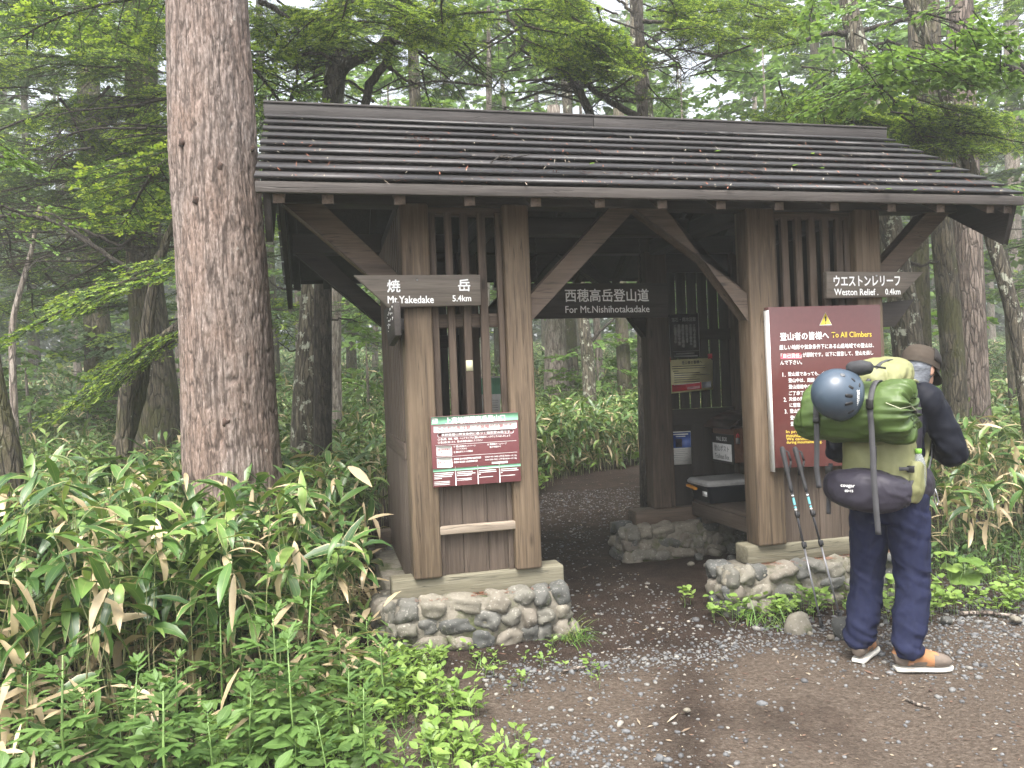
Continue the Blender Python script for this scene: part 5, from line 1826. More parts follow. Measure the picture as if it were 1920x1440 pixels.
# trekking poles
SHAFT = simple('dark_grey_carbon', (.05, .05, .055), .3, .3)
GRIP = simple('black_foam_grip', (.02, .02, .022), .75, bump=.3)
CYAN = simple('cyan_print', (.12, .38, .42), .4)
for (gx_, gy_, yb), (tx_, ty_), lab in (((1466, 838, -.115), (1541, 1176), 'black trekking pole leaning on the brown notice board, left one of the pair'), ((1490, 838, -.115), (1578, 1168), 'black trekking pole leaning on the brown notice board, right one nearer the hiker')):
    a = aty(gx_, gy_, yb)
    b = atz(tx_, ty_, .02)
    t = thing('trekking_pole', lab, 'trekking pole', b, group='trekking poles leaning on the notice board')
    d = a - b
    L = d.length
    at2 = lambda s_: d * s_
    u_ = d.normalized()
    Geo().tube([at2(.06), at2(.44)], [.0055, .0065], 8).build('lower_shaft', simple('pale_grey_tube', (.2, .2, .21), .3, .5), t, smooth=True)
    Geo().tube([at2(.43), at2(.74)], [.0075, .0075], 8).build('upper_shaft', SHAFT, t, smooth=True)
    for q, (s0, s1, m_) in enumerate(((.60, .622, CYAN), (.63, .636, M['white']), (.66, .70, CYAN), (.71, .716, M['white']), (.64, .65, CYAN))):
        Geo().tube([at2(s0), at2(s1)], .0079, 8, cap=False).build('printed_band', m_, t, smooth=True)
    for s_ in (.435, .605):
        sx = Vector((1, 0, 0)).cross(u_).normalized()
        g = Geo().tube([at2(s_ - .02), at2(s_ - .005), at2(s_ + .012), at2(s_ + .02)], [.009, .0125, .0125, .009], 8)
        g.beam(tuple(at2(s_ - .012) + Vector((.012, -.004, 0))), tuple(at2(s_ + .016) + Vector((.014, -.004, 0))), .008, .012)
        g.build('clamp', BLACKP, t, smooth=True)
    g = Geo().tube([at2(.73), at2(.76), at2(.80), at2(.85), at2(.86), at2(.90), at2(.95), at2(.985), at2(1.0)], [.010, .0125, .0115, .0125, .016, .0145, .0165, .018, .011], 10)
    g.build('grip', GRIP, t, smooth=True)
    c0 = at2(.98)
    pts = [c0, c0 + Vector((.03, -.015, -.01)), c0 + Vector((.045, -.02, -.07)), c0 + Vector((.035, -.015, -.14)), c0 + Vector((.012, -.01, -.16)), c0 + Vector((.008, -.012, -.08)), c0]
    g = Geo()
    for i in range(len(pts) - 1): g.beam(tuple(pts[i]), tuple(pts[i + 1]), .003, .014, up=(1, 0, 0))
    g.build('wrist_strap', simple('black_webbing', (.015, .015, .016), .8), t)
    g = Geo().tube([at2(.055), at2(.062), at2(.07)], [.024, .022, .008], 10); g.build('basket', BLACKP, t, smooth=True)
    g = Geo().tube([at2(.0), at2(.005), at2(.05), at2(.06)], [.008, .0125, .011, .008], 8); g.build('rubber_tip', BLACKP, t, smooth=True)
# ------------------------------------------------------------------ ground cover, gravel, litter, stones
def scatter_xy(n, xr, yr, seed, mask):
    rs = np.random.default_rng(seed)
    x, y = rs.uniform(*xr, n), rs.uniform(*yr, n)
    k = mask(x, y)
    return x[k], y[k], rs


def hutfoot(x, y): return ~(((x > .24) & (x < 1.5) & (y > -.12) & (y < 2.2)) | ((x > 2.38) & (x < 4.0) & (y > -.12) & (y < 2.2)))


def gravelband(x, y):
    n1 = vnoise(np.stack([x * 1.3, y * 1.3, 0 * x], 1), 21)
    # ridges of washed gravel: one from the left base to the hiker, one at the right, a patch near the camera
    b1 = np.exp(-((y - (-.62 + .14 * (x - 1.3) + .10 * np.sin(x * 2.3))) / .14) ** 2) * (x > .75) * (x < 2.7)
    b2 = np.exp(-((y - (-.75 - .05 * (x - 3))) / .5) ** 2) * np.clip((x - 2.3) / .8, 0, 1) * .9
    b3 = np.exp(-((x - .95) / .25) ** 2 - ((y + 1.6) / .4) ** 2) * .8
    b4 = np.exp(-((x - 3.1) / 1.0) ** 2 - ((y - 5.0) / 1.6) ** 2) * .4
    return np.clip(b1 + b2 + b3 + b4, 0, 1) + .13 + .10 * n1


x, y, rs = scatter_xy(115000, (.2, 6.5), (-2.6, 5.5), 61, lambda x, y: incone(x, y) & hutfoot(x, y) & (x > .0 + .1 * y))
k = rs.random(len(x)) < gravelband(x, y)
k &= ~((y > 1.0) & (rs.random(len(x)) < .55))
x, y = x[k], y[k]
N = len(x)
V0, T0 = ICO1
sz = rs.lognormal(math.log(.0058), .48, N).clip(.003, .026)
jit = 1 + rs.uniform(-.28, .28, (N, len(V0), 1))
rz = rs.uniform(0, 6.28, N)
V = V0[None] * jit * np.stack([sz * rs.uniform(.8, 1.5, N), sz * rs.uniform(.7, 1.1, N), sz * rs.uniform(.45, .8, N)], 1)[:, None]
c, s = np.cos(rz)[:, None], np.sin(rz)[:, None]
V = np.stack([V[..., 0] * c - V[..., 1] * s, V[..., 0] * s + V[..., 1] * c, V[..., 2]], -1)
gz = hgt(x, y) + .022 * fbm(np.stack([x * 2.2, y * 2.2, 0 * x], 1), 3, 5) - .012
V = V + np.stack([x, y, gz + sz * .25], 1)[:, None]
g = Geo()
g.add(V.reshape(-1, 3), None, (np.arange(N) * len(V0))[:, None, None] + T0[None], attr=np.repeat(np.stack([rs.random(N) ** 1.3, rs.random(N), rs.random(N)], 1), len(V0), 0)) if False else None
g = Geo()
g.add(V.reshape(-1, 3), None, ((np.arange(N) * len(V0))[:, None, None] + T0[None]).reshape(-1, 3), attr=np.repeat(np.stack([rs.random(N) ** 1.3, rs.random(N), rs.random(N)], 1), len(V0), 0))
tag(g.build('gravel', M['gravel']), 'grey and white gravel washed over the dark path', 'gravel', kind='stuff')

# wood chips, dead needles and scraps of leaf on the soil
x, y, rs = scatter_xy(9000, (-.2, 7), (-2.8, 7), 62, lambda x, y: incone(x, y) & hutfoot(x, y))
N = len(x)
gz = hgt(x, y) + .022 * fbm(np.stack([x * 2.2, y * 2.2, 0 * x], 1), 3, 5) - .012
g = Geo()
ln = rs.lognormal(math.log(.017), .6, N).clip(.006, .09)
leaves(g, np.stack([x, y, gz + .006], 1), rs.uniform(0, 6.28, N), rs.uniform(-.1, .25, N), ln, (ln * rs.uniform(.1, .5, N)).clip(.002, .014), rs.uniform(0, .3, N), rs.uniform(-.4, .4, N), rs.random(N), PROF_DIA, 0, .05)
k_ = NT('forest_litter')
a_ = k_.n('Attribute', attribute_name='gc'); sx_ = k_.n('SeparateXYZ'); k_.t.links.new(a_.outputs['Vector'], sx_.inputs[0])
k_.col(k_.ramp(sx_.outputs[2], [(0, (.05, .022, .015)), (.4, (.11, .06, .04)), (.75, (.17, .125, .085)), (.96, (.33, .28, .2)), (1, (.42, .37, .27))])); k_.rough(.85)
tag(g.build('leaf_litter', k_.m), 'brown needles, wood chips and leaf scraps strewn over the path', 'litter', kind='stuff')

# red brown needles lying on the ledge of the stone bases and on the roof
g = Geo()
rs = np.random.default_rng(63)
for (x0, x1, y0, y1, z, n) in ((.4, 1.40, -.045, .025, .291, 700), (2.66, 3.85, -.045, .025, .291, 700)):
    x, y = rs.uniform(x0, x1, n), rs.uniform(y0, y1, n)
    leaves(g, np.stack([x, y, np.full(n, z)], 1), rs.uniform(0, 6.28, n), rs.uniform(-.1, .3, n), rs.uniform(.012, .035, n), .003, .2, 0, rs.uniform(0, .45, n), PROF_DIA, 0, .05)
n_r = np.array((-(RZ - EZ), .88 - EY)); n_r = n_r / np.linalg.norm(n_r)
if n_r[1] < 0: n_r = -n_r
for i in range(2000):
    course = int(rs.choice(9, p=np.array([.2, .2, .16, .12, .09, .08, .06, .05, .04])))
    t_ = (course + (rs.random() * .25 if rs.random() < .65 else rs.random())) / 9
    hx = rs.uniform(XL + .05, XR - .05)
    fr_ = (t_ * 9) % 1
    lift = .025 * (1 - fr_) + .007 * fr_ + .004
    if fr_ > .92: lift = .03
    yy, zz = EY + (.88 - EY) * t_ + n_r[0] * lift, EZ + (RZ - EZ) * t_ + n_r[1] * lift
    ln = rs.lognormal(math.log(.03), .55)
    az = rs.choice([0, math.pi]) + rs.normal(0, .9)
    leaves(g, [(hx, yy, zz)], az, .64 * math.sin(az), min(ln, .1), rs.uniform(.002, .008), .0, 0, rs.choice([rs.uniform(.6, 1), rs.uniform(0, .5)]), PROF_DIA, 0, .05)
# clump of orange needles
for (cx, ct, n, sx, st) in ((.66, 5.12 / 9, 90, .05, .004), (2.0, 1.12 / 9, 110, .25, .004), (1.2, 1.12 / 9, 60, .3, .004), (.74, 4.95 / 9, 40, .04, .006)):
    for i in range(n):
        t_ = ct + abs(rs.normal(0, st)) * 2; hx = cx + rs.normal(0, sx)
        yy, zz = EY + (.88 - EY) * t_ + n_r[0] * .027, EZ + (RZ - EZ) * t_ + n_r[1] * .027
        leaves(g, [(hx, yy, zz)], rs.uniform(0, 6.28), .3, rs.uniform(.02, .06), .003, .1, 0, rs.uniform(.25, .42), PROF_DIA, 0, .05)
k2 = NT('dead_needles')
a_ = k2.n('Attribute', attribute_name='gc'); sx_ = k2.n('SeparateXYZ'); k2.t.links.new(a_.outputs['Vector'], sx_.inputs[0])
k2.col(k2.ramp(sx_.outputs[2], [(0, (.12, .04, .02)), (.3, (.26, .085, .04)), (.45, (.2, .07, .04)), (.62, (.17, .14, .1)), (1, (.33, .29, .23))])); k2.rough(.8)
tag(g.build('fallen_needles', k2.m), 'red brown fallen needles on the roof boards and stone ledges', 'needles', kind='stuff')

# a twig and a few green leaves on the roof


def onroof(px, py):
    d = (px - 960) / FPX * _r - (py - 720) / FPX * _u + _f
    n = Vector((0, n_r[0], n_r[1])); p0 = Vector((0, EY, EZ)) + n * .03
    return CAM + d * ((p0 - CAM).dot(n) / d.dot(n))


b_ = onroof(945, 300)
t = thing('twig', 'small dark forked twig lying on the roof boards', 'twig', b_)
w_ = lambda x, y: onroof(x, y) + Vector((0, -.004, .008)) - b_
g = Geo().tube([w_(920, 308), w_(935, 297), w_(960, 299), w_(992, 293)], [.004, .006, .005, .002], 5)
g.tube([w_(935, 297), w_(950, 293), w_(964, 296)], [.004, .003, .001], 4); g.tube([w_(960, 299), (w_(945, 310))], [.003, .001], 4)
g.build('stem', M['limb'], t)
for i, (px, py) in enumerate(((1115, 308), (1602, 236), (1485, 314), (1544, 318), (1762, 324), (1659, 357), (1350, 285), (1714, 360), (1525, 291))):
    g = Geo()
    leaves(g, [(0, 0, 0)], rs.uniform(0, 6.28), .2, rs.uniform(.035, .05), .028, .4, 0, rs.random(), PROF_OVAL, 0, .1)
    lab = 'fallen pale green leaf lying on the wet roof boards'
    o = g.build('fallen_leaf', M['broad']); o.location = onroof(px, py) + Vector((0, -.006, .008))
    tag(o, lab, 'leaf', 'fallen green leaves on the roof')


# ---- seedlings, small herbs
def herb(geo, x, y, n, L, W, H, rs, prof=PROF_OVAL, el=(.1, 1.0), mat=0, droop=(.2, .9), smat=1):
    N = len(x)
    z = hgt(x, y) + .01
    idx = np.repeat(np.arange(N), n)
    Mn = len(idx)
    sc = rs.uniform(.6, 1.3, N)
    h = rs.uniform(.25, 1, Mn) * H * sc[idx]
    az = rs.uniform(0, 6.28, Mn)
    off = rs.uniform(.0, .03, Mn) * sc[idx]
    B = np.stack([x[idx] + np.cos(az) * off, y[idx] + np.sin(az) * off, z[idx] + h], 1)
    l_ = rs.uniform(*L, Mn) * sc[idx]
    leaves(geo, B, az, rs.uniform(*el, Mn), l_, l_ * rs.uniform(*W, Mn), rs.uniform(*droop, Mn), rs.uniform(-.4, .4, Mn), np.clip(.5 * rs.random(N)[idx] + .5 * rs.random(Mn), 0, 1), prof, mat, .1)
    P0 = np.stack([x, y, z - .02], 1)
    P2 = P0 + np.stack([rs.normal(0, .01, N), rs.normal(0, .01, N), H * sc], 1)
    stems(geo, P0, (P0 + P2) / 2, P2, .0018, smat)


GST = simple('green_stem', (.16, .26, .07), .5)


def seedmask(x, y):
    edge = .50 + .30 * np.clip((-.6 - y) / 1.0, 0, 1) + .12 * vnoise(np.stack([x * 3, y * 3, 0 * x], 1), 31)
    lft = -.5 + .15 * vnoise(np.stack([x * 2, y * 2, 0 * x], 1), 32)
    return incone(x, y) & (x < edge) & (x > lft) & (y < -.14) & (y > -2.2)


x, y, rs = scatter_xy(2300, (-.7, 1.2), (-2.2, -.12), 64, seedmask)
k = rs.random(len(x)) < np.clip(.35 + 1.3 * (vnoise(np.stack([x * 4, y * 4, 0 * x], 1), 35) + .35) - .9 * np.clip(x - .3, 0, 1), .12, 1)
x, y = x[k], y[k]
g = Geo()
h_ = len(x) // 2
herb(g, x[:h_], y[:h_], 6, (.018, .042), (.5, .8), .06, rs)
herb(g, x[h_:h_ + h_ // 2], y[h_:h_ + h_ // 2], 5, (.035, .07), (.45, .75), .11, rs)
herb(g, x[h_ + h_ // 2:], y[h_ + h_ // 2:], 7, (.022, .05), (.3, .5), .10, rs, PROF_OVAL, (.3, 1.2))
x, y, rs = scatter_xy(45, (.3, 1.35), (-.9, -.13), 65, lambda x, y: incone(x, y) & hutfoot(x, y))
herb(g, x, y, 6, (.02, .042), (.5, .8), .05, rs)
tag(g.build('seedlings', [M['seed'], GST], smooth=True), 'bright green oval leaved seedlings carpeting the soil below the left stone base', 'seedlings', kind='stuff')

x, y, rs = scatter_xy(360, (-2.6, .1), (-1.75, -.35), 69, lambda x, y: incone(x, y) & (y < -.45 + .1 * np.sin(x * 5)))
g = Geo()
h_ = len(x) // 2
herb(g, x[:h_], y[:h_], 6, (.05, .10), (.35, .6), .2, rs)
herb(g, x[h_:], y[h_:], 6, (.03, .07), (.5, .8), .12, rs)
n_ = 900
xg, yg = rs.uniform(-2.4, .5, n_), rs.uniform(-1.7, -.2, n_)
leaves(g, np.stack([xg, yg, hgt(xg, yg)], 1), rs.uniform(0, 6.28, n_), rs.uniform(.7, 1.5, n_), rs.uniform(.08, .3, n_), .006, rs.uniform(.5, 1.8, n_), 0, rs.random(n_) * .5, [(0, .6), (.3, 1), (.6, .8), (.85, .4), (1, .05)], 0, .1)
tag(g.build('low_herbs', [M['mug'], GST], smooth=True), 'mixed green herbs and grass blades in front of the bamboo grass', 'herbs', kind='stuff')

# right base herbs
x, y, rs = scatter_xy(420, (2.3, 4.6), (-.75, .3), 66, lambda x, y: hutfoot(x, y) & (np.hypot(x - 4.17, y + .14) > .3) & (y > -.12 - .28 * np.clip((x - 2.3) / .5, 0, 1) - .22 * np.clip((x - 2.9) / .6, 0, 1) + .06 * vnoise(np.stack([x * 4, y * 4, 0 * x], 1), 33)))
g = Geo()
herb(g, x, y, 9, (.025, .055), (.6, .95), .12, rs)
tag(g.build('low_herbs', [M['seed'], GST], smooth=True), 'low bright green herbs growing along the right stone base', 'herbs', kind='stuff')
x2, y2, rs = scatter_xy(620, (4.15, 7.5), (-.45, 1.6), 67, lambda x, y: (y > -.08 - .08 * (x - 4.2) + .15 * vnoise(np.stack([x * 2, y * 2, 0 * x], 1), 34)) & (np.hypot(x - 4.17, y + .14) > .33))
g = Geo()
herb(g, x2, y2, 7, (.03, .07), (.3, .55), .12, rs, PROF_OVAL, (.2, 1.2))
n_ = 1500
xg, yg = rs.uniform(4.2, 7.2, n_), rs.uniform(-.3, 1.4, n_)
leaves(g, np.stack([xg, yg, hgt(xg, yg)], 1), rs.uniform(0, 6.28, n_), rs.uniform(.6, 1.5, n_), rs.uniform(.07, .24, n_), .006, rs.uniform(.5, 1.8, n_), 0, rs.random(n_), [(0, .6), (.3, 1), (.6, .8), (.85, .4), (1, .05)], 0, .1)
tag(g.build('low_herbs', [M['darkherb'], GST], smooth=True), 'darker herbs and grass under the bamboo grass at the right edge', 'herbs', kind='stuff')
# herbs along the far edges of the path
x, y, rs = scatter_xy(5200, (1.6, 14), (2.6, 12), 68, lambda x, y: (dpath(x, y) > .8) & (dpath(x, y) < 1.55) & incone(x, y))
g = Geo()
herb(g, x, y, 6, (.05, .1), (.5, .8), .16, rs)
tag(g.build('low_herbs', [M['seed'], GST], smooth=True), 'light green herbs edging the path beyond the passage', 'herbs', kind='stuff')


# ---- mugwort, butterbur, grass tufts
def lobed(geo, base, az, el, L, rnd, rs, mat=0):
    """a deeply cut leaf: a middle lobe and paired side lobes"""
    d = np.array((math.cos(az) * math.cos(el), math.sin(az) * math.cos(el), math.sin(el)))
    base = np.array(base, float)
    B, AZ, EL, LL = [base + d * L * .42], [az], [el - .35], [L * .62]
    for s_, a_, l_ in ((.42, .75, .5), (.42, -.75, .5), (.24, 1.05, .36), (.24, -1.05, .36), (.55, .5, .42), (.55, -.5, .42)):
        B.append(base + d * L * s_); AZ.append(az + a_); EL.append(el - .25 + rs.normal(0, .08)); LL.append(L * l_)
    B.append(base); AZ.append(az); EL.append(el); LL.append(L * .5)
    n = len(B)
    Wd = np.array(LL) * .36; Wd[-1] = L * .05
    leaves(geo, B, np.array(AZ), np.array(EL), np.array(LL), Wd, .35, rs.normal(0, .12, n), rnd, [(0, .25), (.3, .85), (.55, 1), (.62, .7), (.85, .5), (1, .03)], mat, .1)


def mugwort(seed, H=.42):
    rs = np.random.default_rng(seed)
    t = thing('mugwort_plant', '', 'herb', (0, 0, 0))
    ln = Vector((rs.normal(0, .04), rs.normal(0, .04), H))
    Geo().tube([(0, 0, -.03), tuple(ln * .5 + Vector((.01, 0, 0))), tuple(ln)], [.004, .0035, .002], 6).build('stem', GST, t, smooth=True)
    g = Geo()
    n = 15
    for i in range(n):
        u_ = .22 + .78 * i / (n - 1)
        lobed(g, ln * u_, i * 2.4 + rs.normal(0, .3), .25 + .75 * u_ * u_, (.14 - .06 * u_ ** 2) * rs.uniform(.85, 1.2), rs.random(), rs)
    g.build('foliage', M['mug'], t, smooth=True)
    return t


MUG = [mugwort(700 + i, (.40, .32, .46)[i]) for i in range(3)]
mrs = np.random.default_rng(71)
mspots = []
for px, py in ((100, 1330), (200, 1250), (330, 1400), (60, 1420), (180, 1420), (290, 1300), (420, 1330), (500, 1260), (580, 1330), (640, 1260), (470, 1420), (560, 1430), (380, 1260), (250, 1440), (30, 1300), (660, 1380), (700, 1225), (520, 1380), (130, 1480), (400, 1480), (620, 1480), (690, 1440), (320, 1500), (580, 1240), (450, 1230), (730, 1300)):
    w_ = atz(px, py + 40, 0)
    mspots.append((w_.x, w_.y))
for i, (x_, y_) in enumerate(mspots):
    if i < 3: t = MUG[i]
    else:
        p_ = MUG[i % 3]
        t = p_.copy(); COL.objects.link(t)
        for ch in p_.children:
            c_ = ch.copy(); COL.objects.link(c_); c_.parent = t
    t.location = (x_, y_, float(hgt(x_, y_)))
    t.rotation_euler = (0, 0, mrs.uniform(0, 6.28))
    s_ = mrs.uniform(1.0, 1.5) * (.7 if x_ > -.1 else 1)
    t.scale = (s_, s_, s_)
    tag(t, 'bright green mugwort with deeply cut leaves in front of the bamboo grass', 'herb', 'mugwort plants along the lower left edge')


def heartleaf(geo, c, az, el, r, rnd, rs, wave=.12):
    """round heart-shaped blade, rim wavy"""
    n = 22
    a = np.linspace(-math.pi * .93, math.pi * .93, n)
    d = np.array((math.cos(az) * math.cos(el), math.sin(az) * math.cos(el), math.sin(el))); s_ = np.array((-math.sin(az), math.cos(az), 0)); u_ = np.cross(d, s_)
    rad = r * (1 + .06 * np.sin(a * 9)) * (1 - .16 * np.abs(a / math.pi) ** 3)
    rim = c + rad[:, None] * (np.cos(a)[:, None] * d + np.sin(a)[:, None] * s_) + (wave * r * (np.sin(a * 4 + rnd * 6) - .6))[:, None] * u_
    midr = c + .55 * rad[:, None] * (np.cos(a)[:, None] * d + np.sin(a)[:, None] * s_) + (.09 * r * np.cos(a * 7))[:, None] * u_
    V = np.concatenate([[c], midr, rim])
    T = [(0, 1 + i, 2 + i) for i in range(n - 1)]
    Q = [(1 + i, 1 + n + i, 2 + n + i, 2 + i) for i in range(n - 1)]
    A = np.concatenate([[[0, 0, rnd]], np.stack([np.abs(np.sin(a * 3.5)) * .5 + .02, np.full(n, .5), np.full(n, rnd)], 1), np.stack([np.abs(np.sin(a * 3.5)) * .6 + .05, np.ones(n), np.full(n, rnd)], 1)])
    geo.add(V, Q, T, attr=A)


b_ = atz(1790, 1125, 0)
t = thing('butterbur_plant', 'big round leaved butterbur right of the hiker by the bamboo grass edge', 'plant', b_)
rs = np.random.default_rng(72)
for (px, py, r_, el) in ((1808, 1078, .105, -.45), (1822, 1050, .085, -.1), (1772, 1036, .07, .1), (1842, 1066, .06, -.3), (1786, 1062, .07, -.2)):
    c_ = at(px, py, (b_ - CAM).dot(_f) + rs.uniform(-.06, .06)) - b_
    g = Geo(); heartleaf(g, np.array(c_), rs.uniform(-2.4, -.6), el, r_, rs.random(), rs); o = g.build('leaf', M['seed'], t, smooth=True)
    g = Geo().tube([(rs.normal(0, .01), rs.normal(0, .01), -.02), tuple(c_ * .55 + Vector((0, .02, .02))), tuple(c_)], .003, 5); g.build('leaf_stalk', GST, t, smooth=True)
for (bx, by), lv, lab in (((1508, 1150), ((1505, 1105, .036), (1530, 1128, .03), (1478, 1152, .04), (1455, 1125, .034)), 'round leaved plant sprouting behind the pale boulder'), ((1365, 1150), ((1360, 1128, .034), (1380, 1122, .03), (1352, 1140, .03), (1392, 1142, .03)), 'small round leaved clump at the left corner of the right stone base')):
    b2 = atz(bx, by, 0)
    t = thing('round_leaved_plant', lab, 'plant', b2)
    g = Geo(); gs = Geo()
    for (px, py, r_) in lv + tuple((px + 14, py + 9, r_ * .8) for px, py, r_ in lv) + tuple((px - 12, py + 14, r_ * .75) for px, py, r_ in lv):
        c_ = at(px, py, (b2 - CAM).dot(_f) + rs.uniform(-.05, .08)) - b2
        heartleaf(g, np.array(c_), rs.uniform(-2.6, -.5), rs.uniform(-.3, .3), r_ * 1.1, rs.random(), rs)
        gs.tube([(c_.x * .5, c_.y * .5, -.02), tuple(c_)], .002, 4)
    g.build('foliage', M['seed'], t, smooth=True); gs.build('stems', GST, t)


def tuft(label, px, py, n, L, seed, spread=.05, el=(.5, 1.4)):
    rs = np.random.default_rng(seed)
    b = atz(px, py, 0); b.z = float(hgt(b.x, b.y))
    g = Geo()
    az = rs.uniform(0, 6.28, n)
    leaves(g, np.stack([rs.normal(0, spread, n), rs.normal(0, spread, n), np.full(n, -.01)], 1), az, rs.uniform(*el, n), rs.uniform(.5, 1, n) * L, .006, rs.uniform(.8, 2.0, n), rs.uniform(-.4, .4, n), rs.random(n), [(0, .6), (.3, 1), (.6, .8), (.85, .4), (1, .05)], 0, .1)
    o = g.build('grass_tuft', M['grass'], smooth=True); o.location = b
    tag(o, label, 'grass tuft')


tuft('grass tuft arching out at the right foot of the left stone base', 1068, 1196, 90, .22, 81)
tuft('thin grass tuft in front of the right stone base', 1415, 1165, 40, .26, 82, .08)
tuft('upright grass blades beside the pale boulder', 1470, 1175, 16, .24, 83, .03, (.9, 1.5))
tuft('small grass tuft at the foot of the bamboo grass right of the butterbur', 1880, 1085, 80, .2, 84, .12)
tuft('small sparse grass tuft among the seedlings below the left base', 905, 1250, 30, .09, 85, .04)


def rock(label, px, py, r, rotz, rv, seed, rough=.3, z=.0):
    b = atz(px, py, 0)
    g = Geo(); stone(g, (0, 0, r[2] * .6), r, rotz, .25, seed, rough, ICO3, rv=rv)
    o = g.build('rock', M['stone'], smooth=True); o.location = (b.x, b.y, z)
    tag(o, label, 'rock')


b_ = atz(1497, 1182, 0)
V, T = ICO2
V = V.copy() * (1 + .55 * fbm(V * 1.1 + 31, 2, 8))[:, None]
V[:, :2] *= (1 - .42 * (V[:, 2:] + .2)).clip(.25, 1.3)
V = V * np.array((.088, .07, .088)) + np.array((0, 0, .045))
g = Geo(); g.add(V, None, T, attr=np.tile((.66, .3, .3), (len(V), 1)))
o = g.build('rock', M['stone']); o.location = b_
tag(o, 'pale pointed boulder at the feet of the trekking poles', 'rock')
rock('dark mossy stone under the right trekking pole', 1582, 1192, (.06, .06, .07), .2, .02, 9, .3)
rock('small pinkish stone in front of the pale boulder', 1558, 1199, (.024, .02, .018), .2, .97, 12)
rock('small white stone right under the pale boulder', 1519, 1190, (.016, .014, .012), 1.2, .72, 13)
rock('round brown stone by the stick right of the hiker', 1775, 1168, (.036, .03, .026), .5, .05, 14)
rock('pale stone near the right edge beside the stick', 1905, 1165, (.05, .03, .02), .5, .7, 15)
rock('single pale stone near the lower edge left of the path', 1012, 1420, (.022, .017, .012), .5, .3, 16)
rock('white pebble on the dark strip in the middle of the path', 1288, 1334, (.018, .012, .01), .5, .74, 17)
for (px, py, s_) in ((1310, 1048, .05), (1295, 1060, .03), (1340, 1040, .06), (1350, 1060, .035), (1270, 1040, .03), (1325, 1062, .028), (1372, 1052, .05), (1285, 1028, .04), (1362, 1030, .04)):
    b = atz(px, py, 0)
    g = Geo(); stone(g, (0, 0, s_ * .4), (s_, s_ * .75, s_ * .6), s_ * 90, .2, int(s_ * 1000) + px, .3)
    o = g.build('rubble_stone', M['stone'], smooth=True); o.location = (b.x, b.y, float(hgt(b.x, b.y)))
    tag(o, 'fallen rubble stone at the inner foot of the back stone base', 'stone', 'rubble stones inside the right booth')
for pts, r_, lab in ((((1800, 1150), (1850, 1148), (1905, 1155)), .012, 'brown stick lying on the gravel right of the hiker'), (((1695, 1308), (1720, 1320), (1745, 1328)), .006, 'split pale stick in front of the hiker on the path'), (((1055, 1258), (1085, 1252), (1112, 1248)), .007, 'short straw coloured stick by the grass tuft at the left base'), (((1158, 1217), (1172, 1216), (1186, 1216)), .004, 'little twig lying in the middle of the passage')):
    b = atz(*pts[1], 0)
    g = Geo().tube([tuple(atz(*q, r_) - b) for q in pts], [r_, r_ * 1.1, r_ * .6], 6)
    o = g.build('stick', M['barkpale'], smooth=True); o.location = b
    tag(o, lab, 'stick')
# a large straw coloured dead leaf hanging in the bamboo grass, and two more by the gate
for (px, py, d_, az, el, L, lab) in ((158, 1052, 3.55, -.9, -.75, .17, 'large straw coloured dead leaf hanging in the bamboo grass'), (652, 875, 4.6, -.15, -.5, .19, 'long pale dead leaf drooping beside the left corner post')):
    g = Geo(); leaves(g, [(0, 0, 0)], az, el, L, L * .3, .5, 1.1, .95, PROF_SASA, 0, .12)
    o = g.build('dead_leaf', M['sasa'], smooth=True); o.location = at(px, py, d_)
    tag(o, lab, 'leaf')
# ------------------------------------------------------------------ the hiker, the rucksack and what hangs on it
HR = atz(1660, 1243, 0)
HROT = -.934


def hp(px, py, t):
    """hiker-local point that the photo shows at a pixel at depth t"""
    return (Matrix.Rotation(-HROT, 3, 'Z') @ (at(px, py, t) - HR))


def rings(spec, n=18, ref=(0, 1, 0), p=2.0):
    """spec: (centre, rx, ry[, p]) -> rings square to the path; rx along the horizontal side vector, ry along the other one"""
    C = np.array([s_[0] for s_ in spec], float)
    T = np.gradient(C, axis=0); T /= np.linalg.norm(T, axis=1)[:, None]
    out = []
    a = np.arange(n) / n * 2 * math.pi
    for i, s_ in enumerate(spec):
        ref_ = np.array(ref, float)
        x = np.cross(ref_, T[i]); x /= np.linalg.norm(x)
        y = np.cross(T[i], x)
        pp = s_[3] if len(s_) > 3 else p
        ca, sa = np.cos(a), np.sin(a)
        u = np.sign(ca) * np.abs(ca) ** (2 / pp); v = np.sign(sa) * np.abs(sa) ** (2 / pp)
        out.append(C[i] + s_[1] * u[:, None] * x + s_[2] * v[:, None] * y)
    return out


def dens(spec, k=4):
    """smooth interpolation of a loft specification"""
    m = len(spec)
    s_ = np.linspace(0, m - 1, (m - 1) * k + 1)
    A = np.array([list(q[0]) + [q[1], q[2], q[3] if len(q) > 3 else 2.0] for q in spec], float)
    D_ = np.zeros((len(s_), A.shape[1]))
    for j in range(A.shape[1]):
        # catmull-rom
        P = np.concatenate([[2 * A[0, j] - A[1, j]], A[:, j], [2 * A[-1, j] - A[-2, j]]])
        i = np.minimum(s_.astype(int), m - 2); f = s_ - i
        p0, p1, p2, p3 = P[i], P[i + 1], P[i + 2], P[i + 3]
        D_[:, j] = .5 * (2 * p1 + (p2 - p0) * f + (2 * p0 - 5 * p1 + 4 * p2 - p3) * f * f + (3 * p1 - p0 - 3 * p2 + p3) * f ** 3)
    return [((r_[0], r_[1], r_[2]), max(.002, r_[3]), max(.002, r_[4]), r_[5]) for r_ in D_]


def lft(geo, spec, n=18, ref=(0, 1, 0), k=4, mat=0):
    geo.loft(rings(dens(spec, k), n, ref), mat=mat)
    return geo


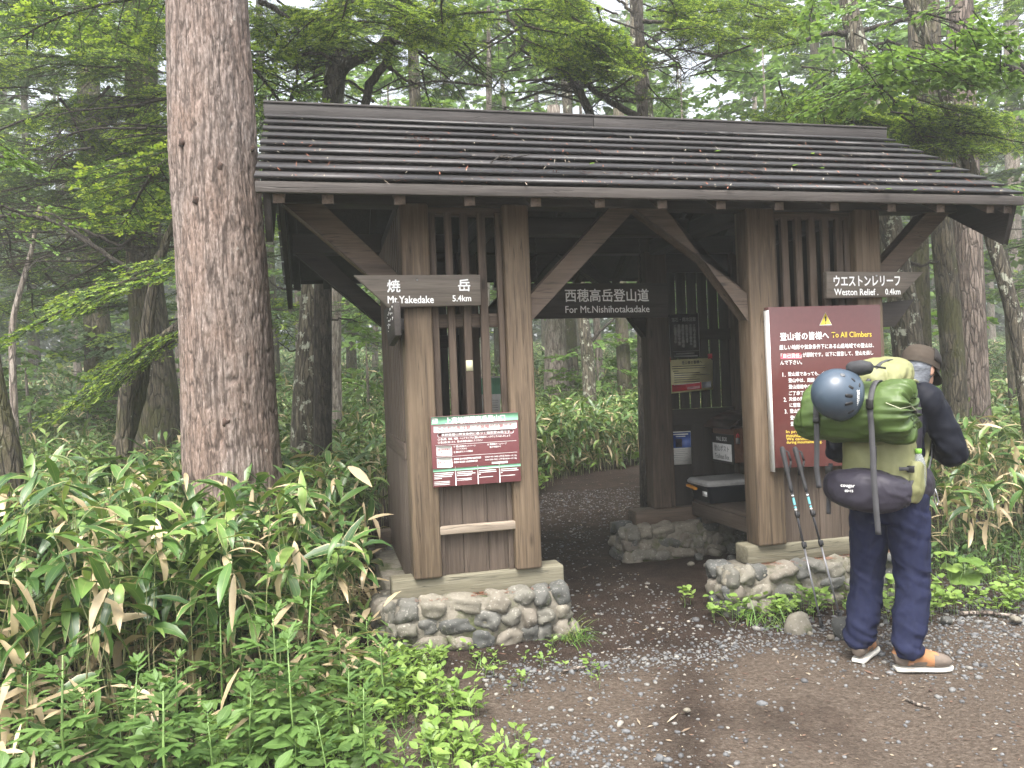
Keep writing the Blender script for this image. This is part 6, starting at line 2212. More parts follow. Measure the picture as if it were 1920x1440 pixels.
def blob(geo, c, r, rot=None, mat=0, base=None, p=2.0):
    V, T = base or ICO3
    V = V.copy()
    if p != 2: V = V / ((np.abs(V) ** p).sum(1) ** (1 / p))[:, None]
    V = V * np.array(r)
    if rot is not None: V = V @ np.array(rot.to_3x3()).T
    V = V + np.array(c)
    geo.add(V, None, T, mat=mat, attr=V)
    return geo


def fused(geo, name, mat, parent, voxel=.012, smooth=4, disp=None):
    o = geo.build(name, mat)
    m = o.modifiers.new('r', 'REMESH'); m.mode = 'VOXEL'; m.voxel_size = voxel; m.use_smooth_shade = True
    s_ = o.modifiers.new('s', 'SMOOTH'); s_.iterations = smooth; s_.factor = .5
    dg = bpy.context.evaluated_depsgraph_get()
    me = bpy.data.meshes.new_from_object(o.evaluated_get(dg))
    me.name = name
    bpy.data.objects.remove(o)
    n = len(me.vertices)
    if disp:
        V = np.zeros(n * 3, np.float32); me.vertices.foreach_get('co', V); V = V.reshape(-1, 3)
        N = np.zeros(n * 3, np.float32); me.vertex_normals.foreach_get('vector', N); N = N.reshape(-1, 3)
        V = V + N * disp(V.astype(float))[:, None].astype(np.float32)
        me.vertices.foreach_set('co', V.astype(np.float32).ravel())
    me.polygons.foreach_set('use_smooth', np.ones(len(me.polygons), bool))
    if not me.materials: me.materials.append(mat)
    me.update()
    o = bpy.data.objects.new(name, me)
    COL.objects.link(o)
    o.parent = parent
    return o


def folds(scale, amp, ax=(1, 1, 1), seed=0, sharp=1.0):
    ax = np.array(ax)
    def f(V):
        q = V * scale * ax
        w_ = fbm(q * .6 + 11, 2, seed + 5)
        r_ = 1 - np.abs(fbm(q + w_[:, None] * 1.2, 3, seed)) * 2.4
        return amp * (np.clip(r_, -.2, 1) ** sharp if sharp == 1 else np.sign(r_) * np.abs(r_) ** sharp)
    return f


def cloth(name, c, rough=.6, var=.12, sheen=.0, fine=220, spec=.3):
    k = NT(name)
    k.b.inputs['Specular IOR Level'].default_value = spec
    o = k.obj()
    v = k.noise(o, 14, 4, .6); w_ = k.noise(o, fine, 2)
    cc = k.ramp(v, [(.3, tuple(x * (1 - var) for x in c)), (.7, tuple(x * (1 + var) for x in c))])
    k.col(cc); k.rough(rough)
    k.b.inputs['Sheen Weight'].default_value = sheen
    k.bump(k.math('ADD', v, k.math('MULTIPLY', w_, .35)), .25, .006)
    return k.m


CL = dict(jacket=cloth('navy_black_shell', (.0055, .0065, .0115), .6, spec=.12), trousers=cloth('navy_trouser_cloth', (.014, .017, .042), .75, spec=.1), skin=simple('skin', (.42, .24, .17), .5, var=.08),
          hat=cloth('brown_hat_cloth', (.052, .041, .032), .8, spec=.15), hatdark=cloth('dark_hat_cloth', (.02, .018, .017), .8), gaiter=None, shoe=cloth('tan_suede', (.3, .145, .065), .75, .2), shoegrey=cloth('grey_suede', (.13, .105, .085), .8, .2),
          sole=simple('white_rubber', (.6, .58, .52), .6, var=.1), olive=cloth('olive_nylon', (.20, .205, .095), .55, .1), green=cloth('green_nylon', (.06, .098, .026), .42, .15), purple=cloth('grey_violet_nylon', (.026, .023, .034), .55),
          strap=cloth('grey_webbing', (.06, .06, .064), .8), black=simple('black_buckle', (.012, .012, .012), .4), hair=simple('dark_hair', (.015, .012, .01), .6))
k_ = NT('marled_grey_gaiter')
n_ = k_.noise(k_.obj((14, 14, 90)), 3, 3, .7)
k_.col(k_.ramp(n_, [(.35, (.035, .04, .05)), (.65, (.16, .175, .2))])); k_.rough(.8)
CL['gaiter'] = k_.m

person = thing('person', 'hiker seen from behind in navy trousers, dark jacket and brown cap looking down', 'person', HR, (0, 0, HROT))
# joints (X right, Y forward, Z up)
AR, AL = np.array((.125, -.03, .085)), np.array((-.118, .0, .085))
KR, KL = np.array((.135, .045, .46)), np.array((-.085, .06, .46))
HPR, HPL = np.array((.125, .04, .84)), np.array((-.045, .05, .84))
PEL = np.array((.04, .045, .90))
SHR, SHL = np.array((.20, .19, 1.375)), np.array((-.17, .2, 1.375))
ELR, ELL = np.array((.315, .25, 1.10)), np.array((-.29, .27, 1.10))
WRR, WRL = np.array((.10, .42, 1.13)), np.array((-.09, .43, 1.13))
NK, HD = np.array((.05, .265, 1.43)), np.array((.135, .385, 1.53))
# head looks to the right front and down
hdir = Vector((.30, .86, -.42)).normalized()
hside = hdir.cross(Vector((0, 0, 1))).normalized()
hup = hside.cross(hdir)
HM = Matrix((hside, hdir, hup)).transposed()
hv = lambda x, y, z: np.array(Vector(HD) + HM @ Vector((x, y, z)))

# ---- body, one continuous surface
b = Geo()
tor = [((.04, .045, .80), .13, .10), ((.04, .045, .92), .15, .105), ((.03, .08, 1.05), .13, .095), ((.02, .14, 1.2), .15, .105), ((.015, .18, 1.33), .16, .095), ((.015, .2, 1.40), .10, .07), (tuple(NK), .056, .058), ((.085, .31, 1.475), .052, .056)]
lft(b, tor, 20)
for A_, K_, H_ in ((AR, KR, HPR), (AL, KL, HPL)):
    lft(b, [(A_ - (0, 0, .05), .034, .038), (A_ + (0, 0, .03), .036, .04), (A_ * .6 + K_ * .4 + (0, -.015, 0), .053, .056), (K_, .055, .058), (K_ * .5 + H_ * .5, .072, .076), (H_, .082, .09)], 14)
for S_, E_, W_ in ((SHR, ELR, WRR), (SHL, ELL, WRL)):
    lft(b, [(S_ * .85 + np.array(NK) * .15, .05, .05), (S_, .054, .054), (S_ * .5 + E_ * .5, .045, .046), (E_, .037, .038), (E_ * .6 + W_ * .4, .036, .036), (W_, .025, .022)], 12, ref=(0, 0, 1))
# head
blob(b, hv(0, -.012, .03), (.073, .092, .092), HM)
blob(b, hv(0, .03, -.035), (.056, .068, .075), HM)
blob(b, hv(0, .095, -.02), (.012, .018, .02), HM); blob(b, hv(0, .088, .0), (.009, .014, .03), HM)   # nose
blob(b, hv(0, .075, -.07), (.024, .02, .01), HM); blob(b, hv(0, .062, -.098), (.03, .028, .018), HM)    # mouth, chin
for sg in (-1, 1):
    blob(b, hv(sg * .076, -.012, -.008), (.010, .022, .034), HM)      # ears
    blob(b, hv(sg * .082, -.022, .0), (.006, .013, .024), HM)
    blob(b, hv(sg * .03, .078, .012), (.013, .012, .01), HM)
# hands: palm, four curled fingers, thumb
for S_, W_, sg in ((ELR, WRR, -1), (ELL, WRL, 1)):
    d = (W_ - S_) / np.linalg.norm(W_ - S_)
    d = d * .75 + np.array((0, .55, .15)); d /= np.linalg.norm(d)
    nrm = np.array((sg * .75, -.2, .5)); nrm -= d * (nrm @ d); nrm /= np.linalg.norm(nrm)
    sd_ = np.cross(d, nrm)
    pc = W_ + d * .05
    b.loft(rings([(tuple(W_), .022, .018), (tuple(W_ + d * .03), .036, .015), (tuple(W_ + d * .07), .041, .014), (tuple(W_ + d * .09), .038, .012)], 12, ref=tuple(nrm)))
    for q, (o_, L_) in enumerate(((-.03, .062), (-.010, .072), (.011, .068), (.030, .054))):
        r0 = W_ + d * .082 + sd_ * o_
        p1 = r0 + d * L_ * .45 + nrm * .006; p2 = p1 + (d * .6 + nrm * .8) * L_ * .35; p3 = p2 + (d * .0 + nrm) * L_ * .3
        b.tube([r0, p1, p2, p3], [.0092, .0088, .008, .0065], 8)
    r0 = W_ + d * .025 - sd_ * .032
    b.tube([r0, r0 + d * .03 - sd_ * .018 + nrm * .012, r0 + d * .055 - sd_ * .016 + nrm * .028], [.012, .0105, .008], 8)
fused(b, 'body', CL['skin'], person, .0075, 2)
g = Geo()
for sg in (-1, 1): blob(g, hv(sg * .03, .089, .012), (.008, .004, .004), HM, base=ICO2)
g.build('eyes', simple('eye', (.02, .015, .012), .2), person, smooth=True)

# ---- trousers
t_ = Geo()
lft(t_, [((.04, .03, 1.0), .165, .122), ((.04, .035, .93), .175, .135), ((.04, .04, .84), .182, .14), ((.04, .045, .76), .165, .128)], 24)
for A_, K_, H_, w_ in ((AR, KR, HPR, 1), (AL, KL, HPL, 1)):
    lft(t_, [(A_ + (0, .002, -.002), .070, .080), (A_ + (0, 0, .06), .071, .082), (A_ * .6 + K_ * .4 + (0, -.005, 0), .078, .086), (K_, .08, .088), (K_ * .5 + H_ * .5, .094, .105), (H_ + (0, 0, -.02), .100, .118), (H_ + (0, 0, .05), .10, .12)], 20)


def tfold(V):
    z = V[:, 2]
    low = np.exp(-((z - .12) / .09) ** 2) * 1.0 + np.exp(-((z - .46) / .10) ** 2) * .55 + np.exp(-((z - .76) / .08) ** 2) * .6
    q = np.stack([V[:, 0] * 5, V[:, 1] * 5, V[:, 2] * 26 + V[:, 0] * 18], 1)
    a = fbm(q, 2, 41)
    b_ = folds(9, 1.0, (1, 1, .45), 43)(V)
    c_ = folds(17, 1.0, (1, 1, .7), 47)(V)
    return .024 * a * low + .010 * b_ + .004 * c_


fused(t_, 'trousers', CL['trousers'], person, .009, 3, tfold)

# ---- jacket
j = Geo()
lft(j, [((.04, .05, .86), .172, .135), ((.035, .06, .95), .172, .13), ((.03, .09, 1.06), .165, .125), ((.02, .14, 1.2), .18, .128), ((.015, .175, 1.31), .19, .115), ((.015, .195, 1.385), .15, .092), ((.04, .24, 1.435), .082, .078), ((.06, .275, 1.465), .068, .070)], 24)
for S_, E_, W_ in ((SHR, ELR, WRR), (SHL, ELL, WRL)):
    lft(j, [(S_ * .7 + np.array(NK) * .3 + (0, 0, -.02), .07, .075), (S_, .078, .08), (S_ * .55 + E_ * .45, .07, .072), (E_ + (0, -.008, -.012), .063, .064), (E_ * .55 + W_ * .45, .055, .056), (W_, .042, .040)], 16, ref=(0, 0, 1))
fused(j, 'jacket', CL['jacket'], person, .010, 4, lambda V: folds(9, .011, (1, 1, .6), 51)(V) + .007 * fbm(V * np.array((6, 6, 22)), 2, 52))

# ---- neck gaiter, cap, shoes
g = Geo()
lft(g, [((.04, .245, 1.41), .082, .082), ((.065, .28, 1.445), .077, .078), (tuple(hv(0, -.035, -.075)), .070, .070), (tuple(hv(0, -.028, -.03)), .079, .088), (tuple(hv(0, -.02, .03)), .083, .098)], 22, ref=(0, 1, 0))
fused(g, 'neck_gaiter', CL['gaiter'], person, .006, 2, lambda V: .0035 * fbm(V * np.array((10, 10, 60)), 2, 61))
g = Geo()
n = 30
a = np.arange(n) / n * 2 * math.pi
prof = [(1.0, .012), (1.02, .04), (1.0, .065), (.93, .092), (.76, .116), (.46, .129), (.12, .133)]
g.loft([np.array([hv(.092 * r_ * math.cos(q), -.012 + .112 * r_ * math.sin(q), z_) for q in a]) for r_, z_ in prof], cap=True)
o = fused(g, 'cap', CL['hat'], person, .005, 2, lambda V: .0018 * fbm(V * 30, 2, 62))
g = Geo()
# dark side panel and headband, brim
g.loft([np.array([hv(.0955 * math.cos(q), -.012 + .1155 * math.sin(q), z_) for q in a]) for z_ in (.008, .012, .034, .038)], cap=False)
g.build('hat_band', cloth('brown_band', (.046, .037, .029), .8, spec=.15), person, smooth=True)
g = Geo()
rows = []
for q in np.linspace(-.25, 1.15, 12):
    rows.append([hv(.0945 * r_ * math.cos(q), -.012 + .1145 * r_ * math.sin(q), z_ + .002) for r_, z_ in ((1.02, .042), (1.0, .066), (.935, .093), (.77, .117))])
rows = np.array(rows)
V = rows.reshape(-1, 3)
g.add(V, [(i * 4 + k, i * 4 + k + 1, i * 4 + k + 5, i * 4 + k + 4) for i in range(11) for k in range(3)], attr=V)
o = g.build('side_panel', CL['hatdark'], person, smooth=True)
sm = o.modifiers.new('thick', 'SOLIDIFY'); sm.thickness = .002
g = Geo()
top, bot = [], []
for q in np.linspace(math.pi * .5 - 1.25, math.pi * .5 + 1.25, 16):
    e = math.cos((q - math.pi / 2) / 1.25 * math.pi / 2) ** .6
    for r_ in (0, .35, .7, 1.0):
        rr_ = 1.0 + r_ * .62 * e
        top.append(hv(.092 * (1 + (rr_ - 1) * .35) * math.cos(q), -.012 + .112 * rr_ * math.sin(q), .016 - .035 * r_ * e - .02 * r_ * math.cos(q) ** 2))
V = np.array(top)
g.add(V, [(i * 4 + k, i * 4 + k + 1, i * 4 + k + 5, i * 4 + k + 4) for i in range(15) for k in range(3)], attr=V)
o = g.build('brim', CL['hatdark'], person, smooth=True)
sm = o.modifiers.new('thick', 'SOLIDIFY'); sm.thickness = .004
for A_, (dx, dy) in ((AR, (.80, .60)), (AL, (.0, 1.0))):
    d = Vector((dx, dy, 0)).normalized(); s_ = Vector((d.y, -d.x, 0))
    c_ = Vector((A_[0], A_[1], 0)) - d * .075
    sp = lambda f_, z: tuple(c_ + d * f_ + Vector((0, 0, z)))
    out = [(.0, .033), (.03, .04), (.09, .041), (.14, .044), (.19, .051), (.235, .05), (.27, .038), (.29, .012)]
    def oval(z, k, f0=0):
        P = [c_ + d * f_ + s_ * w_ * k + Vector((0, 0, z)) for f_, w_ in out] + [c_ + d * f_ - s_ * w_ * .86 * k + Vector((0, 0, z)) for f_, w_ in out[::-1]]
        return np.array(P)
    g = Geo(); g.loft([oval(.0, .95), oval(.003, 1.0), oval(.013, 1.02), oval(.016, .99)])
    g.build('sole', CL['sole'], person, smooth=False, bevel=.002)
    g = Geo()
    lft(g, [(sp(-.004, .06), .026, .03), (sp(.02, .065), .037, .045), (sp(.07, .07), .040, .05), (sp(.12, .066), .042, .05), (sp(.17, .056), .048, .042), (sp(.22, .048), .049, .035), (sp(.262, .04), .038, .026), (sp(.284, .03), .015, .01)], 18, ref=(0, 0, 1))
    lft(g, [(sp(.055, .05), .042, .055), (sp(.055, .09), .04, .055), (sp(.052, .125), .042, .052)], 16, ref=tuple(d))
    o = fused(g, 'shoe', CL['shoe'], person, .006, 2, lambda V: .0012 * fbm(V * 40, 2, 66))
    o.data.materials.append(CL['shoegrey'])
    me = o.data
    for p_ in me.polygons:
        q = Vector(p_.center) - c_
        f_, w_ = q.dot(d), q.dot(s_)
        if f_ > .212 - .03 * (abs(w_) > .03) or (f_ < .055 - .02 * (q.z > .07) and q.z < .085) or (.07 < f_ < .145 and q.z < .046 + .1 * (f_ - .07) and abs(w_) > .02) or q.z < .026: p_.material_index = 1
    g = Geo()
    for q in range(4):
        f_ = .115 + q * .022
        z_ = .118 - q * .0085
        g.tube([sp(f_, z_ - .012) + np.array(s_) * .028, sp(f_, z_) + np.array(s_) * .0, sp(f_, z_ - .012) - np.array(s_) * .026], .0028, 5)
    g.build('laces', simple('orange_lace', (.55, .2, .05), .7), person, smooth=True)

# ---- rucksack: a thing of its own carried by the hiker
pack = thing('rucksack', 'large olive rucksack with grey straps and violet grey pocket on the hiker', 'backpack', HR, (0, 0, HROT))
g = Geo()
lft(g, [((.02, -.05, .86), .15, .10, 3), ((.02, -.055, .95), .165, .13, 3), ((.02, -.03, 1.1), .168, .14, 3), ((.015, -.0, 1.26), .165, .135, 3), ((.01, .02, 1.38), .15, .12, 2.6), ((.005, .03, 1.46), .135, .11, 2.4), ((.005, .03, 1.50), .10, .09, 2.2)], 28)
fused(g, 'pack_body', CL['olive'], pack, .010, 3, lambda V: folds(8, .007, (1, 1, .8), 71)(V) + .003 * fbm(V * 22, 2, 72))
g = Geo()
blob(g, (.03, .02, 1.515), (.145, .15, .08), Matrix.Rotation(.22, 3, 'X'), p=2.7)
blob(g, (.03, -.08, 1.49), (.12, .10, .085), Matrix.Rotation(.5, 3, 'X'), p=2.4)
fused(g, 'lid', CL['olive'], pack, .009, 2, lambda V: folds(13, .009, (1, 1, 1), 73)(V) + .003 * fbm(V * 30, 2, 74))
g = Geo()
lft(g, [((-.165, -.14, .955), .05, .06, 2.6), ((-.12, -.19, .95), .085, .10, 2.8), ((-.02, -.21, .94), .105, .112, 2.8), ((.08, -.19, .93), .10, .11, 2.6), ((.15, -.13, .93), .07, .085, 2.4)], 20, ref=(0, 1, 0))
fused(g, 'bottom_pocket', CL['purple'], pack, .009, 2, lambda V: folds(10, .006, (1, 1, 1), 75)(V))
g = Geo()
lft(g, [((.17, -.05, .87), .03, .075, 2.4), ((.188, -.045, .94), .04, .085, 2.4), ((.192, -.04, 1.02), .04, .082, 2.4), ((.195, -.03, 1.06), .038, .07, 2.4)], 16)
fused(g, 'side_pocket', CL['olive'], pack, .008, 2, lambda V: folds(12, .006, (1, 1, .7), 77)(V))
g = Geo(); c_ = hp(1612, 690, 3.86); blob(g, c_, (.062, .05, .035), p=2.3); fused(g, 'lid_patch', cloth('dark_grey_mesh', (.03, .031, .034), .7), pack, .008, 2, lambda V: folds(16, .005, (1, 1, 1), 91)(V))
# side compression panel (violet grey) and hip belt
g = Geo()
lft(g, [((.17, .04, 1.05), .022, .06), ((.18, .05, 1.2), .026, .07), ((.175, .075, 1.33), .026, .07), ((.155, .10, 1.45), .02, .045)], 14)
fused(g, 'side_panel', CL['purple'], pack, .007, 2)
g = Geo()
for sg, x0 in ((1, .19), (-1, -.12)):
    lft(g, [((x0 * .9, -.05, .955), .03, .07), ((x0 + sg * .012, .02, .955), .034, .082), ((x0 + sg * .022, .09, .945), .034, .078), ((x0 + sg * .012, .15, .93), .030, .062), ((x0 - sg * .02, .19, .92), .024, .04)], 14, ref=(0, 0, 1))
fused(g, 'hip_belt', CL['purple'], pack, .008, 2, lambda V: folds(10, .004, (1, 1, 1), 79)(V))
g = Geo()
for sg in (1, -1):
    xs = .105 * sg + .01
    sp_ = [((xs, .06, 1.44), .035, .012), ((xs + .01 * sg, .13, 1.475), .036, .013), ((xs + .02 * sg, .215, 1.465), .036, .013), ((xs + .035 * sg, .30, 1.39), .033, .013), ((xs + .05 * sg, .32, 1.27), .028, .011), ((xs + .07 * sg, .26, 1.14), .018, .008), ((xs + .07 * sg, .16, 1.02), .012, .006)]
    lft(g, sp_, 12, ref=(0, .35, 1))
g.build('shoulder_strap', CL['olive'], pack, smooth=True)


def ribbon(pts, w=.026, th=.0022, mat=None, name='strap', side=(1, 0, 0), parent=None):
    P = np.array([tuple(q) for q in pts], float)
    s_ = np.linspace(0, len(P) - 1, 6 * (len(P) - 1) + 1)
    C = np.stack([np.interp(s_, np.arange(len(P)), P[:, i]) for i in range(3)], 1)
    for _ in range(3): C[1:-1] = (C[:-2] + 2 * C[1:-1] + C[2:]) / 4
    T = np.gradient(C, axis=0); T /= np.linalg.norm(T, axis=1)[:, None]
    S = np.array(side, float) - T * (T @ np.array(side, float))[:, None]; S /= np.linalg.norm(S, axis=1)[:, None]
    N = np.cross(T, S)
    g_ = Geo()
    g_.loft([np.array([c_ - s2 * w / 2 - n2 * th, c_ + s2 * w / 2 - n2 * th, c_ + s2 * w / 2 + n2 * th, c_ - s2 * w / 2 + n2 * th]) for c_, s2, n2 in zip(C, S, N)])
    return g_.build(name, mat or CL['strap'], parent or pack, fix=True)


def buckle(c, sx=.034, sy=.014, sz=.04, name='buckle'):
    g_ = Geo().box(c[0] - sx / 2, c[0] + sx / 2, c[1] - sy / 2, c[1] + sy / 2, c[2] - sz / 2, c[2] + sz / 2)
    return g_.build(name, CL['black'], pack, bevel=.005)


SD = (.85, .5, 0)
MC = (-.205, 1.335)      # mat roll centre (Y, Z)
MR = .148


def round_mat(x, a0, a1, n=9): return [(x, MC[0] - (MR + .008) * math.cos(q), MC[1] + (MR + .008) * math.sin(q)) for q in np.linspace(a0, a1, n)]


ribbon(round_mat(.075, 1.9, -.35) + [(.078, -.355, 1.16), (.08, -.36, 1.0), (.085, -.36, .86), (.088, -.352, .745)])
ribbon(round_mat(-.185, 1.9, -.25) + [(-.19, -.35, 1.15), (-.198, -.345, 1.05), (-.192, -.335, .955)])
buckle((.075, MC[0] - MR - .012, 1.38), sz=.05); buckle((-.185, MC[0] - MR - .006, 1.30), sz=.03)
ribbon([(-.19, -.15, 1.06), (-.185, -.19, .99), (-.19, -.205, .9), (-.195, -.2, .80)], .022)
buckle((-.187, -.2, 1.03), sz=.045)
ribbon([(.155, -.2, 1.05), (.20, -.135, 1.045), (.215, -.05, 1.06), (.19, .06, 1.11)], .018, side=(0, 0, 1))
buckle((.195, -.15, 1.045), sz=.035)
ribbon([(.215, -.03, 1.10), (.20, -.10, 1.02), (.175, -.18, .92), (.17, -.2, .86)], .02)
ribbon([(.045, -.225, 1.16), (.045, -.232, 1.08), (.045, -.245, 1.045)], .03)
ribbon([(.02, -.20, 1.48), (.06, -.12, 1.575), (.09, .0, 1.60), (.10, .1, 1.53)], .02)
ribbon([(.15, .14, 1.42), (.165, .10, 1.33), (.17, .03, 1.2), (.175, .0, 1.1)], .008, mat=CL['olive'], name='piping')
ribbon([(.21, .26, 1.13), (.215, .2, 1.06), (.21, .13, .99)], .022, side=(0, 0, 1))
# mesh panel by the pocket
g = Geo()
blob(g, (.125, -.185, .94), (.07, .075, .075), p=2.5)
g.build('mesh_panel', simple('black_mesh', (.014, .013, .016), .6, bump=.6, scale=120), pack, smooth=True)
# lettering on the pocket
V, T = text_geo('cougar', .012)
Xc = (V[:, 0] - .5) * .068 - .055
P = np.stack([Xc, -.325 - .0 * Xc, .968 + (V[:, 1] - .5) * .017], 1)
g = Geo(); g.add(P, None, T, attr=P)
V, T = text_geo('65+15', .02)
Xc = (V[:, 0] - .5) * .04 - .05
P = np.stack([Xc, -.325 + 0 * Xc, .946 + (V[:, 1] - .5) * .012], 1)
g.add(P, None, T, attr=P)
g.build('lettering', M['white'], pack)
g = Geo().tube([(.235, .145, .92), (.245, .15, .88), (.25, .155, .845), (.243, .15, .825), (.235, .145, .84), (.232, .142, .885), (.235, .145, .92)], .0035, 6)
g.build('carabiner', METAL, pack, smooth=True)

# rolled sleeping mat in a green sack
mat_ = thing('rolled_mat', 'shiny green sack holding a rolled sleeping mat strapped across the rucksack', 'sleeping mat', HR, (0, 0, HROT))
g = Geo()
sp_ = [((-.275, MC[0] + .01, MC[1] + .01), .07, .085, 2.8), ((-.268, MC[0] + .008, MC[1] + .005), .11, .12, 2.6), ((-.25, MC[0] + .005, MC[1]), .128, .136, 2.5), ((-.2, MC[0], MC[1]), MR * .98, MR, 2.1), ((.0, MC[0], MC[1]), MR, MR), ((.165, MC[0], MC[1]), MR, MR * 1.02), ((.205, MC[0], MC[1]), MR * .96, MR * .98), ((.224, MC[0], MC[1]), MR * .82, MR * .84), ((.232, MC[0], MC[1]), MR * .5, MR * .52), ((.226, MC[0], MC[1]), MR * .1, MR * .1)]
lft(g, sp_, 96, ref=(0, 0, 1), k=7)
V = g.v[0]
dy, dz = V[:, 1] - MC[0], V[:, 2] - MC[1]
ang = np.arctan2(dz, dy); rad = np.hypot(dy, dz)
endw = np.clip((V[:, 0] - .08) / .14, 0, 1)
gath = np.sin(ang * 15 + 2.2 * np.sin(ang * 4)) + .6 * np.sin(ang * 27 + 1)
wr = fbm(np.stack([V[:, 0] * 4 + ang * .5, ang * 3.2, rad * 4], 1), 3, 81)
rid = 1 - np.abs(fbm(np.stack([V[:, 0] * 5 - ang * 1.3, ang * 2.6 + V[:, 0] * 6, rad * 0], 1), 2, 83)) * 2.4
amp = .007 * gath * endw * np.clip(rad / .1, .15, 1) + .008 * wr + .010 * np.clip(rid, 0, 1)
for x_ in (.075, -.185): amp = amp - .010 * np.exp(-((V[:, 0] - x_) / .02) ** 2)
V[:, 1] += dy / (rad + 1e-6) * amp; V[:, 2] += dz / (rad + 1e-6) * amp
V[:, 0] += .012 * gath * np.clip((V[:, 0] - .195) / .03, 0, 1) * np.clip(rad / .1, 0, 1)
g.build('sack', CL['green'], mat_, smooth=True)
g = Geo().tube([(.23, MC[0] - .01, MC[1] + .01), (.246, MC[0] - .02, MC[1] + .005), (.242, MC[0] - .09, MC[1] + .03), (.21, MC[0] - .15, MC[1] + .02), (.15, MC[0] - .168, MC[1] + .05)], .0022, 5)
g.build('drawcord', simple('pale_cord', (.42, .43, .3), .7), mat_)
Geo().box(.228, .25, MC[0] - .012, MC[0] + .012, MC[1] - .012, MC[1] + .012).build('cord_lock', CL['black'], mat_, bevel=.004)

# climbing helmet
HC = np.array((-.062, -.402, 1.432))
hel = thing('climbing_helmet', 'slate blue climbing helmet with dark vents hung on the rucksack', 'helmet', HR, (0, 0, HROT))
HE = np.array((.118, .135, .126))
ax_ = Vector((-.30, -.92, .22)).normalized()          # the crown points away from the sack
hx = ax_.cross(Vector((0, 0, 1))).normalized(); hz_ = hx.cross(ax_)
QM_ = np.array(Matrix((hx, ax_, hz_)).transposed())
g = Geo()
n = 40
a = np.arange(n) / n * 2 * math.pi
RINGS = []
for v in (-.30, -.285, -.15, 0, .15, .3, .45, .58, .70, .80, .88, .94, .98, .999):
    r_ = math.sqrt(max(0, 1 - max(v, 0) ** 2)) * (1 + .04 * (v < -.2))
    if v < 0: r_ = 1.0 + .03 * (-v / .3)
    P = np.stack([HE[0] * r_ * np.cos(a), np.full(n, HE[1] * v), HE[2] * r_ * np.sin(a)], 1)
    if v == -.30: P[:, 0] *= .94; P[:, 2] *= .94
    RINGS.append(HC + P @ QM_.T)
g.loft(RINGS)
g.build('shell', simple('slate_blue_shell', (.05, .072, .10), .35, var=.06), hel, smooth=True)
VENT = simple('dark_vent', (.006, .006, .007), .6)


def onhelm(px, py):
    px, py = float(px), float(py)
    o_ = np.array(Matrix.Rotation(-HROT, 3, 'Z') @ (CAM - HR)) - HC
    d_ = np.array(Matrix.Rotation(-HROT, 3, 'Z') @ ((px - 960) / FPX * _r - (py - 720) / FPX * _u + _f))
    o_, d_ = (o_ @ QM_) / HE, (d_ @ QM_) / HE
    A_, B_, C_ = d_ @ d_, 2 * o_ @ d_, o_ @ o_ - 1
    ds = B_ * B_ - 4 * A_ * C_
    if ds < 0: return None
    t__ = (-B_ - math.sqrt(ds)) / (2 * A_)
    q = o_ + d_ * t__
    nn = q / HE; nn /= np.linalg.norm(nn)
    return HC + (q * HE) @ QM_.T, nn @ QM_.T


HPX = 1573, 738       # where the middle of the helmet shows


def vent(px, py, wx, wy, rot, mat=VENT, name='vent'):
    r_ = onhelm(px, py)
    if r_ is None: return
    c_, nn = Vector(r_[0]), Vector(r_[1])
    cu = (Matrix.Rotation(-HROT, 3, 'Z') @ _r); cu = (cu - nn * cu.dot(nn)).normalized(); cv = nn.cross(cu)
    u_ = cu * math.cos(rot) + cv * math.sin(rot); v_ = nn.cross(u_)
    V, T = ICO2
    V = V / ((np.abs(V) ** 5).sum(1) ** .2)[:, None]
    P = np.array(c_ - nn * .0015) + V[:, :1] * np.array(u_) * wx + V[:, 1:2] * np.array(v_) * wy + V[:, 2:] * np.array(nn) * .0035
    g_ = Geo(); g_.add(P, None, T, attr=P); g_.build(name, mat, hel, smooth=True)


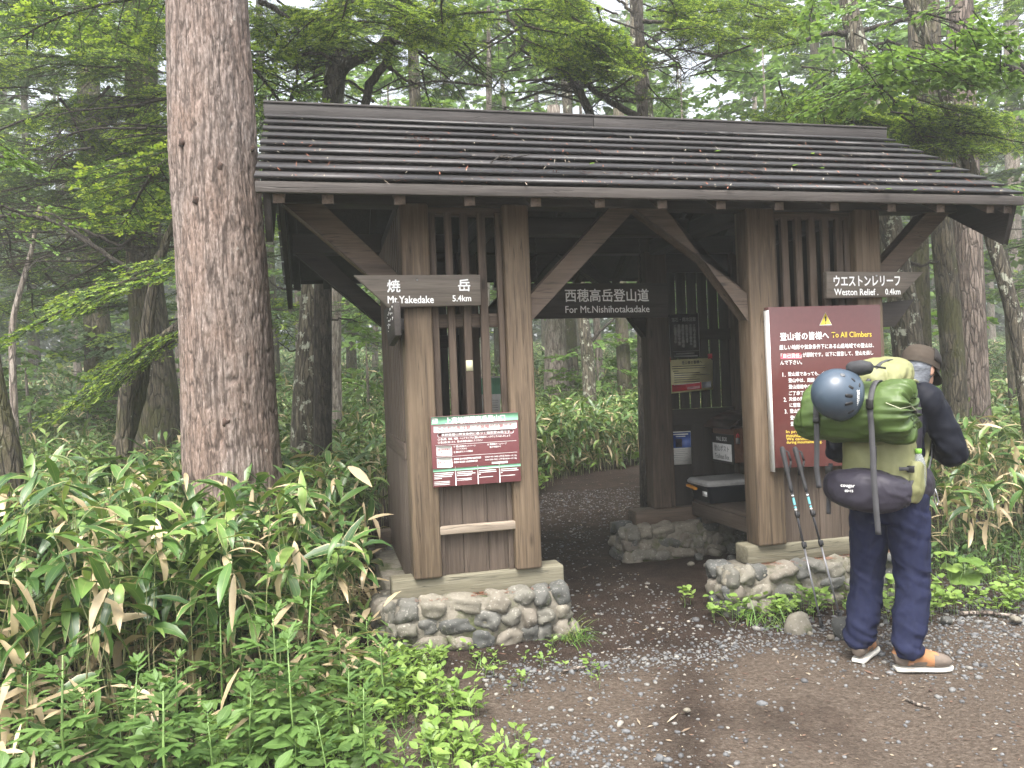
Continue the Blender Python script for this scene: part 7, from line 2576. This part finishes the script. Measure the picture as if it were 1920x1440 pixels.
for px, py, wx, wy, rot in ((1600, 712, .012, .006, -.75), (1596, 726, .014, .007, -.45), (1592, 742, .020, .0085, -.12), (1592, 757, .021, .0085, .18), (1596, 772, .017, .007, .45), (1612, 722, .006, .014, -.5)):
    vent(px, py, wx, wy, rot)
vent(1580, 703, .012, .011, -.1, simple('grey_vent_cover', (.10, .105, .11), .5), 'vent_cover')
vent(1568, 690, .012, .003, -.1, M['white'], 'sticker')
r_ = onhelm(1609, 748)
if r_ is not None:
    V, T = text_geo('mammut', .02)
    # lettering wrapped along the side of the shell
    P = []
    for u_, v_, _z in V:
        q = onhelm(1608.5 + (v_ - .5) * -6, 765 - u_ * 34 + 0)
        q = q or onhelm(1600, 750)
        P.append(q[0] + q[1] * .0012)
    P = np.array(P)
    g = Geo(); g.add(P, None, T, attr=P); g.build('lettering', M['white'], hel)
g = Geo().tube([(.0, -.33, 1.545), (.03, -.30, 1.565), (.07, -.27, 1.55)], .008, 6); g.tube([(.04, -.31, 1.56), (.08, -.25, 1.56), (.11, -.2, 1.55)], .006, 6)
g.build('chin_strap', CL['black'], hel, smooth=True)

# bottle in the side pocket
bot = thing('water_bottle', 'clear plastic bottle with green cap in the side pocket of the rucksack', 'bottle', HR, (0, 0, HROT))
bc = (.205, -.03)
k_ = NT('clear_plastic')
k_.col((.75, .8, .78)); k_.rough(.12); k_.b.inputs['Transmission Weight'].default_value = .75; k_.b.inputs['IOR'].default_value = 1.2
g = Geo().tube([(bc[0], bc[1], z) for z in (.93, .95, 1.04, 1.07, 1.095, 1.11, 1.118)], [.02, .031, .031, .031, .022, .014, .013], 16); g.build('body', k_.m, bot, smooth=True)
g = Geo().tube([(bc[0], bc[1], z) for z in (1.112, 1.114, 1.134, 1.136)], [.014, .0165, .0165, .013], 14); g.build('cap', simple('green_cap', (.2, .45, .05), .4), bot, smooth=True)
# ------------------------------------------------------------------ haze
hz = Geo().box(-150, 165, -24, 130, -2, 40)
hm = bpy.data.materials.new('morning_mist')
hm.use_nodes = True
n_ = hm.node_tree
for q in list(n_.nodes): n_.nodes.remove(q)
vo_ = n_.nodes.new('ShaderNodeVolumePrincipled'); ou = n_.nodes.new('ShaderNodeOutputMaterial')
vo_.inputs['Color'].default_value = (.95, .985, .965, 1)
vo_.inputs['Density'].default_value = .0033
vo_.inputs['Anisotropy'].default_value = .1
n_.links.new(vo_.outputs[0], ou.inputs['Volume'])
try: hm.cycles.homogeneous_volume = True
except Exception: pass
o = hz.build('haze', hm, fix=True)
tag(o, kind='stuff')
o.display_type = 'WIRE'
